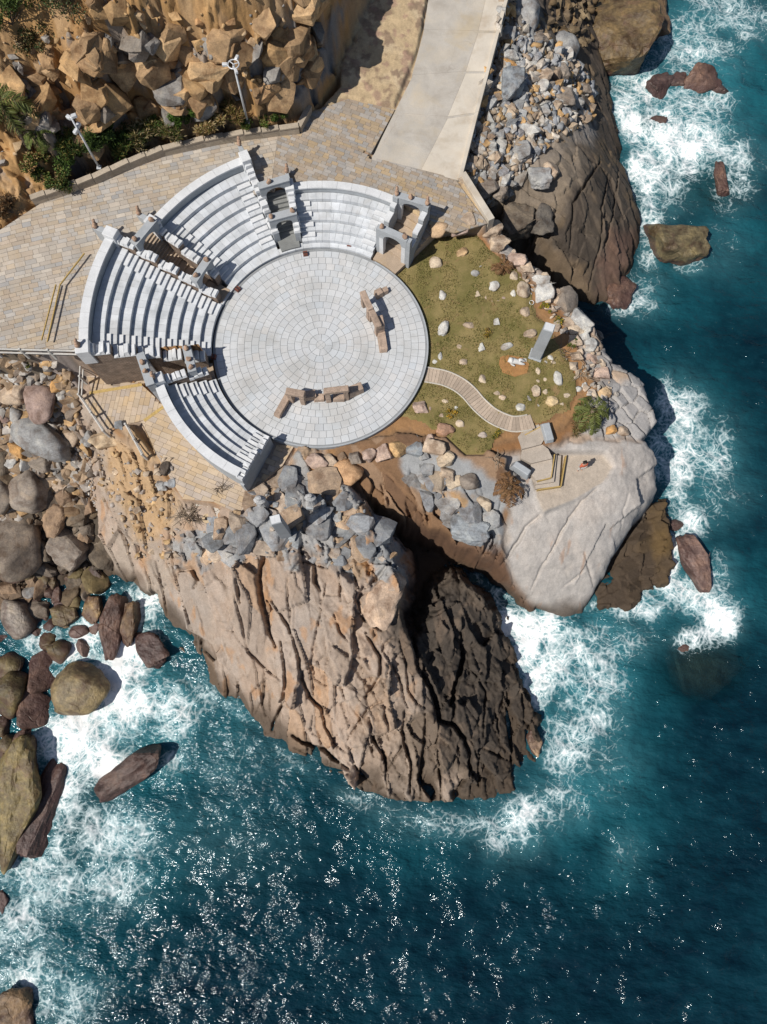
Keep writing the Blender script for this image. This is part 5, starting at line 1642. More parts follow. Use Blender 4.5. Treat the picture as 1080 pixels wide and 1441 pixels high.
# boulders of the western cove: x, y, radii, turn, colour, shape, height, label
G1 = 'boulders of the western cove'
for d in [
    (58, 617, 43, 22, 27, 'grey', 'R', .6, 'long smooth blue-grey boulder, largest on the upper cove beach'),
    (56, 563, 24, 29, -12, 'mauve', 'R', .7, 'tall mauve boulder just above the long blue-grey one'),
    (17, 556, 18, 13, 10, 'tan', 'R', .7, 'rounded tan boulder left of the mauve one'),
    (29, 547, 10, 14, 12, 'tan', 'R', .9, 'upright egg-shaped tan boulder leaning on its neighbour'),
    (81, 543, 10, 9, 0, 'orange', 'A', .8, 'bright orange block near the cove railing'),
    (14, 533, 15, 7, 32, 'light', 'A', .6, 'pale grey slab near the left edge below the fence'),
    (101, 617, 12, 11, 0, 'tan', 'R', .8, 'tan boulder touching the right end of the long grey boulder'),
    (27, 631, 15, 10, 35, 'orange', 'A', .8, 'orange angular block under the long grey boulder'),
    (16, 654, 10, 12, 0, 'light', 'A', .8, 'pale grey block with white streaks by the left edge'),
    (35, 655, 7, 11, 30, 'light', 'A', .8, 'narrow pale grey stone between two larger ones'),
    (58, 652, 15, 11, 30, 'gbrown', 'A', .7, 'two-toned brown and grey block below the long boulder'),
    (22, 583, 9, 10, 0, 'grey', 'R', .8, 'grey stone at the upper left end of the long boulder'),
    (88, 556, 7, 8, 10, 'light', 'A', .8, 'pale pointed stone beside the mauve boulder'),
    (95, 573, 9, 10, 20, 'brown', 'A', .8, 'brown block right of the mauve boulder'),
    (8, 588, 8, 7, 0, 'mauve', 'R', .8, 'small mauve stone at the left edge'),
    (12, 607, 12, 9, -30, 'brown', 'A', .7, 'rusty brown stone left of the long grey boulder'),
    (124, 617, 7, 11, 0, 'grey', 'R', .6, 'smooth grey stone against the headland foot'),
    (0, 694, 20, 26, 0, 'gbrown', 'R', .8, 'big round boulder cut by the left edge'),
    (40, 692, 26, 27, 25, 'gbrown', 'R', .8, 'big saddle-shaped grey-brown boulder'),
    (81, 685, 16, 12, -10, 'tan', 'A', .7, 'flat pale tan boulder in the middle of the cove'),
    (91, 700, 13, 11, 0, 'brown', 'A', .8, 'brown wedge under the flat tan boulder'),
    (74, 732, 17, 22, 20, 'brown', 'W', .8, 'tall brown boulder with a ridged face'),
    (104, 722, 16, 11, 38, 'dbrown', 'W', .7, 'tilted brown plate in the cove'),
    (126, 713, 9, 12, 0, 'brown', 'A', .8, 'brown block tight against the headland'),
    (97, 770, 25, 27, 35, 'gbrown', 'W', .8, 'big angular grey boulder near the dark pools'),
    (19, 770, 37, 43, 15, (.19, .155, .125), 'R', .8, 'huge dark weathered boulder at the left edge'),
    (119, 755, 9, 12, 10, 'brown', 'A', .8, 'small brown block right of the angular grey boulder'),
    (57, 822, 9, 21, 12, 'brown', 'W', .6, 'narrow reddish upright rock in the dark gap'),
    (12, 826, 14, 10, 0, 'brown', 'A', .8, 'rounded brown boulder under the huge dark one'),
    (41, 833, 11, 9, 0, 'grey', 'R', .9, 'small grey ball-like boulder in shade'),
    (107, 807, 11, 8, 0, 'olive2', 'A', .8, 'small olive block above the white wash'),
    (133, 817, 20, 18, 0, 'olive2', 'W', .8, 'olive and red boulder touching the headland at the wash'),
    (104, 847, 13, 13, 0, 'olive2', 'R', .9, 'round olive boulder in the row by the wash'),
    (25, 868, 20, 28, -25, 'gbrown', 'R', .8, 'egg-shaped grey boulder lying in dark shade'),
    (93, 867, 20, 14, 8, 'olive2', 'W', .8, 'faceted grey-olive boulder left of the yellowish pointed one'),
    (131, 857, 13, 18, 10, (.30, .20, .09), 'W', .9, 'yellowish pointed boulder by the wash'),
    (112, 888, 14, 9, -20, 'mauve', 'R', .7, 'flat mauve boulder wet with foam'),
    (132, 885, 8, 10, 20, 'mauve', 'A', .7, 'small mauve block beside the flat mauve boulder'),
    (155, 882, 18, 42, 8, 'redb', 'W', .7, 'tall split red-brown rock, left half'),
    (183, 877, 13, 29, 5, 'dbrown', 'W', .8, 'tall split red-brown rock, right half'),
    (212, 915, 29, 21, 20, 'purple', 'W', .5, 'low purple-black rock awash near the headland'),
    (69, 902, 13, 13, 0, 'olive', 'R', .9, 'upper of two touching olive boulders'),
    (83, 918, 17, 16, 0, 'olive', 'R', .9, 'lower of two touching olive boulders'),
    (121, 913, 16, 11, 42, 'mauve', 'A', .7, 'slanted mauve rock ringed by foam'),
    (58, 946, 22, 26, 18, 'redb', 'W', .8, 'red and olive boulder left of the biggest olive one'),
    (110, 968, 42, 34, -8, (.175, .135, .075), 'R', .75, 'big olive boulder with a pale worn top in the surf'),
    (44, 998, 27, 23, 30, 'redb', 'W', .7, 'dark mauve boulder below the red and olive one'),
    (12, 940, 20, 20, 0, 'olive', 'R', .8, 'dark olive boulder at the left edge, upper of two'),
    (14, 978, 22, 30, 0, 'olive', 'R', .8, 'dark olive boulder at the left edge, lower of two'),
    (4, 1022, 9, 14, 0, 'olive', 'R', .8, 'small dark boulder cut by the left edge'),
    (9, 1053, 12, 17, 0, 'olive', 'R', .8, 'olive boulder wedged above the yellow giant'),
    (29, 1042, 10, 17, 12, 'redb', 'W', .7, 'wet mauve stone above the yellow giant'),
]:
    cx, cy, rx, ry, rt, col, kd, h, lab = d
    wt = cy > 800
    zc = None if cy < 850 else max(S(cx, cy).z, SEA - .35)
    rock(cx, cy, rx, ry, rt, col, lab, kd, h, group=G1, wet=wt and cy > 850, zc=zc)
G2 = 'rocks standing in the surf'
for d in [
    (24, 1126, 36, 82, 10, (.165, .125, .052), 'W', .5, 'giant yellow-olive boulder in the surf at the left edge', SEA - .5),
    (60, 1135, 26, 60, 12, 'purple', 'W', .5, 'dark wet shoulder of rock beside the giant boulder', SEA - .75),
    (182, 1087, 52, 18, -36, (.085, .055, .047), 'W', .7, 'kidney-shaped dark red rock in the white water', SEA - .25),
    (12, 1425, 34, 30, 0, 'dbrown', 'W', .6, 'dark brown rock in the bottom left corner', SEA - .2),
    (880, 40, 46, 56, 12, (.13, .09, .045), 'W', .8, 'huge olive-brown boulder at the top by the breaking waves', SEA + .2),
    (918, 14, 22, 40, 0, 'dbrown', 'W', .7, 'brown rock behind the huge olive-brown boulder', SEA - .2),
    (955, 336, 37, 32, -4, (.14, .112, .062), 'W', .8, 'lone flat-topped olive rock in the sea', SEA - .2),
    (930, 118, 15, 17, 40, 'purple', 'W', .7, 'leftmost dark rock of the reef among the breakers', SEA - .3),
    (955, 113, 14, 11, 0, 'purple', 'W', .7, 'middle dark rock of the reef among the breakers', SEA - .3),
    (986, 110, 28, 17, -10, 'redb', 'W', .7, 'largest red-brown rock of the reef among the breakers', SEA - .2),
    (1012, 120, 20, 14, 10, 'purple', 'W', .6, 'rightmost half-drowned rock of the reef', SEA - .45),
    (1014, 252, 10, 24, -8, 'redb', 'W', .7, 'narrow red rock with water pouring off it', SEA - .4),
    (1036, 246, 24, 20, 0, 'purple', 'R', .6, 'drowned rock beside the narrow red one', SEA - 1.4),
    (980, 792, 18, 39, -18, (.15, .095, .08), 'W', .6, 'long purple-brown rock off the granite dome', SEA - .2),
    (950, 739, 11, 8, 0, 'dark', 'R', .7, 'small black rock just showing through foam', SEA - .3),
    (990, 935, 52, 44, 8, (.20, .135, .095), 'W', .5, 'drowned brown rock under clear dark water', SEA - 1.95),
    (752, 1046, 11, 17, 0, 'brown', 'W', .7, 'small brown block at the tip of the dark shelf', SEA - .1),
    (890, 262, 14, 30, -20, 'purple', 'W', .4, 'drowned dark rock beside the black slope', SEA - 1.2),
    (918, 175, 20, 9, -20, 'dark', 'W', .5, 'low black rock smothered in foam', SEA - .4),
    (872, 405, 20, 32, 24, 'redb', 'W', .6, 'pinkish wet ledge at the foot of the black slope', SEA - .4),
    (4, 1268, 9, 14, 0, 'purple', 'W', .6, 'small dark rock in lace foam at the left edge', SEA - .3),
    (800, 18, 30, 26, 0, (.13, .10, .06), 'W', .8, 'brown-black block left of the huge top boulder', SEA + 1.6),
    (775, 48, 20, 16, 15, 'olive2', 'A', .8, 'olive stone in the gap under the road rubble', SEA + 3.0),
    (815, 62, 14, 12, 0, 'dbrown', 'A', .8, 'dark stone wedged beside the huge top boulder', SEA + 1.2),
]:
    cx, cy, rx, ry, rt, col, kd, h, lab, zc = d
    rock(cx, cy, rx, ry, rt, col, lab, kd, h, group=G2, wet=True, zc=zc)

G3 = 'boulders along the lawn edge'
for d in [
    (484, 667, 26, 20, 14, (.44, .27, .15), 'R', .75, 'largest rusty tan boulder at the head of the gully'),
    (446, 652, 17, 10, 30, 'pink', 'A', .7, 'pinkish slab at the west end of the boulder row'),
    (463, 650, 12, 9, 40, 'tan', 'A', .7, 'tan block next to the pinkish slab'),
    (482, 642, 7, 6, 0, 'brown', 'A', .8, 'small brown stone behind the largest rusty boulder'),
    (500, 643, 9, 10, 0, 'gbrown', 'A', .8, 'grey-brown stone right behind the rusty boulder'),
    (519, 640, 12, 8, -8, 'pink', 'A', .8, 'square pinkish block in the boulder row'),
    (541, 637, 14, 12, 0, 'pink', 'A', .8, 'pale pink rounded block in the boulder row'),
    (561, 630, 13, 12, 10, (.46, .30, .15), 'A', .8, 'orange-tan block in the boulder row'),
    (585, 627, 13, 12, 20, 'blue', 'A', .8, 'blue-grey cube in the boulder row'),
    (612, 630, 16, 10, 22, 'tan', 'A', .8, 'long tan block right of the blue-grey cube'),
    (627, 646, 13, 10, -25, 'cream', 'A', .8, 'cream and orange block turning the row downhill'),
    (631, 665, 12, 9, 28, 'tan', 'A', .7, 'tan block below the cream one'),
    (642, 680, 14, 10, -10, 'cream', 'A', .7, 'brightest cream block of the row'),
    (662, 677, 15, 12, 20, 'gbrown', 'R', .7, 'rounded brownish block right of the brightest one'),
    (680, 702, 9, 17, -38, 'cream', 'A', .6, 'narrow cream slab beside the dry palm'),
    (598, 640, 8, 8, 0, 'grey', 'A', .7, 'small grey stone under the blue-grey cube'),
    (661, 740, 28, 22, 12, 'blue', 'W', .6, 'big flat blue-grey slab over the gully'),
    (538, 842, 25, 38, 24, (.43, .32, .24), 'W', .55, 'big leaning pale tan block on the headland edge'),
    (626, 607, 12, 10, 20, (.36, .22, .15), 'A', .7, 'reddish angular boulder on the lower lawn'),
    (604, 617, 8, 11, 0, 'pink', 'A', .6, 'pair-like upright pink stone by the lower lawn corner'),
    (657, 303, 14, 13, 10, 'tan', 'A', .8, 'tan boulder at the end of the road parapet'),
    (648, 323, 12, 8, 0, (.40, .31, .27), 'A', .7, 'flat brick-like boulder by the gateway'),
    (618, 322, 13, 10, -10, (.44, .31, .20), 'R', .8, 'rounded tan boulder touching the gateway wall'),
    (692, 322, 16, 12, -15, 'tan', 'A', .7, 'grey-tan boulder on the corner above the crevice'),
    (704, 345, 14, 12, 0, 'tan', 'A', .8, 'tan boulder above the dry bush'),
    (728, 366, 14, 9, 20, 'pink', 'A', .7, 'pinkish boulder over the crevice rim'),
    (742, 375, 10, 9, 0, 'tan', 'A', .7, 'small tan boulder over the crevice rim'),
    (765, 397, 16, 9, 5, 'light', 'A', .6, 'flat pale slab on the rim right of the dry bush'),
    (767, 412, 13, 13, 0, 'light', 'A', .7, 'square pale boulder on the rim'),
    (786, 419, 6, 7, 0, 'tan', 'A', .8, 'little tan stone between pale boulders on the rim'),
    (800, 421, 17, 18, 30, 'gbrown', 'W', .6, 'big grey-brown boulder on the rim'),
    (820, 450, 18, 13, 40, 'light', 'W', .6, 'pale sloping slab above the sea'),
    (800, 453, 9, 8, 0, 'tan', 'A', .7, 'tan stone right of the tall pillar'),
    (812, 465, 13, 7, 15, 'cream', 'A', .6, 'cream flat stone right of the tall pillar'),
    (810, 479, 10, 9, 0, 'tan', 'A', .7, 'tan stone below the cream flat one'),
    (823, 471, 8, 8, 0, 'light', 'A', .7, 'pale stone on the outer rim by the sea'),
    (830, 486, 11, 10, 0, 'light', 'A', .7, 'pale block on the outer rim near the aloe'),
    (843, 471, 8, 10, 0, 'gbrown', 'A', .7, 'grey-brown stone at the outermost rim'),
    (836, 505, 12, 10, 20, 'pink', 'A', .6, 'pinkish rim stone below the pale block'),
    (850, 525, 13, 9, 20, 'pink', 'A', .6, 'pinkish stone where the rim meets the granite'),
    (812, 500, 9, 7, 0, 'tan', 'A', .7, 'tan stone among the driftwood'),
    (852, 552, 10, 7, 0, (.46, .33, .2), 'A', .7, 'ochre stone by the green palm'),
    (878, 606, 9, 7, 0, 'tan', 'R', .8, 'rounded stone at the edge of the granite dome'),
    (862, 604, 8, 6, 0, 'orange', 'A', .8, 'orange stone next to the granite dome edge'),
    (148, 617, 21, 13, -8, (.50, .385, .26), 'A', .8, 'large pale tan boulder between the two terrace railings'),
    (168, 600, 7, 8, 0, 'blue', 'A', .8, 'blue-grey stone on the terrace end by the railing'),
    (232, 660, 8, 10, 0, 'dark', 'A', .8, 'dark broken stone heaped at the terrace edge'),
    (240, 676, 9, 8, 20, 'blue', 'A', .8, 'blue broken stone heaped at the terrace edge'),
    (228, 682, 8, 9, 0, 'grey', 'A', .8, 'grey broken stone heaped at the terrace edge'),
]:
    cx, cy, rx, ry, rt, col, kd, h, lab = d
    rock(cx, cy, rx, ry, rt, col, lab, kd, h, group=G3)
G4 = 'large blocks on the road rubble'
for d in [
    (728, 312, 24, 26, 25, (.135, .11, .085), 'W', .8, 'big dark brown boulder in the crevice below the parapet'),
    (763, 308, 16, 19, 0, (.13, .115, .10), 'W', .8, 'dark grey boulder right of the brown one in the crevice'),
    (683, 270, 14, 18, 30, 'gbrown', 'A', .9, 'tilted grey-brown block under the parapet corner'),
    (705, 267, 10, 14, 10, 'gbrown', 'A', .9, 'upright brown block next to the tilted one'),
    (711, 252, 7, 13, 10, 'light', 'A', .8, 'slim pale stone standing in the rubble foot'),
    (715, 290, 6, 9, 0, 'brown', 'A', .8, 'small brown block above the big dark boulder'),
    (777, 236, 12, 15, -10, 'tan', 'A', .6, 'pale tan block lying on the dark slope'),
    (718, 53, 12, 17, 8, 'grey', 'A', .8, 'tall grey block at the rubble top'),
    (717, 76, 14, 8, 5, 'light', 'A', .8, 'pale block below the tall grey one at the rubble top'),
    (742, 14, 20, 26, -15, 'grey', 'R', .7, 'big smooth grey boulder at the top of the rubble'),
    (722, 118, 17, 26, 15, 'blue', 'W', .7, 'big blue-grey boulder in the middle of the rubble'),
    (716, 91, 15, 5, 28, 'orange', 'A', .7, 'long orange stone over the blue-grey boulder'),
    (760, 56, 14, 8, -12, 'gbrown', 'A', .8, 'brown-grey slab near the rubble crest'),
    (795, 68, 21, 22, 0, 'grey', 'R', .6, 'rounded grey boulder on the seaward rubble'),
    (798, 77, 9, 11, 0, 'light', 'A', .8, 'pale block on the rounded grey boulder'),
    (765, 104, 14, 10, 0, 'tan', 'A', .7, 'flat tan slab in the rubble middle'),
    (792, 101, 12, 12, 0, 'gbrown', 'A', .7, 'grey-tan slab in the seaward rubble'),
    (764, 122, 10, 10, 0, 'light', 'A', .8, 'pale cube in the rubble middle'),
    (795, 135, 18, 14, 22, 'gbrown', 'A', .7, 'long brown-grey block low in the rubble'),
    (807, 135, 8, 10, 10, 'light', 'A', .8, 'pale block beside the long brown-grey one'),
    (823, 145, 13, 13, 30, (.17, .15, .13), 'A', .8, 'dark grey block at the seaward rubble edge'),
    (763, 150, 13, 9, 0, 'light', 'A', .7, 'pale grey flat block above the dark slope'),
    (823, 123, 10, 8, 0, 'gbrown', 'A', .8, 'brown cube on the rubble edge'),
    (735, 213, 12, 14, 0, 'grey', 'A', .8, 'grey block low in the rubble by the pebbles'),
    (745, 185, 14, 9, 30, 'light', 'A', .6, 'pale slanting slab above the dark slope'),
    (690, 195, 7, 6, 0, 'tan', 'A', .8, 'tan block near the wall in the rubble'),
    (760, 245, 16, 18, 0, 'grey', 'W', .5, 'broad grey block set in the dark slope'),
]:
    cx, cy, rx, ry, rt, col, kd, h, lab = d
    rock(cx, cy, rx, ry, rt, col, lab, kd, h, group=G4)

# lawn stones
G5 = 'stones set out on the lawn'
for d in [
    (614, 369, 10, 9, 0, 'cream', 'largest rounded stone near the gateway on the lawn'), (650, 355, 9, 7, -10, (.48, .33, .19), 'orange-tan stone at the top of the lawn'),
    (623, 416, 6, 8, 10, 'white', 'white pointed stone near the stage edge, upper lawn'), (624, 462, 8, 12, 5, 'light', 'grey stone ringed by yellow flowers near the stage'),
    (669, 386, 7, 6, 0, 'grey', 'grey stone at the lawn mound top'), (695, 403, 9, 8, 10, 'white', 'white boulder just below the dry bush'),
    (724, 388, 7, 7, 0, 'cream', 'round cream stone right of the dry bush'), (737, 407, 10, 13, 0, 'cream', 'tall cream boulder on the lawn rim'),
    (723, 413, 5, 6, 0, 'white', 'small white stone left of the tall cream boulder'), (672, 414, 6, 5, 0, 'cream', 'cream stone starting the arc of pebbles'),
    (739, 438, 8, 9, 0, 'tan', 'tan stone below the white ring'), (660, 457, 9, 6, 5, 'tan', 'tan oval stone in the middle of the lawn'),
    (699, 453, 7, 6, 10, 'white', 'white stone above the yellow shrub'), (746, 469, 10, 7, 5, 'tan', 'tan oval stone beside the tall pillar'),
    (714, 487, 10, 5, -25, 'white', 'slanting white stone above the reclining figure'), (678, 489, 7, 7, 0, 'white', 'white stone left of the slanting one'),
    (647, 488, 5, 4, 0, 'cream', 'small cream stone in the lawn middle'), (620, 502, 4, 7, 0, 'light', 'narrow upright grey stone by the stage edge'),
    (612, 509, 5, 4, 0, 'white', 'small white stone by the footpath start'), (653, 509, 7, 5, -10, 'tan', 'tan stone above the footpath'),
    (680, 533, 7, 7, 0, 'cream', 'cream round stone above the footpath bend'), (700, 554, 6, 4, 0, 'cream', 'upper of two touching stones by the path'), (707, 560, 6, 5, 0, 'tan', 'lower of two touching stones by the path'),
    (733, 573, 8, 6, -8, 'white', 'white stone near the path end'), (754, 551, 8, 9, -15, 'cream', 'cream stone at the foot of the stone circle'), (768, 552, 5, 5, 0, 'cream', 'small stone inside the circle foot'),
    (776, 565, 11, 8, 22, (.48, .37, .22), 'ochre slanting stone by the green palm'), (786, 532, 7, 11, -10, 'white', 'tall white stone inside the stone circle'), (767, 534, 4, 4, 0, 'cream', 'small cream stone left of the tall white one'),
    (757, 523, 4, 7, 0, 'cream', 'left upright of the stone circle'), (757, 538, 4, 4, 0, 'cream', 'lower left stone of the circle'), (768, 511, 4, 4, 0, 'white', 'upper left stone of the circle'), (776, 503, 6, 4, 10, 'white', 'top stone of the circle'), (779, 510, 5, 3, 20, 'cream', 'second stone from the top of the circle'),
    (798, 558, 5, 5, 0, 'cream', 'lower right stone of the circle'), (814, 547, 5, 4, 0, 'white', 'outlying white stone toward the sea'), (823, 542, 4, 5, 20, 'white', 'outermost white pebble toward the sea'), (745, 561, 3, 6, -30, 'light', 'thin slanting slab left of the ochre stone'),
    (758, 572, 3, 4, 0, 'white', 'tiny white stone below the circle'), (791, 568, 4, 4, 0, 'cream', 'small stone right of the ochre stone'),
    (592, 572, 12, 10, 0, 'pink', 'large pinkish boulder on the lower lawn'), (626, 566, 6, 4, 5, 'cream', 'cream stone near the lower lawn top'), (642, 574, 4, 4, 0, 'light', 'small grey stone above the lower shrub'), (622, 585, 5, 4, 0, 'cream', 'cream stone left of the lower shrub'),
    (648, 596, 7, 6, 5, 'cream', 'cream stone below the lower shrub'), (680, 612, 8, 5, 0, (.40, .34, .30), 'flat stone by the yellow flowers under the path'), (604, 587, 3, 4, 0, 'blue', 'tiny blue-grey stone on the lower lawn'), (606, 574, 3, 5, 0, 'pink', 'sliver of stone beside the pinkish boulder'),
    (678, 417, 3, 3, 0, 'cream', 'first small pebble of the arc'), (684, 420, 3, 4, 0, 'tan', 'second small pebble of the arc'), (693, 424, 3, 4, 0, 'pink', 'third small pebble of the arc'), (701, 423, 4, 3, 0, 'tan', 'fourth small pebble of the arc'), (709, 420, 4, 3, 0, 'pink', 'last small pebble of the arc'), (676, 374, 4, 3, 0, 'light', 'small pale pebble left of the dry bush'), (668, 393, 3, 2, 0, 'white', 'tiny white pebble under the grey mound stone'),
]:
    cx, cy, rx, ry, rt, col, lab = d
    rock(cx, cy, rx * .92, ry * .92, rt, col, lab, 'R' if (cx + cy) % 3 else 'A', .75, name='lawn_stone', cat='stone', group=G5)


# scattered rubble: the stones that show largest are separate, the rest one heap
def scatter(poly, n, size, cols, nobj, label, group, name, heap, seed, pw=2.2, lib=None, flat_=1.0, sink=None, tl=.5):
    rk = random.Random(seed)
    xs = [p[0] for p in poly]; ys = [p[1] for p in poly]
    pa = np.array(poly, float)
    items = []
    while len(items) < n:
        x, y = rk.uniform(min(xs), max(xs)), rk.uniform(min(ys), max(ys))
        if float(poly_sd(pa, np.array([x]), np.array([y]))[0]) < 0:
            continue
        s_ = size[0] + (size[1] - size[0]) * rk.random() ** pw
        items.append((s_, x, y))
    items.sort(reverse=True)
    V_, F_, C_ = [], [], []
    cnt = 0
    for k, (s_, x, y) in enumerate(items):
        p = S(x, y)
        me = (lib or SML)[rk.randrange(len(lib or SML))]
        c = cols[rk.randrange(len(cols))]
        kk = rk.uniform(.78, 1.2); c = tuple(v * kk for v in c)
        a, b, h = s_ * rk.uniform(.75, 1.2), s_ * rk.uniform(.6, 1.0), s_ * rk.uniform(.5, .85) * flat_
        mt = Matrix.Translation((p.x, p.y, p.z + h * ((.35 if s_ < .45 else .12) if sink is None else sink))) @ Matrix.Rotation(rk.uniform(0, 6.3), 4, 'Z') @ Matrix.Rotation(rk.uniform(-tl, tl), 4, 'X') @ Matrix.Diagonal((a, b, h, 1))
        if cnt < nobj and 0 < x < 1080 and 0 < y < 1441:
            cnt += 1
            o = link(name, me, None, None, color=c); o.matrix_world = mt
            tag(o, label, 'stone', group)
        else:
            co = np.array([v.co[:] for v in me.vertices]) if me.name not in _cc else _cc[me.name][0]
            if me.name not in _cc:
                _cc[me.name] = (co, np.array([list(f.vertices) for f in me.polygons]))
            M3 = np.array(mt)
            V_.append(co @ M3[:3, :3].T + M3[:3, 3]); F_.append(_cc[me.name][1] + sum(len(v) for v in V_[:-1]) if False else _cc[me.name][1]); C_.append(np.tile(c, (len(co), 1)))
    if V_:
        off = np.cumsum([0] + [len(v) for v in V_[:-1]])
        Fq = np.concatenate([f + o_ for f, o_ in zip(F_, off)])
        Vq = np.concatenate(V_)
        me = bpy.data.meshes.new(heap)
        me.vertices.add(len(Vq)); me.vertices.foreach_set('co', Vq.astype(np.float32).ravel())
        me.loops.add(Fq.size); me.loops.foreach_set('vertex_index', Fq.ravel().astype(np.int32))
        me.polygons.add(len(Fq)); me.polygons.foreach_set('loop_start', np.arange(0, Fq.size, 3, dtype=np.int32))
        me.update(calc_edges=True)
        a_ = me.attributes.new('Col', 'FLOAT_COLOR', 'POINT'); a_.data.foreach_set('color', np.c_[np.concatenate(C_), np.ones(len(Vq))].astype(np.float32).ravel())
        o = link(heap, me, M_rubble); struct(o, 'stuff')


_cc = {}
RUB = [(712, -30), (700, 40), (676, 140), (650, 235), (652, 255), (690, 296), (715, 275), (745, 235), (780, 200), (835, 165), (835, 120), (815, 90), (775, 60), (745, 20), (735, -30)]
scatter(RUB, 1500, (.11, .55), [(.31, .315, .32), (.38, .375, .36), (.27, .28, .30), (.38, .30, .22), (.42, .27, .13), (.30, .23, .17), (.44, .40, .35)], 240, 'loose angular stone in the rubble slope below the road wall', 'loose stones of the road rubble', 'rubble_stone', 'rubble_gravel', 11)
scatter([(770, -20), (850, -20), (838, 60), (800, 70), (765, 40)], 120, (.15, .6), [(.16, .11, .06), (.2, .15, .09), (.12, .09, .06)], 25, 'dark loose stone in the gap beside the huge top boulder', 'dark stones in the top gap', 'dark_stone', 'dark_gravel', 12)
scatter([(-20, 505), (60, 508), (100, 520), (118, 600), (135, 690), (130, 735), (70, 720), (-20, 750)], 950, (.10, .62), [(.25, .18, .12), (.33, .24, .16), (.38, .25, .13), (.28, .265, .25), (.20, .16, .13), (.36, .33, .30)], 190, 'small loose stone between the boulders of the cove', 'loose stones of the cove beach', 'beach_stone', 'beach_shingle', 13)
scatter([(-20, 745), (70, 715), (130, 730), (152, 795), (120, 835), (60, 855), (-20, 870)], 160, (.15, .75), [(.10, .075, .055), (.14, .10, .07), (.08, .065, .05), (.17, .12, .08)], 60, 'damp stone of the lower cove, toned dark for the shade', 'damp, shade-toned stones of the lower cove', 'shade_toned_stone', 'shade_toned_gravel', 19)  # damp stones, their colours darkened further to stand for the cove's shade
scatter([(20, 800), (70, 790), (140, 800), (150, 850), (120, 900), (60, 930), (0, 930)], 70, (.35, .95), [(.11, .085, .05), (.13, .10, .05), (.10, .065, .05), (.085, .065, .05)], 70, 'dark wet stone at the water line of the cove', 'wet stones at the cove water line', 'wet_stone', 'wet_gravel', 29, pw=1.3, lib=[wet_copy(m) for m in RA + RR_], sink=.1)
scatter([(-10, 640), (60, 665), (125, 690), (150, 800), (140, 870), (60, 960), (-10, 1020)], 34, (.6, 1.35), [(.13, .105, .08), (.16, .125, .09), (.115, .085, .055), (.19, .155, .125)], 34, 'dark boulder packed between the larger ones of the cove', 'packed dark boulders of the cove', 'cove_boulder', 'cove_boulders', 39, pw=1.0, lib=[m for m in RA + RAw], sink=.0)
scatter([(96, 640), (128, 635), (138, 720), (118, 700), (100, 680)], 420, (.06, .16), [(.30, .2, .12), (.36, .3, .25), (.5, .48, .45), (.25, .22, .2)], 0, '', '', 'pebble', 'fine_shingle', 17)
scatter([(370, 668), (465, 665), (540, 750), (556, 800), (470, 795), (400, 785), (330, 785), (255, 775), (258, 750), (335, 722)], 64, (.45, 1.25), [(.22, .23, .245), (.25, .255, .265), (.36, .29, .23), (.20, .21, .22), (.38, .28, .20)], 64, 'large fractured grey slab of the headland top', 'fractured slabs on the headland top', 'broken_slab', 'slabs', 24, pw=1.3, lib=RC, flat_=.5, sink=-.25, tl=.25)
scatter([(-10, 120), (60, 90), (130, 60), (230, 60), (300, 80), (400, 30), (450, 20), (440, 100), (400, 140), (330, 150), (200, 175), (110, 215), (40, 170)], 150, (.45, 1.35), [(.36, .23, .115), (.31, .205, .115), (.40, .27, .15), (.20, .19, .18), (.25, .22, .19), (.27, .17, .09)], 150, 'big angular rock jutting from the cliff face', 'angular rocks of the cliff', 'cliff_block', 'blocks', 25, pw=1.3, lib=RC, flat_=1.0, sink=-.38, tl=.5)
scatter([(585, 648), (660, 690), (695, 735), (640, 748), (600, 700), (560, 660)], 22, (.4, 1.1), [(.25, .255, .26), (.29, .285, .28), (.23, .235, .245), (.33, .27, .21)], 22, 'grey fitted slab on the rocks above the gully', 'fitted slabs above the gully', 'gully_slab', 'gully_slabs', 34, pw=1.0, lib=RC, flat_=.5, sink=-.3, tl=.2)
scatter([(365, 665), (470, 660), (545, 745), (560, 800), (470, 800), (400, 790), (330, 790), (250, 780), (255, 745), (330, 720)], 120, (.08, .34), [(.22, .23, .245), (.28, .275, .27), (.35, .30, .26), (.20, .21, .22), (.38, .27, .17)], 50, 'angular broken stone lying on the shattered headland top', 'broken stones on the headland', 'broken_stone', 'broken_rubble', 14, pw=1.9)
scatter([(130, 640), (240, 640), (255, 740), (250, 800), (190, 790), (150, 740)], 160, (.07, .30), [(.40, .32, .24), (.44, .30, .16), (.34, .30, .27)], 50, 'small tan stone on the western flank of the headland', 'stones on the western flank', 'flank_stone', 'flank_gravel', 15)
scatter([(0, 60), (200, 20), (430, 20), (450, 110), (330, 150), (200, 175), (60, 200), (0, 240)], 220, (.10, .4), [(.40, .26, .13), (.46, .33, .2), (.30, .18, .09), (.24, .225, .21)], 60, 'loose ochre stone caught on the cliff', 'loose stones on the cliff', 'cliff_stone', 'cliff_scree', 16)
scatter([(695, 330), (790, 405), (850, 500), (870, 560), (830, 590), (800, 520), (770, 440), (715, 380)], 150, (.10, .36), [(.40, .32, .25), (.36, .33, .30), (.44, .36, .28)], 60, 'small rim stone between the lawn and the sea cliff', 'small rim stones', 'rim_stone', 'rim_gravel', 18)
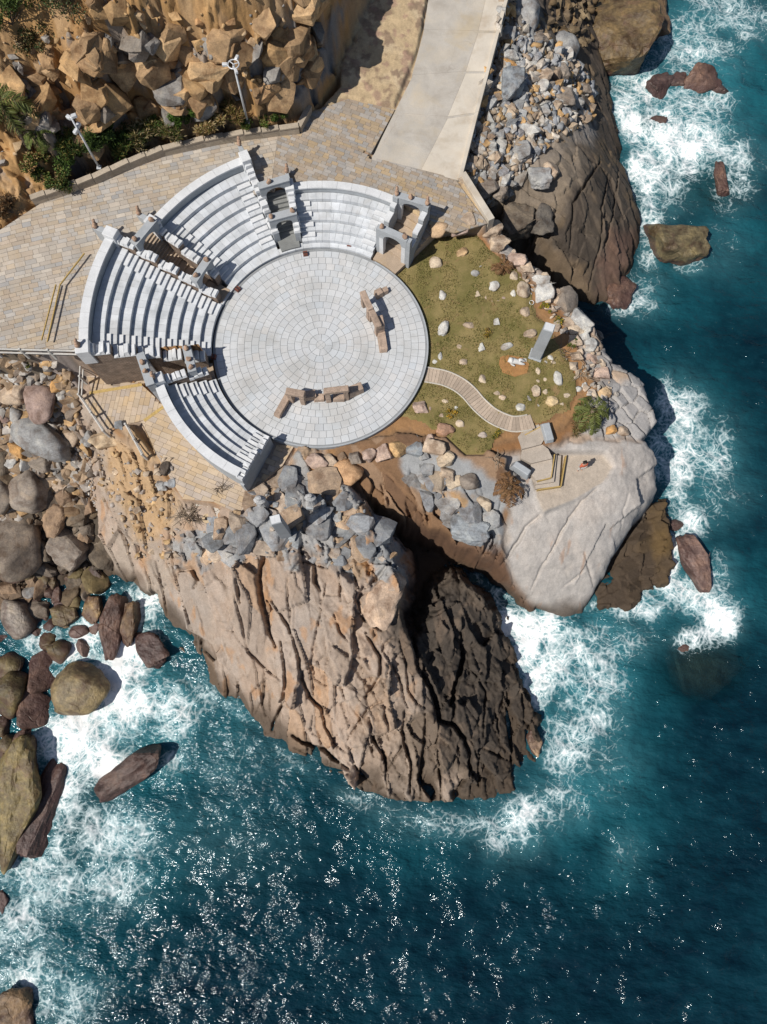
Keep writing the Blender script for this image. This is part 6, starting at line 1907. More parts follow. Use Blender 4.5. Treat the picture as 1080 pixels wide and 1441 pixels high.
# ------------------------------------------------------------------ lawn and footpath
def lawn_material():
    m, t, b = newmat('lawn_grass')
    pos = t.nodes.new('ShaderNodeNewGeometry').outputs['Position']
    c = mixc(t, ramp(t, noise(t, pos, .55, 6, .65), [(.40, 0), (.58, 1)]), (.165, .142, .052), (.25, .195, .085))
    c = mixc(t, ramp(t, noise(t, pos, 1.6, 5, .65), [(.58, 0), (.75, .55)]), c, (.10, .10, .025))
    c = mixc(t, ramp(t, noise(t, pos, .9, 4, .6, .5), [(.58, 0), (.68, .75)]), c, (.27, .175, .09))
    c = mixc(t, 1.0, c, ramp(t, noise(t, pos, 24, 3, .7), [(.3, .72), (.7, 1.28)]), 'MULTIPLY')
    t.links.new(c, b.inputs['Base Color']); b.inputs['Roughness'].default_value = .95; b.inputs['Specular IOR Level'].default_value = .1
    bp = t.nodes.new('ShaderNodeBump'); bp.inputs['Strength'].default_value = .7; bp.inputs['Distance'].default_value = .05
    t.links.new(noise(t, pos, 26, 4, .7), bp.inputs['Height']); t.links.new(bp.outputs[0], b.inputs['Normal'])
    return m


M_lawn = lawn_material()
lp = [P(*p) for p in LAWN]
lx = np.arange(min(p[0] for p in lp), max(p[0] for p in lp), .12); ly = np.arange(min(p[1] for p in lp), max(p[1] for p in lp), .12)
LX, LY = np.meshgrid(lx, ly)
lsd = poly_sd(lp, LX, LY) + .25 * fbm(LX / 1.2, LY / 1.2, 4, 95)
LZv = lawn_z(LX, LY) - .115 + .14 * sstep(-.12, .3, lsd) + .018 * fbm(LX / .3, LY / .3, 3, 96)
inst = (np.hypot(LX - SC[0], LY - SC[1]) < 7.5)
kk = (lsd > -.15) & ~inst
kf2 = kk[:-1, :-1] & kk[1:, 1:] & kk[1:, :-1] & kk[:-1, 1:]
li = np.arange(LX.size).reshape(LX.shape)
lq = np.stack([li[:-1, :-1], li[:-1, 1:], li[1:, 1:], li[1:, :-1]], -1)[kf2]
lu = np.unique(lq); lr = np.zeros(LX.size, np.int64); lr[lu] = np.arange(len(lu))
lawn = link('lawn', grid_mesh('lawn', np.stack([LX.ravel(), LY.ravel(), LZv.ravel()], -1)[lu], lr[lq]), M_lawn)
struct(lawn)

# footpath of planks across the lawn
M_plank = stone_mat('path_plank', (.40, .32, .25), var=.15, bump=.3, mottle=2, jitter=.14)
M_edge = stone_mat('pale_edging', (.50, .46, .40), var=.12, bump=.2)
path = empty('footpath', P3(650, 545, -.35)); tag(path, 'curved plank footpath from the stage across the lawn', 'path')
pc = [(599, 527), (612, 529), (628, 533), (645, 541), (660, 553), (674, 569), (690, 583), (706, 592), (722, 597), (738, 596), (750, 593)]


def crom(p, n):
    out = []
    q = [p[0]] + list(p) + [p[-1]]
    for i in range(1, len(q) - 2):
        for k in range(n):
            t = k / n
            a, b, c, d = (np.array(q[i + o], float) for o in (-1, 0, 1, 2))
            out.append(.5 * ((2 * b) + (-a + c) * t + (2 * a - 5 * b + 4 * c - d) * t * t + (-a + 3 * b - 3 * c + d) * t ** 3))
    out.append(np.array(p[-1], float))
    return out


pts = [Vector((*P(x, y, -.3), 0)) for x, y in crom(pc, 6)]
acc = [0]
for a, b in zip(pts, pts[1:]):
    acc.append(acc[-1] + (b - a).length)


def along(s):
    for i in range(len(acc) - 1):
        if s <= acc[i + 1]:
            return pts[i].lerp(pts[i + 1], (s - acc[i]) / (acc[i + 1] - acc[i] + 1e-9)), (pts[i + 1] - pts[i]).normalized()
    return pts[-1], (pts[-1] - pts[-2]).normalized()


np_ = int(acc[-1] / .24)
edge_l_, edge_r_ = [], []
for k in range(np_):
    c0, d0 = along(k * acc[-1] / np_ + .008); c1, d1 = along((k + 1) * acc[-1] / np_ - .008)
    n0, n1 = Vector((-d0.y, d0.x, 0)) * .52, Vector((-d1.y, d1.x, 0)) * .52
    zz = float(lawn_z(np.array(c0.x), np.array(c0.y))) + .07
    m = MB(); m.prism([c0 - n0, c1 - n1, c1 + n1, c0 + n0], zz - .15, zz + random.uniform(-.004, .006))
    pin(m.build('plank', M_plank, path))
    edge_l_.append((c0 + n0 * 1.07, zz)); edge_r_.append((c0 - n0 * 1.07, zz))
for e_ in (edge_l_, edge_r_):
    for k in range(0, len(e_) - 1, 5):
        seg = e_[k:k + 6]
        m = MB(); m.tube([(p.x, p.y, z + .03) for p, z in seg], .05, 5)
        pin(m.build('edging', M_edge, path))
# end terrace and the angled steps down to the granite platform
M_step = stone_mat('step_stone', (.40, .345, .29), var=.15, bump=.3, mottle=1.4, jitter=.08)
st = empty('stone_steps', P3(760, 650, -1.7)); tag(st, 'angled stone steps with yellow edges down to the granite platform', 'steps')
PT = lambda l, z: [P(x, y, z) for x, y in l]
for z, l in ((-.52, [(736, 606), (758, 597), (770, 612), (762, 625), (735, 632), (729, 615)]), (-.80, [(735, 632), (762, 624), (772, 632), (778, 645), (748, 652), (733, 645)]),
             (-1.05, [(747, 640), (778, 640), (777, 672), (755, 676), (748, 668)]), (-1.28, [(751, 640), (784, 640), (780, 678), (754, 682)]), (-1.52, [(751, 640), (790, 641), (787, 684), (754, 688)])):
    m = MB(); m.prism(PT(l, z), z - 1.0, z); pin(m.build('step', M_step, st))
for z, l in ((-1.02, [(781, 639), (776, 672), (757, 677)]), (-1.50, [(797, 641), (790, 684), (757, 689)]), (-.50, [(735, 608), (757, 596)]), (-.50, [(739, 612), (762, 600)])):
    q3 = [P3(x, y, z) for x, y in l]
    for a, b in zip(q3, q3[1:]):
        o = strip('yellow_edge', a, b, .07, .5, M_yellow, None, None, st); pin(o)
# slab beside the steps
m = MB(); m.box((*P(771, 608, -.2), -.5), (.62, 1.45, .45), rad(12), .85); tag(m.build('stone_block', M_pier, None, bevel=.04), 'pale upright slab beside the top of the angled steps', 'stone')
m = MB(); m.box((*P(735, 659, -.4), -1.2), (1.5, .55, .9), rad(-35), .8); tag(m.build('stone_block', M_pier, None, bevel=.05), 'blue-grey block beside the dry brown palm', 'stone')

# ------------------------------------------------------------------ ruins on the stage
M_ruin = stone_mat('ruin_stone', (.36, .27, .21), var=.28, bscale=5, bump=.7, speck=.2, mottle=2.2, jitter=.12)


def ruin_block(name, parent, c, d, rz, seed, tilt=(0, 0), lean=0.0, mat=None):
    m = MB(); m.box((0, 0, 0), d, 0, .94, tilt)
    me = m.mesh(name, bevel=.03)
    r_ = random.Random(seed)
    for v in me.vertices:
        v.co += Vector((r_.gauss(0, .014), r_.gauss(0, .014), r_.gauss(0, .014)))
    o = link(name, me, mat or M_ruin, parent, loc=c, rot=(0, lean, rz))
    if parent is not None:
        pin(o)
    return o


def doorframe(A, B_, h, th, label, seed, lint=.32):
    a_, b_ = Vector((*A, 0)), Vector((*B_, 0))
    d = (b_ - a_); L = d.length; rz = math.atan2(d.y, d.x); c = (a_ + b_) / 2
    t = empty('ruined_doorway', (c.x, c.y, 0)); tag(t, label, 'ruin', 'broken stone ruins on the stage')
    for p, k in ((a_, 0), (b_, 1)):
        ruin_block('post', t, (p.x, p.y, 0), (.36, th, h - lint), rz, seed + k)
    ruin_block('lintel', t, (c.x, c.y, h - lint + .01), (L + .5, th * 1.05, lint), rz, seed + 3)
    return t


SP = lambda x, y, z=0: P(x, y, z)
doorframe(SP(411, 563), SP(428, 566), 1.6, .45, 'smaller ruined doorway on the lower part of the stage', 31)
doorframe(SP(463, 563), SP(488, 560), 1.75, .42, 'larger ruined doorway on the lower part of the stage', 41)
o = ruin_block('fallen_beam', None, (*SP(400, 569, .2), .12), (.48, 2.1, .42), rad(-27), 51); tag(o, 'long fallen stone beam slanting from the smaller doorway', 'ruin', 'broken stone ruins on the stage')
for k, (x, y, d, rz, lab) in enumerate([(436, 558, (.9, .5, .6), 10, 'low broken block between the two doorways'), (449, 560, (.7, .45, .35), 5, 'lowest flat block between the two doorways'), (500, 551, (1.1, .55, .75), 25, 'wedge-shaped block right of the larger doorway'), (477, 561, (.8, .4, .5), 0, 'small orange-brown block under the larger doorway'),
                                      (535, 462, (.5, .9, 1.2), 12, 'upright block of the eastern ruin'), (538, 481, (.55, 1.5, .4), 8, 'fallen orange-brown block at the tail of the eastern ruin'), (533, 414, (.55, .5, .5), 30, 'first dark block behind the eastern ruin'), (541, 410, (.5, .4, .4), 25, 'last dark block behind the eastern ruin')]):
    o = ruin_block('ruin_block', None, (*SP(x, y, .2), 0), d, rad(rz), 60 + k, (.05, .03)); tag(o, lab, 'ruin', 'broken stone ruins on the stage')
doorframe(SP(513, 430), SP(521, 448), 1.7, .42, 'upper frame of the eastern ruin on the stage', 71)
doorframe(SP(523, 450), SP(532, 470), 1.5, .42, 'lower frame of the eastern ruin on the stage', 81)
M_red = plain('rusty_box', (.14, .045, .03), .6)
for k, (x, y, r, lab) in enumerate([(335, 407, -40, 'rust-red lamp box by the inner western passage'), (430, 357, 10, 'rust-red lamp box below the lowest seats'), (301, 502, 80, 'dark lamp box beside the free-standing tier'), (492, 345, -10, 'small lamp box near the gateway foot')]):
    t = empty('lamp_box', (*P(x, y, .1), 0)); tag(t, lab, 'lamp', 'lamp boxes round the stage'); t.rotation_euler = (0, 0, rad(r))
    m = MB(); m.box((0, 0, 0), (.34, .34, .22), 0, .9); m.build('housing', M_red, t)
    m = MB(); m.box((0, -.02, .225), (.26, .05, .06)); m.build('grille', M_dark, t)
t = empty('covered_bundle', (*P(236, 366, .9), .72)); tag(t, 'yellow and black covered bundle lying in the western passage', 'bundle')
rough_stone('cover', t, (*P(237, 368, .9), .95), (.55, .35, .3), 91, M_yellow); rough_stone('load', t, (*P(230, 362, .9), 1.0), (.45, .3, .35), 92, M_dark)

# ------------------------------------------------------------------ pillars, statues, sculpture
def pillar(px, py, h, w, rz, label, seed, zb):
    p = P3(px, py, zb)
    t = empty('stone_pillar', (p.x, p.y, zb)); tag(t, label, 'pillar', 'tall free-standing pillars')
    m = MB(); m.box((0, 0, -.3), (w * 1.25, w * 1.15, .5)); m.build('plinth', M_pier, t, bevel=.02)
    m = MB(); m.box((0, 0, .2), (w, w * .85, h - .2), 0, .93); m.build('shaft', M_pier, t, bevel=.02)
    m = MB(); m.box((0, 0, h + .002), (w * .8, w * .68, .06)); m.build('cap', M_granw, t)
    t.rotation_euler = (0, 0, rz)
    return t


z_ = S(756, 502).z
pillar(754, 501, 4.3, .75, rad(-20), 'tall grey stone pillar standing at the seaward edge of the lawn', 1, z_)
z_ = S(403, 753).z
pillar(403, 752, 4.8, .72, rad(15), 'tall grey stone pillar on the broken headland top', 2, z_)
M_stat = stone_mat('weathered_statue', (.40, .40, .40), var=.25, bscale=6, bump=.9, speck=.25, mottle=3)


def statue(px, py, h, label, seed):
    """weathered standing figure: robe, shoulders, head"""
    p = S(px, py)
    t = empty('stone_figure', p); tag(t, label, 'statue', 'weathered standing stone figures')
    r_ = random.Random(seed)
    bm = bmesh.new()
    prof = [(0, .36), (.12, .33), (.3, .27), (.5, .25), (.68, .27), (.78, .29), (.84, .2), (.88, .13), (.93, .15), (.98, .12), (1.0, .03)]
    rings = []
    for z, r in prof:
        rings.append([bm.verts.new((r * h * .62 * math.cos(a) * r_.uniform(.88, 1.1), r * h * .45 * math.sin(a) * r_.uniform(.88, 1.1), z * h)) for a in [2 * math.pi * k / 14 for k in range(14)]])
    for a, b in zip(rings, rings[1:]):
        for k in range(14):
            bm.faces.new((a[k], a[(k + 1) % 14], b[(k + 1) % 14], b[k]))
    bm.faces.new(rings[-1])
    me = bpy.data.meshes.new('figure'); bm.to_mesh(me); bm.free()
    link('figure', me, M_stat, t)
    m = MB(); m.box((0, 0, -.4), (.85, .8, .42)); m.build('base', M_pier, t, bevel=.04)
    return t


statue(372, 712, 2.3, 'weathered grey standing figure at the corner of the terrace', 5)
statue(440, 708, 2.1, 'weathered grey standing figure nearer the gully head', 6)
# reclining white figure
fp = S(726, 513)
fg = empty('reclining_figure', fp); tag(fg, 'white stone sculpture of a reclining figure on bare orange soil', 'sculpture')
M_marb = stone_mat('white_marble', (.62, .61, .59), var=.08, bump=.25, speck=.05)
m = MB(); m.box((0, 0, -.1), (1.5, .75, .28)); m.build('plinth', M_marb, fg, bevel=.04)
vs = [(-.45, .05, .55), (-.5, .05, .75), (-.4, .03, .35), (-.05, 0, .32), (.25, .12, .5), (.5, .1, .28), (.62, .1, .22), (.3, -.12, .34), (.6, -.14, .24), (-.3, .25, .35), (-.1, .32, .26), (-.35, -.2, .32), (-.1, -.26, .26)]
es = [(0, 1), (0, 2), (2, 3), (3, 4), (4, 5), (5, 6), (3, 7), (7, 8), (0, 9), (9, 10), (0, 11), (11, 12)]
rs = [.16, .13, .19, .19, .12, .09, .07, .12, .07, .08, .06, .08, .06]


def skin_body(name, vs, es, rs, mat, parent, root=2, sub=1):
    me = bpy.data.meshes.new(name); me.from_pydata(vs, es, [])
    o = link(name, me, None, None)
    md = o.modifiers.new('skin', 'SKIN')
    for i, r in enumerate(rs):
        sv = me.skin_vertices[0].data[i]; sv.radius = (r, r); sv.use_root = (i == root)
    o.modifiers.new('sub', 'SUBSURF').levels = sub
    dg = bpy.context.evaluated_depsgraph_get()
    nm = bpy.data.meshes.new_from_object(o.evaluated_get(dg))
    bpy.data.objects.remove(o)
    nm.materials.clear(); nm.materials.append(mat)
    nm.polygons.foreach_set('use_smooth', [True] * len(nm.polygons))
    nm.name = name
    return link(name, nm, None, parent)


skin_body('figure', vs, es, rs, M_marb, fg)
# soil patch under the sculpture
M_soil = stone_mat('orange_soil', (.33, .17, .065), var=.2, bump=.4, mottle=3)


def soil(poly, z, name):
    w = [P(x, y, z) for x, y in poly]
    c = np.array(w).mean(0)
    m = MB(); n = len(w)
    m.v = [(c[0], c[1], z + .03)] + [(x, y, z + .015) for x, y in w] + [(x + (x - c[0]) * .06, y + (y - c[1]) * .06, z - .12) for x, y in w]
    m.f = [(0, 1 + i, 1 + (i + 1) % n) for i in range(n)] + [(1 + i, 1 + n + i, 1 + n + (i + 1) % n, 1 + (i + 1) % n) for i in range(n)]
    return struct(m.build(name, M_soil, None))


soil([(704, 503), (712, 499), (735, 503), (745, 512), (742, 525), (725, 530), (708, 524), (703, 512)], lawn_z(np.array(8.), np.array(20.)) + .05, 'soil_patch')

# white ring on the lawn
bm = bmesh.new()
c = S(748, 427) + Vector((0, 0, .1))
m = MB(); m.tube([c + Vector((.16 * math.cos(a), .16 * math.sin(a), 0)) for a in [2 * math.pi * k / 16 for k in range(17)]], .02, 6, False); tag(m.build('white_ring', M_white, None, True), 'thin white ring lying at the lawn rim', 'ring')

# ------------------------------------------------------------------ the visitor
pp = P3(815, 661, -1.9)
per = empty('person', pp, rad(200)); tag(per, 'person in an orange top and pale trousers standing on the granite platform', 'person')
M_cloth = plain('orange_cloth', (.50, .12, .06), .9, var=.2, scale=9); M_trous = plain('pale_cloth', (.55, .53, .50), .9); M_skin = plain('skin', (.42, .26, .19), .6); M_hair = plain('hair', (.02, .016, .014), .6)
V9 = [(0, 0, .98), (0, .02, 1.22), (0, .02, 1.42), (0, 0, 1.50), (0, 0, 1.62), (.18, .02, 1.40), (.27, .04, 1.15), (.24, .16, .95), (-.18, .02, 1.40), (-.27, .04, 1.15), (-.22, .2, .98), (.1, 0, .9), (.12, .03, .5), (.12, -.02, .08), (.13, .12, .04), (-.1, 0, .9), (-.13, .06, .5), (-.14, .02, .08), (-.15, .16, .04), (0, .02, 1.7)]
E9 = [(0, 1), (1, 2), (2, 3), (3, 4), (2, 5), (5, 6), (6, 7), (2, 8), (8, 9), (9, 10), (0, 11), (11, 12), (12, 13), (13, 14), (0, 15), (15, 16), (16, 17), (17, 18), (4, 19)]
R9 = [.15, .15, .15, .06, .1, .075, .05, .035, .075, .05, .035, .1, .065, .045, .04, .1, .065, .045, .04, .08]
skin_body('body', V9, E9, R9, M_skin, per, 0)
skin_body('shirt', [(0, 0, 1.0), (0, .02, 1.24), (0, .02, 1.43), (.19, .02, 1.40), (.28, .04, 1.16), (-.19, .02, 1.40), (-.28, .04, 1.16)], [(0, 1), (1, 2), (2, 3), (3, 4), (2, 5), (5, 6)], [.19, .19, .17, .1, .075, .1, .075], M_cloth, per, 0)
skin_body('trousers', [(0, 0, .97), (.1, 0, .88), (.12, .03, .5), (.12, -.02, .14), (-.1, 0, .88), (-.13, .06, .5), (-.14, .02, .14)], [(0, 1), (1, 2), (2, 3), (0, 4), (4, 5), (5, 6)], [.18, .13, .09, .07, .13, .09, .07], M_trous, per, 0)
skin_body('hair', [(0, -.02, 1.66), (0, -.03, 1.72), (0, -.06, 1.58)], [(0, 1), (0, 2)], [.115, .09, .08], M_hair, per, 0)

# ------------------------------------------------------------------ railings
M_rail = stone_mat('pale_rail', (.50, .48, .45), var=.15, bump=.3)


def railing(pts, zs, posts, label, h=.95, rails=(.35, .85)):
    q3 = [P3(x, y, z) for (x, y), z in zip(pts, zs)]
    t = empty('railing', q3[0]); tag(t, label, 'railing', 'pale railings at the western edge')
    for a, b in zip(q3, q3[1:]):
        n = max(1, round((b - a).length / posts))
        for k in range(n + 1):
            p = a.lerp(b, k / n)
            if k == 0 and a is not q3[0]:
                continue
            m = MB(); m.box((p.x, p.y, p.z - .4), (.15, .15, h + .45), 0, .9); pin(m.build('post', M_rail, t, bevel=.015))
        for r in rails:
            m = MB(); m.tube([a + Vector((0, 0, r)), b + Vector((0, 0, r))], .06, 6); pin(m.build('rail', M_rail, t))
    return t


railing([(-40, 498), (115, 502)], [3.2, 3.2], 1.9, 'long pale railing along the south edge of the upper plaza')
railing([(121, 512), (118, 562), (152, 612)], [-.2, -.62, -.62], 1.4, 'pale railing descending beside the brick wall')
railing([(183, 603), (206, 645)], [-.45, -.45], 1.2, 'short pale railing at the terrace end')

# ------------------------------------------------------------------ lamp posts
M_lamp = plain('white_lamp_metal', (.62, .64, .66), .4, .2)


def lamp(px, py, h, label, ring):
    z = S(px, py).z
    p = P3(px, py, z)
    t = empty('lamp_post', p); tag(t, label, 'lamp post', 'lamp posts at the cliff foot')
    m = MB(); m.tube([(0, 0, -.3), (0, 0, h * .5), (0, 0, h)], [.085, .075, .06], 10); m.build('pole', M_lamp, t, True)
    m = MB(); m.box((0, 0, 0), (.3, .3, .08)); m.build('foot_plate', M_lamp, t)
    if ring:
        m = MB(); m.tube([(.36 * math.cos(a), .36 * math.sin(a), h) for a in [2 * math.pi * k / 20 for k in range(21)]], .04, 6, False); m.build('ring', M_lamp, t, True)
        for k in range(3):
            a = rad(20 + 120 * k)
            m = MB(); m.tube([(0, 0, h), (.36 * math.cos(a), .36 * math.sin(a), h)], .03, 6); m.build('spoke', M_lamp, t)
        for k in range(3):
            a = rad(70 + 110 * k)
            hd = MB().box((.55 * math.cos(a), .55 * math.sin(a), h - .12), (.34, .2, .2), a).build('lamp_head', M_lamp, t, bevel=.03)
            MB().box((.66 * math.cos(a), .66 * math.sin(a), h - .16), (.12, .16, .03), a).build('lens', M_dark, hd)
    else:
        for zz, a in ((h, .4), (h - .15, 2.6), (h - .9, 1.2), (h - 1.0, 4.3)):
            hd = MB().box((.22 * math.cos(a), .22 * math.sin(a), zz - .1), (.34, .24, .22), a).build('lamp_head', M_lamp, t, bevel=.03)
            MB().box((.36 * math.cos(a), .36 * math.sin(a), zz - .1), (.04, .18, .16), a).build('lens', M_dark, hd)
    return t


lamp(349, 172, 4.9, 'white lamp post with a ring head at the cliff foot', True)
lamp(140, 236, 4.6, 'white lamp post with stacked floodlights among the shrubs', False)

# ------------------------------------------------------------------ round planter and millstone on the headland
pz = S(290, 735).z
rp = empty('planter_ring', P3(290, 735, pz)); tag(rp, 'curved pale low wall round the planting pit on the headland', 'wall')
c0 = P3(283, 738, pz)
for k in range(9):
    a0, a1 = rad(105 - k * 17), rad(105 - k * 17 - 16)
    m = MB(); ri, ro = 1.25, 1.6
    m.prism([(c0.x + ri * math.cos(a0), c0.y + ri * math.sin(a0)), (c0.x + ro * math.cos(a0), c0.y + ro * math.sin(a0)), (c0.x + ro * math.cos(a1), c0.y + ro * math.sin(a1)), (c0.x + ri * math.cos(a1), c0.y + ri * math.sin(a1))], pz - .8, pz + .35)
    pin(m.build('wall_block', M_edge, rp))
ms = S(293, 731)
m = MB(); n = 18
for k in range(n):
    a0, a1 = 2 * math.pi * k / n, 2 * math.pi * (k + 1) / n
    m.prism([(ms.x + .14 * math.cos(a0), ms.y + .14 * math.sin(a0)), (ms.x + .33 * math.cos(a0), ms.y + .33 * math.sin(a0)), (ms.x + .33 * math.cos(a1), ms.y + .33 * math.sin(a1)), (ms.x + .14 * math.cos(a1), ms.y + .14 * math.sin(a1))], ms.z - .1, ms.z + .2)
tag(m.build('millstone', stone_mat('millstone', (.50, .38, .24), var=.15), None), 'pale round millstone with a hole in the planting pit', 'millstone')

# ------------------------------------------------------------------ plants
def leaf_mat(name, c1, c2):
    m, t, b = newmat(name)
    a = t.nodes.new('ShaderNodeAttribute'); a.attribute_name = 'Col'
    t.links.new(a.outputs['Color'], b.inputs['Base Color'])
    b.inputs['Roughness'].default_value = .6
    b.inputs['Specular IOR Level'].default_value = .25
    return m


M_leaf = leaf_mat('leaf', 0, 0)
M_bark = stone_mat('palm_bark', (.16, .12, .085), var=.3, bump=.6, mottle=4)


class Leaves:
    def __init__(s):
        s.v, s.f, s.c = [], [], []

    def quad(s, p, d, n_, l, w, col):
        b = len(s.v)
        sd_ = d.cross(n_).normalized() * w
        s.v += [tuple(p), tuple(p + d * l * .5 + sd_), tuple(p + d * l), tuple(p + d * l * .5 - sd_)]
        s.f.append((b, b + 1, b + 2, b + 3)); s.c += [col] * 4

    def build(s, name, parent):
        me = mesh_from(name, s.v, s.f)
        a = me.attributes.new('Col', 'FLOAT_COLOR', 'POINT')
        a.data.foreach_set('color', np.c_[np.array(s.c), np.ones(len(s.c))].astype(np.float32).ravel())
        return link(name, me, M_leaf, parent)


def rv(r_):
    return Vector((r_.gauss(0, 1), r_.gauss(0, 1), r_.gauss(0, 1))).normalized()


def shrub(px, py, r, h, cols, label, seed, n=1100, ll=.16, group='shrubs of the cliff foot', spiky=False):
    if group == 'shrubs of the cliff foot':
        r *= 1.2; h *= 1.15; n = int(n * 1.35)
    """r in metres; leaves gathered in clumps through the volume, short stems inside"""
    p = S(px, py); r_ = random.Random(seed)
    t = empty('shrub', p); tag(t, label, 'shrub', group)
    L = Leaves(); st_ = MB()
    clumps = [(Vector((r_.uniform(-1, 1) * r * .8, r_.uniform(-1, 1) * r * .8, r_.uniform(.25, .95) * h)), r_.uniform(.22, .45) * r) for _ in range(max(6, int(9 * r)))]
    for c, cr in clumps:
        st_.tube([(0, 0, -.2), tuple(c * .5 + Vector((0, 0, .05))), tuple(c)], [.04, .03, .012], 5)
        k = r_.uniform(.7, 1.25)
        for _ in range(int(n / len(clumps))):
            d = rv(r_); d.z = abs(d.z) * .8 + .1
            q3 = c + rv(r_) * cr * r_.random() ** .4
            col = cols[r_.randrange(len(cols))]
            L.quad(q3, d.normalized(), rv(r_), ll * r_.uniform(.6, 1.3) * (2.2 if spiky else 1), ll * (.14 if spiky else .28), tuple(v * k for v in col))
    st_.build('stems', M_bark, t); L.build('foliage', t)
    return t


def palm(px, py, h, fr, n, cols, label, seed, lean=(0, 0), droop=1.0, cat='palm tree', name='palm_tree', dead=0.0):
    """trunk with arching fronds of many leaflets; fr = frond length in metres"""
    p = S(px, py); r_ = random.Random(seed)
    t = empty(name, p); tag(t, label, cat, 'palms and palm-like plants')
    top = Vector((lean[0], lean[1], h))
    m = MB(); m.tube([(0, 0, -.3), tuple(top * .4 + Vector((0, 0, .1))), tuple(top)], [.2, .15, .14], 9); m.build('trunk', M_bark, t, True)
    for k in range(n):
        L = Leaves()
        a = 2 * math.pi * k / n * 2.399 * n / 6.283 + r_.uniform(-.2, .2)
        el = r_.uniform(-.1, 1.1) if k < n * (1 - dead) else r_.uniform(-1.1, -.4)
        col = cols[0 if k < n * (1 - dead) else -1] if len(cols) == 2 else cols[r_.randrange(len(cols))]
        d = Vector((math.cos(a) * math.cos(el), math.sin(a) * math.cos(el), math.sin(el)))
        q3 = top.copy(); ns = 16; ln = fr * r_.uniform(.75, 1.1)
        side = Vector((-math.sin(a), math.cos(a), 0))
        for i in range(ns):
            f = i / ns
            nx = q3 + d * ln / ns
            L.quad(q3, d, Vector((0, 0, 1)), ln / ns, .02, tuple(v * .8 for v in col))
            if i > 1:
                for s_ in (-1, 1):
                    for _ in range(2):
                        dd = (side * s_ * 1.0 + d * .75 + Vector((0, 0, r_.uniform(-.45, .1)))).normalized()
                        kk_ = r_.uniform(.65, 1.3)
                        L.quad(q3 + d * r_.uniform(0, ln / ns), dd, Vector((0, 0, 1)) + rv(r_) * .4, fr * .30 * math.sin(math.pi * (f * .85 + .12)) * r_.uniform(.8, 1.2), .022 + .012 * fr / 2, tuple(v * kk_ for v in col))
            q3 = nx
            d = (d + Vector((0, 0, -.13 * droop))).normalized()
        L.build('frond', t)
    return t


GR, GD, GY = (.065, .105, .022), (.035, .06, .016), (.15, .13, .035)
DRY, DRB, STR = (.27, .17, .075), (.17, .09, .04), (.36, .28, .15)
palm(45, 215, 3.4, 2.5, 22, [(.085, .10, .025), DRY], 'tall palm with drooping dry skirt at the left of the cliff foot', 1, (-.3, .7), 1.2, dead=.3)
palm(72, 222, .5, 1.3, 16, [(.10, .125, .03), STR], 'low green palm beneath the tall one', 2, dead=.2)
palm(826, 590, 1.3, 2.0, 20, [(.10, .115, .03), (.26, .18, .08)], 'green and brown palm at the seaward corner of the lawn', 3, (.1, .15), 1.3, dead=.45)
palm(715, 690, .7, 1.7, 20, [DRB, DRY], 'dry brown palm clump on the gully edge', 4, (0, 0), 1.5, dead=.5)
palm(706, 380, .5, 1.15, 14, [DRB, DRY], 'dry brown bush with bare stalks at the lawn top', 5, (0, 0), 1.3, dead=.4)
shrub(20, 35, 1.3, 1.6, [GR, GR, GD, (.10, .14, .03)], 'bright green bush in the top left corner', 11, 2600)
shrub(104, 12, 1.5, 1.4, [GD, GD, (.09, .085, .04)], 'dark olive bush near the top edge', 12, 2400)
shrub(62, 78, 1.0, .8, [GD, (.10, .09, .035), DRY], 'sparse olive bush on the cliff ledge', 13, 1200)
shrub(266, 182, .85, 1.4, [(.065, .135, .018), (.085, .16, .025), GR], 'bright green upright bush at the cliff foot', 14, 2600)
shrub(290, 190, .7, 1.3, [DRY, STR, GY], 'straw-coloured dry shrub right of the bright green bush', 15, 1300, .2, spiky=True)
shrub(312, 190, .6, 1.1, [DRY, GY, STR], 'dry shrub below the ring-headed lamp', 16, 1100, .2, spiky=True)
shrub(245, 205, .7, .9, [GY, STR, GR], 'yellowish spiky shrub by the kerb wall', 17, 1100, .2, spiky=True)
shrub(210, 205, .85, 1.0, [GY, STR, GD], 'broad spiky shrub in the middle of the planting', 18, 1500, .22, spiky=True)
shrub(182, 215, .75, .9, [GR, GY, GD], 'green and straw shrub right of the floodlight post', 19, 1400, .2, spiky=True)
shrub(160, 222, .6, .8, [GR, GD], 'dark green shrub at the floodlight post', 20, 1300, .18)
shrub(115, 245, .9, .5, [GR, (.09, .15, .03), GD], 'low bright green ground shrub left of the floodlight post', 21, 2000)
shrub(85, 258, .8, .5, [GR, GD, GY], 'low green shrub near the left end of the kerb', 22, 1600)
shrub(150, 205, .8, .9, [GD, GD, GR], 'shaded dark shrub behind the floodlight post', 23, 1600)
shrub(65, 262, .6, .7, [GR, GY], 'small green shrub at the left end of the kerb', 24, 1000)
shrub(392, 168, .6, .25, [(.075, .125, .02), GR], 'low grass tuft by the dead stump', 25, 1200, .12)
shrub(340, 178, .6, .25, [(.075, .13, .02), GR, GY], 'low grass patch left of the ring-headed lamp', 26, 1300, .12)
shrub(365, 172, .55, .2, [(.075, .12, .02), GY], 'low grass patch right of the ring-headed lamp', 27, 1000, .12)
shrub(20, 300, .7, .6, [DRB, (.10, .07, .04)], 'dark withered bush at the left edge by the plaza', 28, 1000, .2, spiky=True)
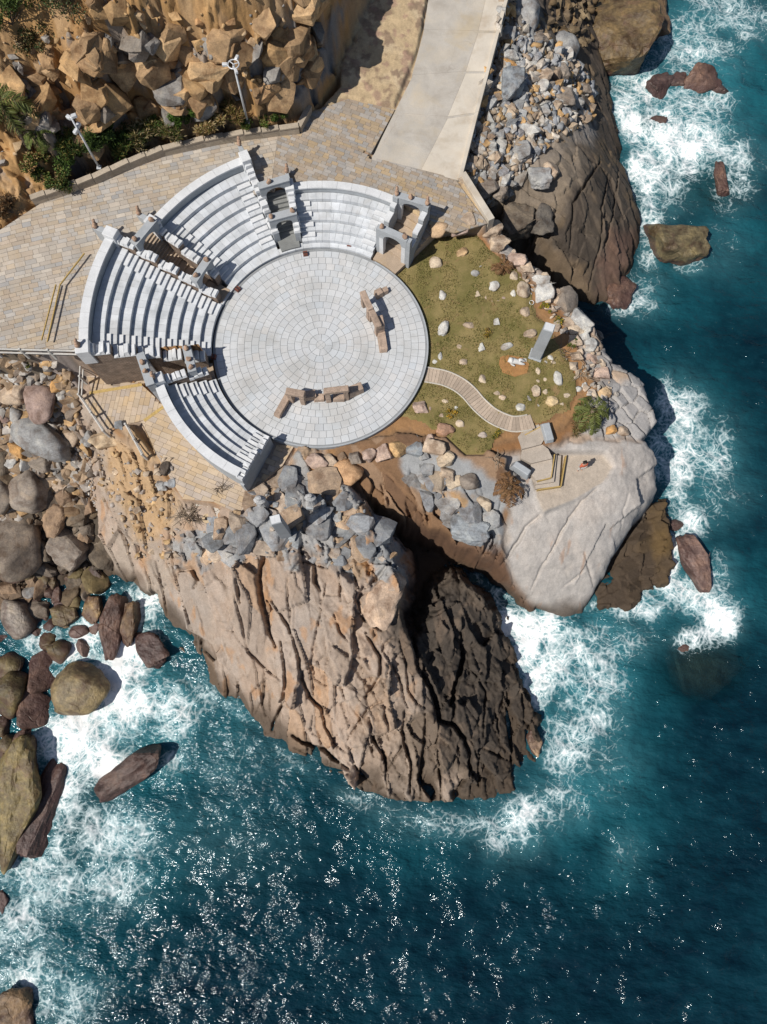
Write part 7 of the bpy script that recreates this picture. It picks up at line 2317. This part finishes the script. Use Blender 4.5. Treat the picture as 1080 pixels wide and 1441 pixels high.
for k, (x, y, r, h, cs, lb) in enumerate([(100, 225, .8, .9, [GR, GD, GY], 'green shrub between the low palm and the floodlight post'), (228, 196, .7, 1.1, [GD, GR, GY], 'dark shrub left of the bright green bush'), (128, 210, .8, 1.0, [GD, GR], 'dark shrub in the shade behind the lamp foot'), (195, 195, .7, 1.0, [GY, DRY, GR], 'olive shrub behind the broad spiky one'), (330, 176, .6, .8, [DRY, GY], 'dry shrub just left of the ring-headed lamp'), (60, 240, .8, .9, [GR, GY, DRY], 'mixed shrub under the tall palm'), (170, 200, .7, .9, [GR, GD], 'green shrub behind the floodlight post, right side')]):
    shrub(x, y, r, h, cs, lb, 50 + k, 1300, .19, spiky=k % 2 == 0)
YF = (.45, .31, .03)
GF = 'small plants on the lawn'
shrub(689, 470, .42, .4, [YF, GY, DRY], 'round yellow shrub in the middle of the lawn', 31, 420, .10, GF)
shrub(636, 584, .38, .35, [YF, (.4, .2, .03), GY], 'orange-yellow shrub on the lower lawn', 32, 400, .10, GF)
shrub(698, 614, .55, .2, [YF, GY, GR], 'yellow flower patch below the footpath end', 33, 450, .08, GF)
shrub(621, 468, .32, .12, [YF, (.5, .38, .05)], 'yellow flowers round the grey stone', 34, 260, .07, GF)
shrub(766, 437, .4, .35, [(.12, .16, .03), YF], 'green and yellow plant above the tall pillar', 35, 420, .10, GF)
shrub(786, 458, .45, .3, [(.12, .15, .03), YF, GR], 'green plant at the shaded side of the tall pillar', 36, 420, .10, GF)
shrub(804, 486, .35, .3, [GR, GY], 'small green plant among the rim stones', 37, 300, .10, GF)
shrub(575, 373, .22, .18, [YF, GY], 'tiny yellow plant at the gateway corner', 38, 160, .08, GF)
shrub(815, 605, .55, .45, [GY, STR, DRY], 'straw-coloured tuft below the green palm', 39, 600, .14, GF, spiky=True)
shrub(40, 517, .5, .3, [GR, GY], 'small green tuft under the long plaza railing', 40, 350, .12, GF)


def twigs(px, py, r, n, label, seed, col=None, name='dry_branches'):
    p = S(px, py); r_ = random.Random(seed)
    m = MB()
    for _ in range(n):
        a = r_.uniform(0, 6.28); l = r * r_.uniform(.5, 1.1)
        q0 = Vector((r_.uniform(-.3, .3), r_.uniform(-.3, .3), 0)) * r
        q1 = q0 + Vector((math.cos(a) * l * .5, math.sin(a) * l * .5, r_.uniform(.15, .5)))
        q2 = q0 + Vector((math.cos(a + .3) * l, math.sin(a + .3) * l, r_.uniform(.05, .6)))
        m.tube([tuple(q0), tuple(q1), tuple(q2)], [.03, .02, .01], 4)
    o = m.build(name, col or M_wood, None, loc=p); tag(o, label, 'branches')
    return o


twigs(262, 725, 1.3, 34, 'tangle of grey dry branches over the planting pit', 1)
twigs(275, 728, 1.0, 26, 'brown dry twigs inside the planting pit', 2, M_bark)
twigs(820, 525, 1.2, 12, 'bleached driftwood branches on the seaward rim', 3)
twigs(790, 500, 1.3, 10, 'brown bare branches right of the tall pillar', 4, M_bark)
twigs(312, 690, .8, 12, 'thin bare sapling on the lower terrace edge', 5, M_bark)
twigs(402, 150, .5, 9, 'dead stump with bare branches at the cliff foot', 6, M_bark)
twigs(700, 648, .8, 10, 'pale dry branches on the boulder above the dry palm', 7)


# short grass tufts over the lawn
Lg = Leaves(); rg = random.Random(77); ng = 0
lpa = np.array(lp)
gxs = np.array([rg.uniform(lpa[:, 0].min(), lpa[:, 0].max()) for _ in range(42000)]); gys = np.array([rg.uniform(lpa[:, 1].min(), lpa[:, 1].max()) for _ in range(42000)])
okg = (poly_sd(lp, gxs, gys) > .1) & (np.hypot(gxs - SC[0], gys - SC[1]) > 7.65) & (fbm(gxs / 1.3, gys / 1.3, 4, 151) > -.12)
gzs = lawn_z(gxs, gys) + .02
pth = np.array([[p.x, p.y] for p in pts])
tone = fbm(gxs / 2.2, gys / 2.2, 3, 152)
for x, y, z, tn in zip(gxs[okg], gys[okg], gzs[okg], tone[okg]):
    if np.min((pth[:, 0] - x) ** 2 + (pth[:, 1] - y) ** 2) < .42:
        continue
    k = rg.uniform(.75, 1.25)
    c = (.125, .125, .035) if tn > rg.uniform(-.4, .4) else (.235, .185, .075)
    d = Vector((rg.gauss(0, .7), rg.gauss(0, .7), .8)).normalized()
    Lg.quad(Vector((x, y, z)), d, rv(rg), rg.uniform(.07, .15), rg.uniform(.015, .035), tuple(v * k for v in c))
struct(Lg.build('grass', None), 'stuff', 'short olive and straw grass on the lawn')
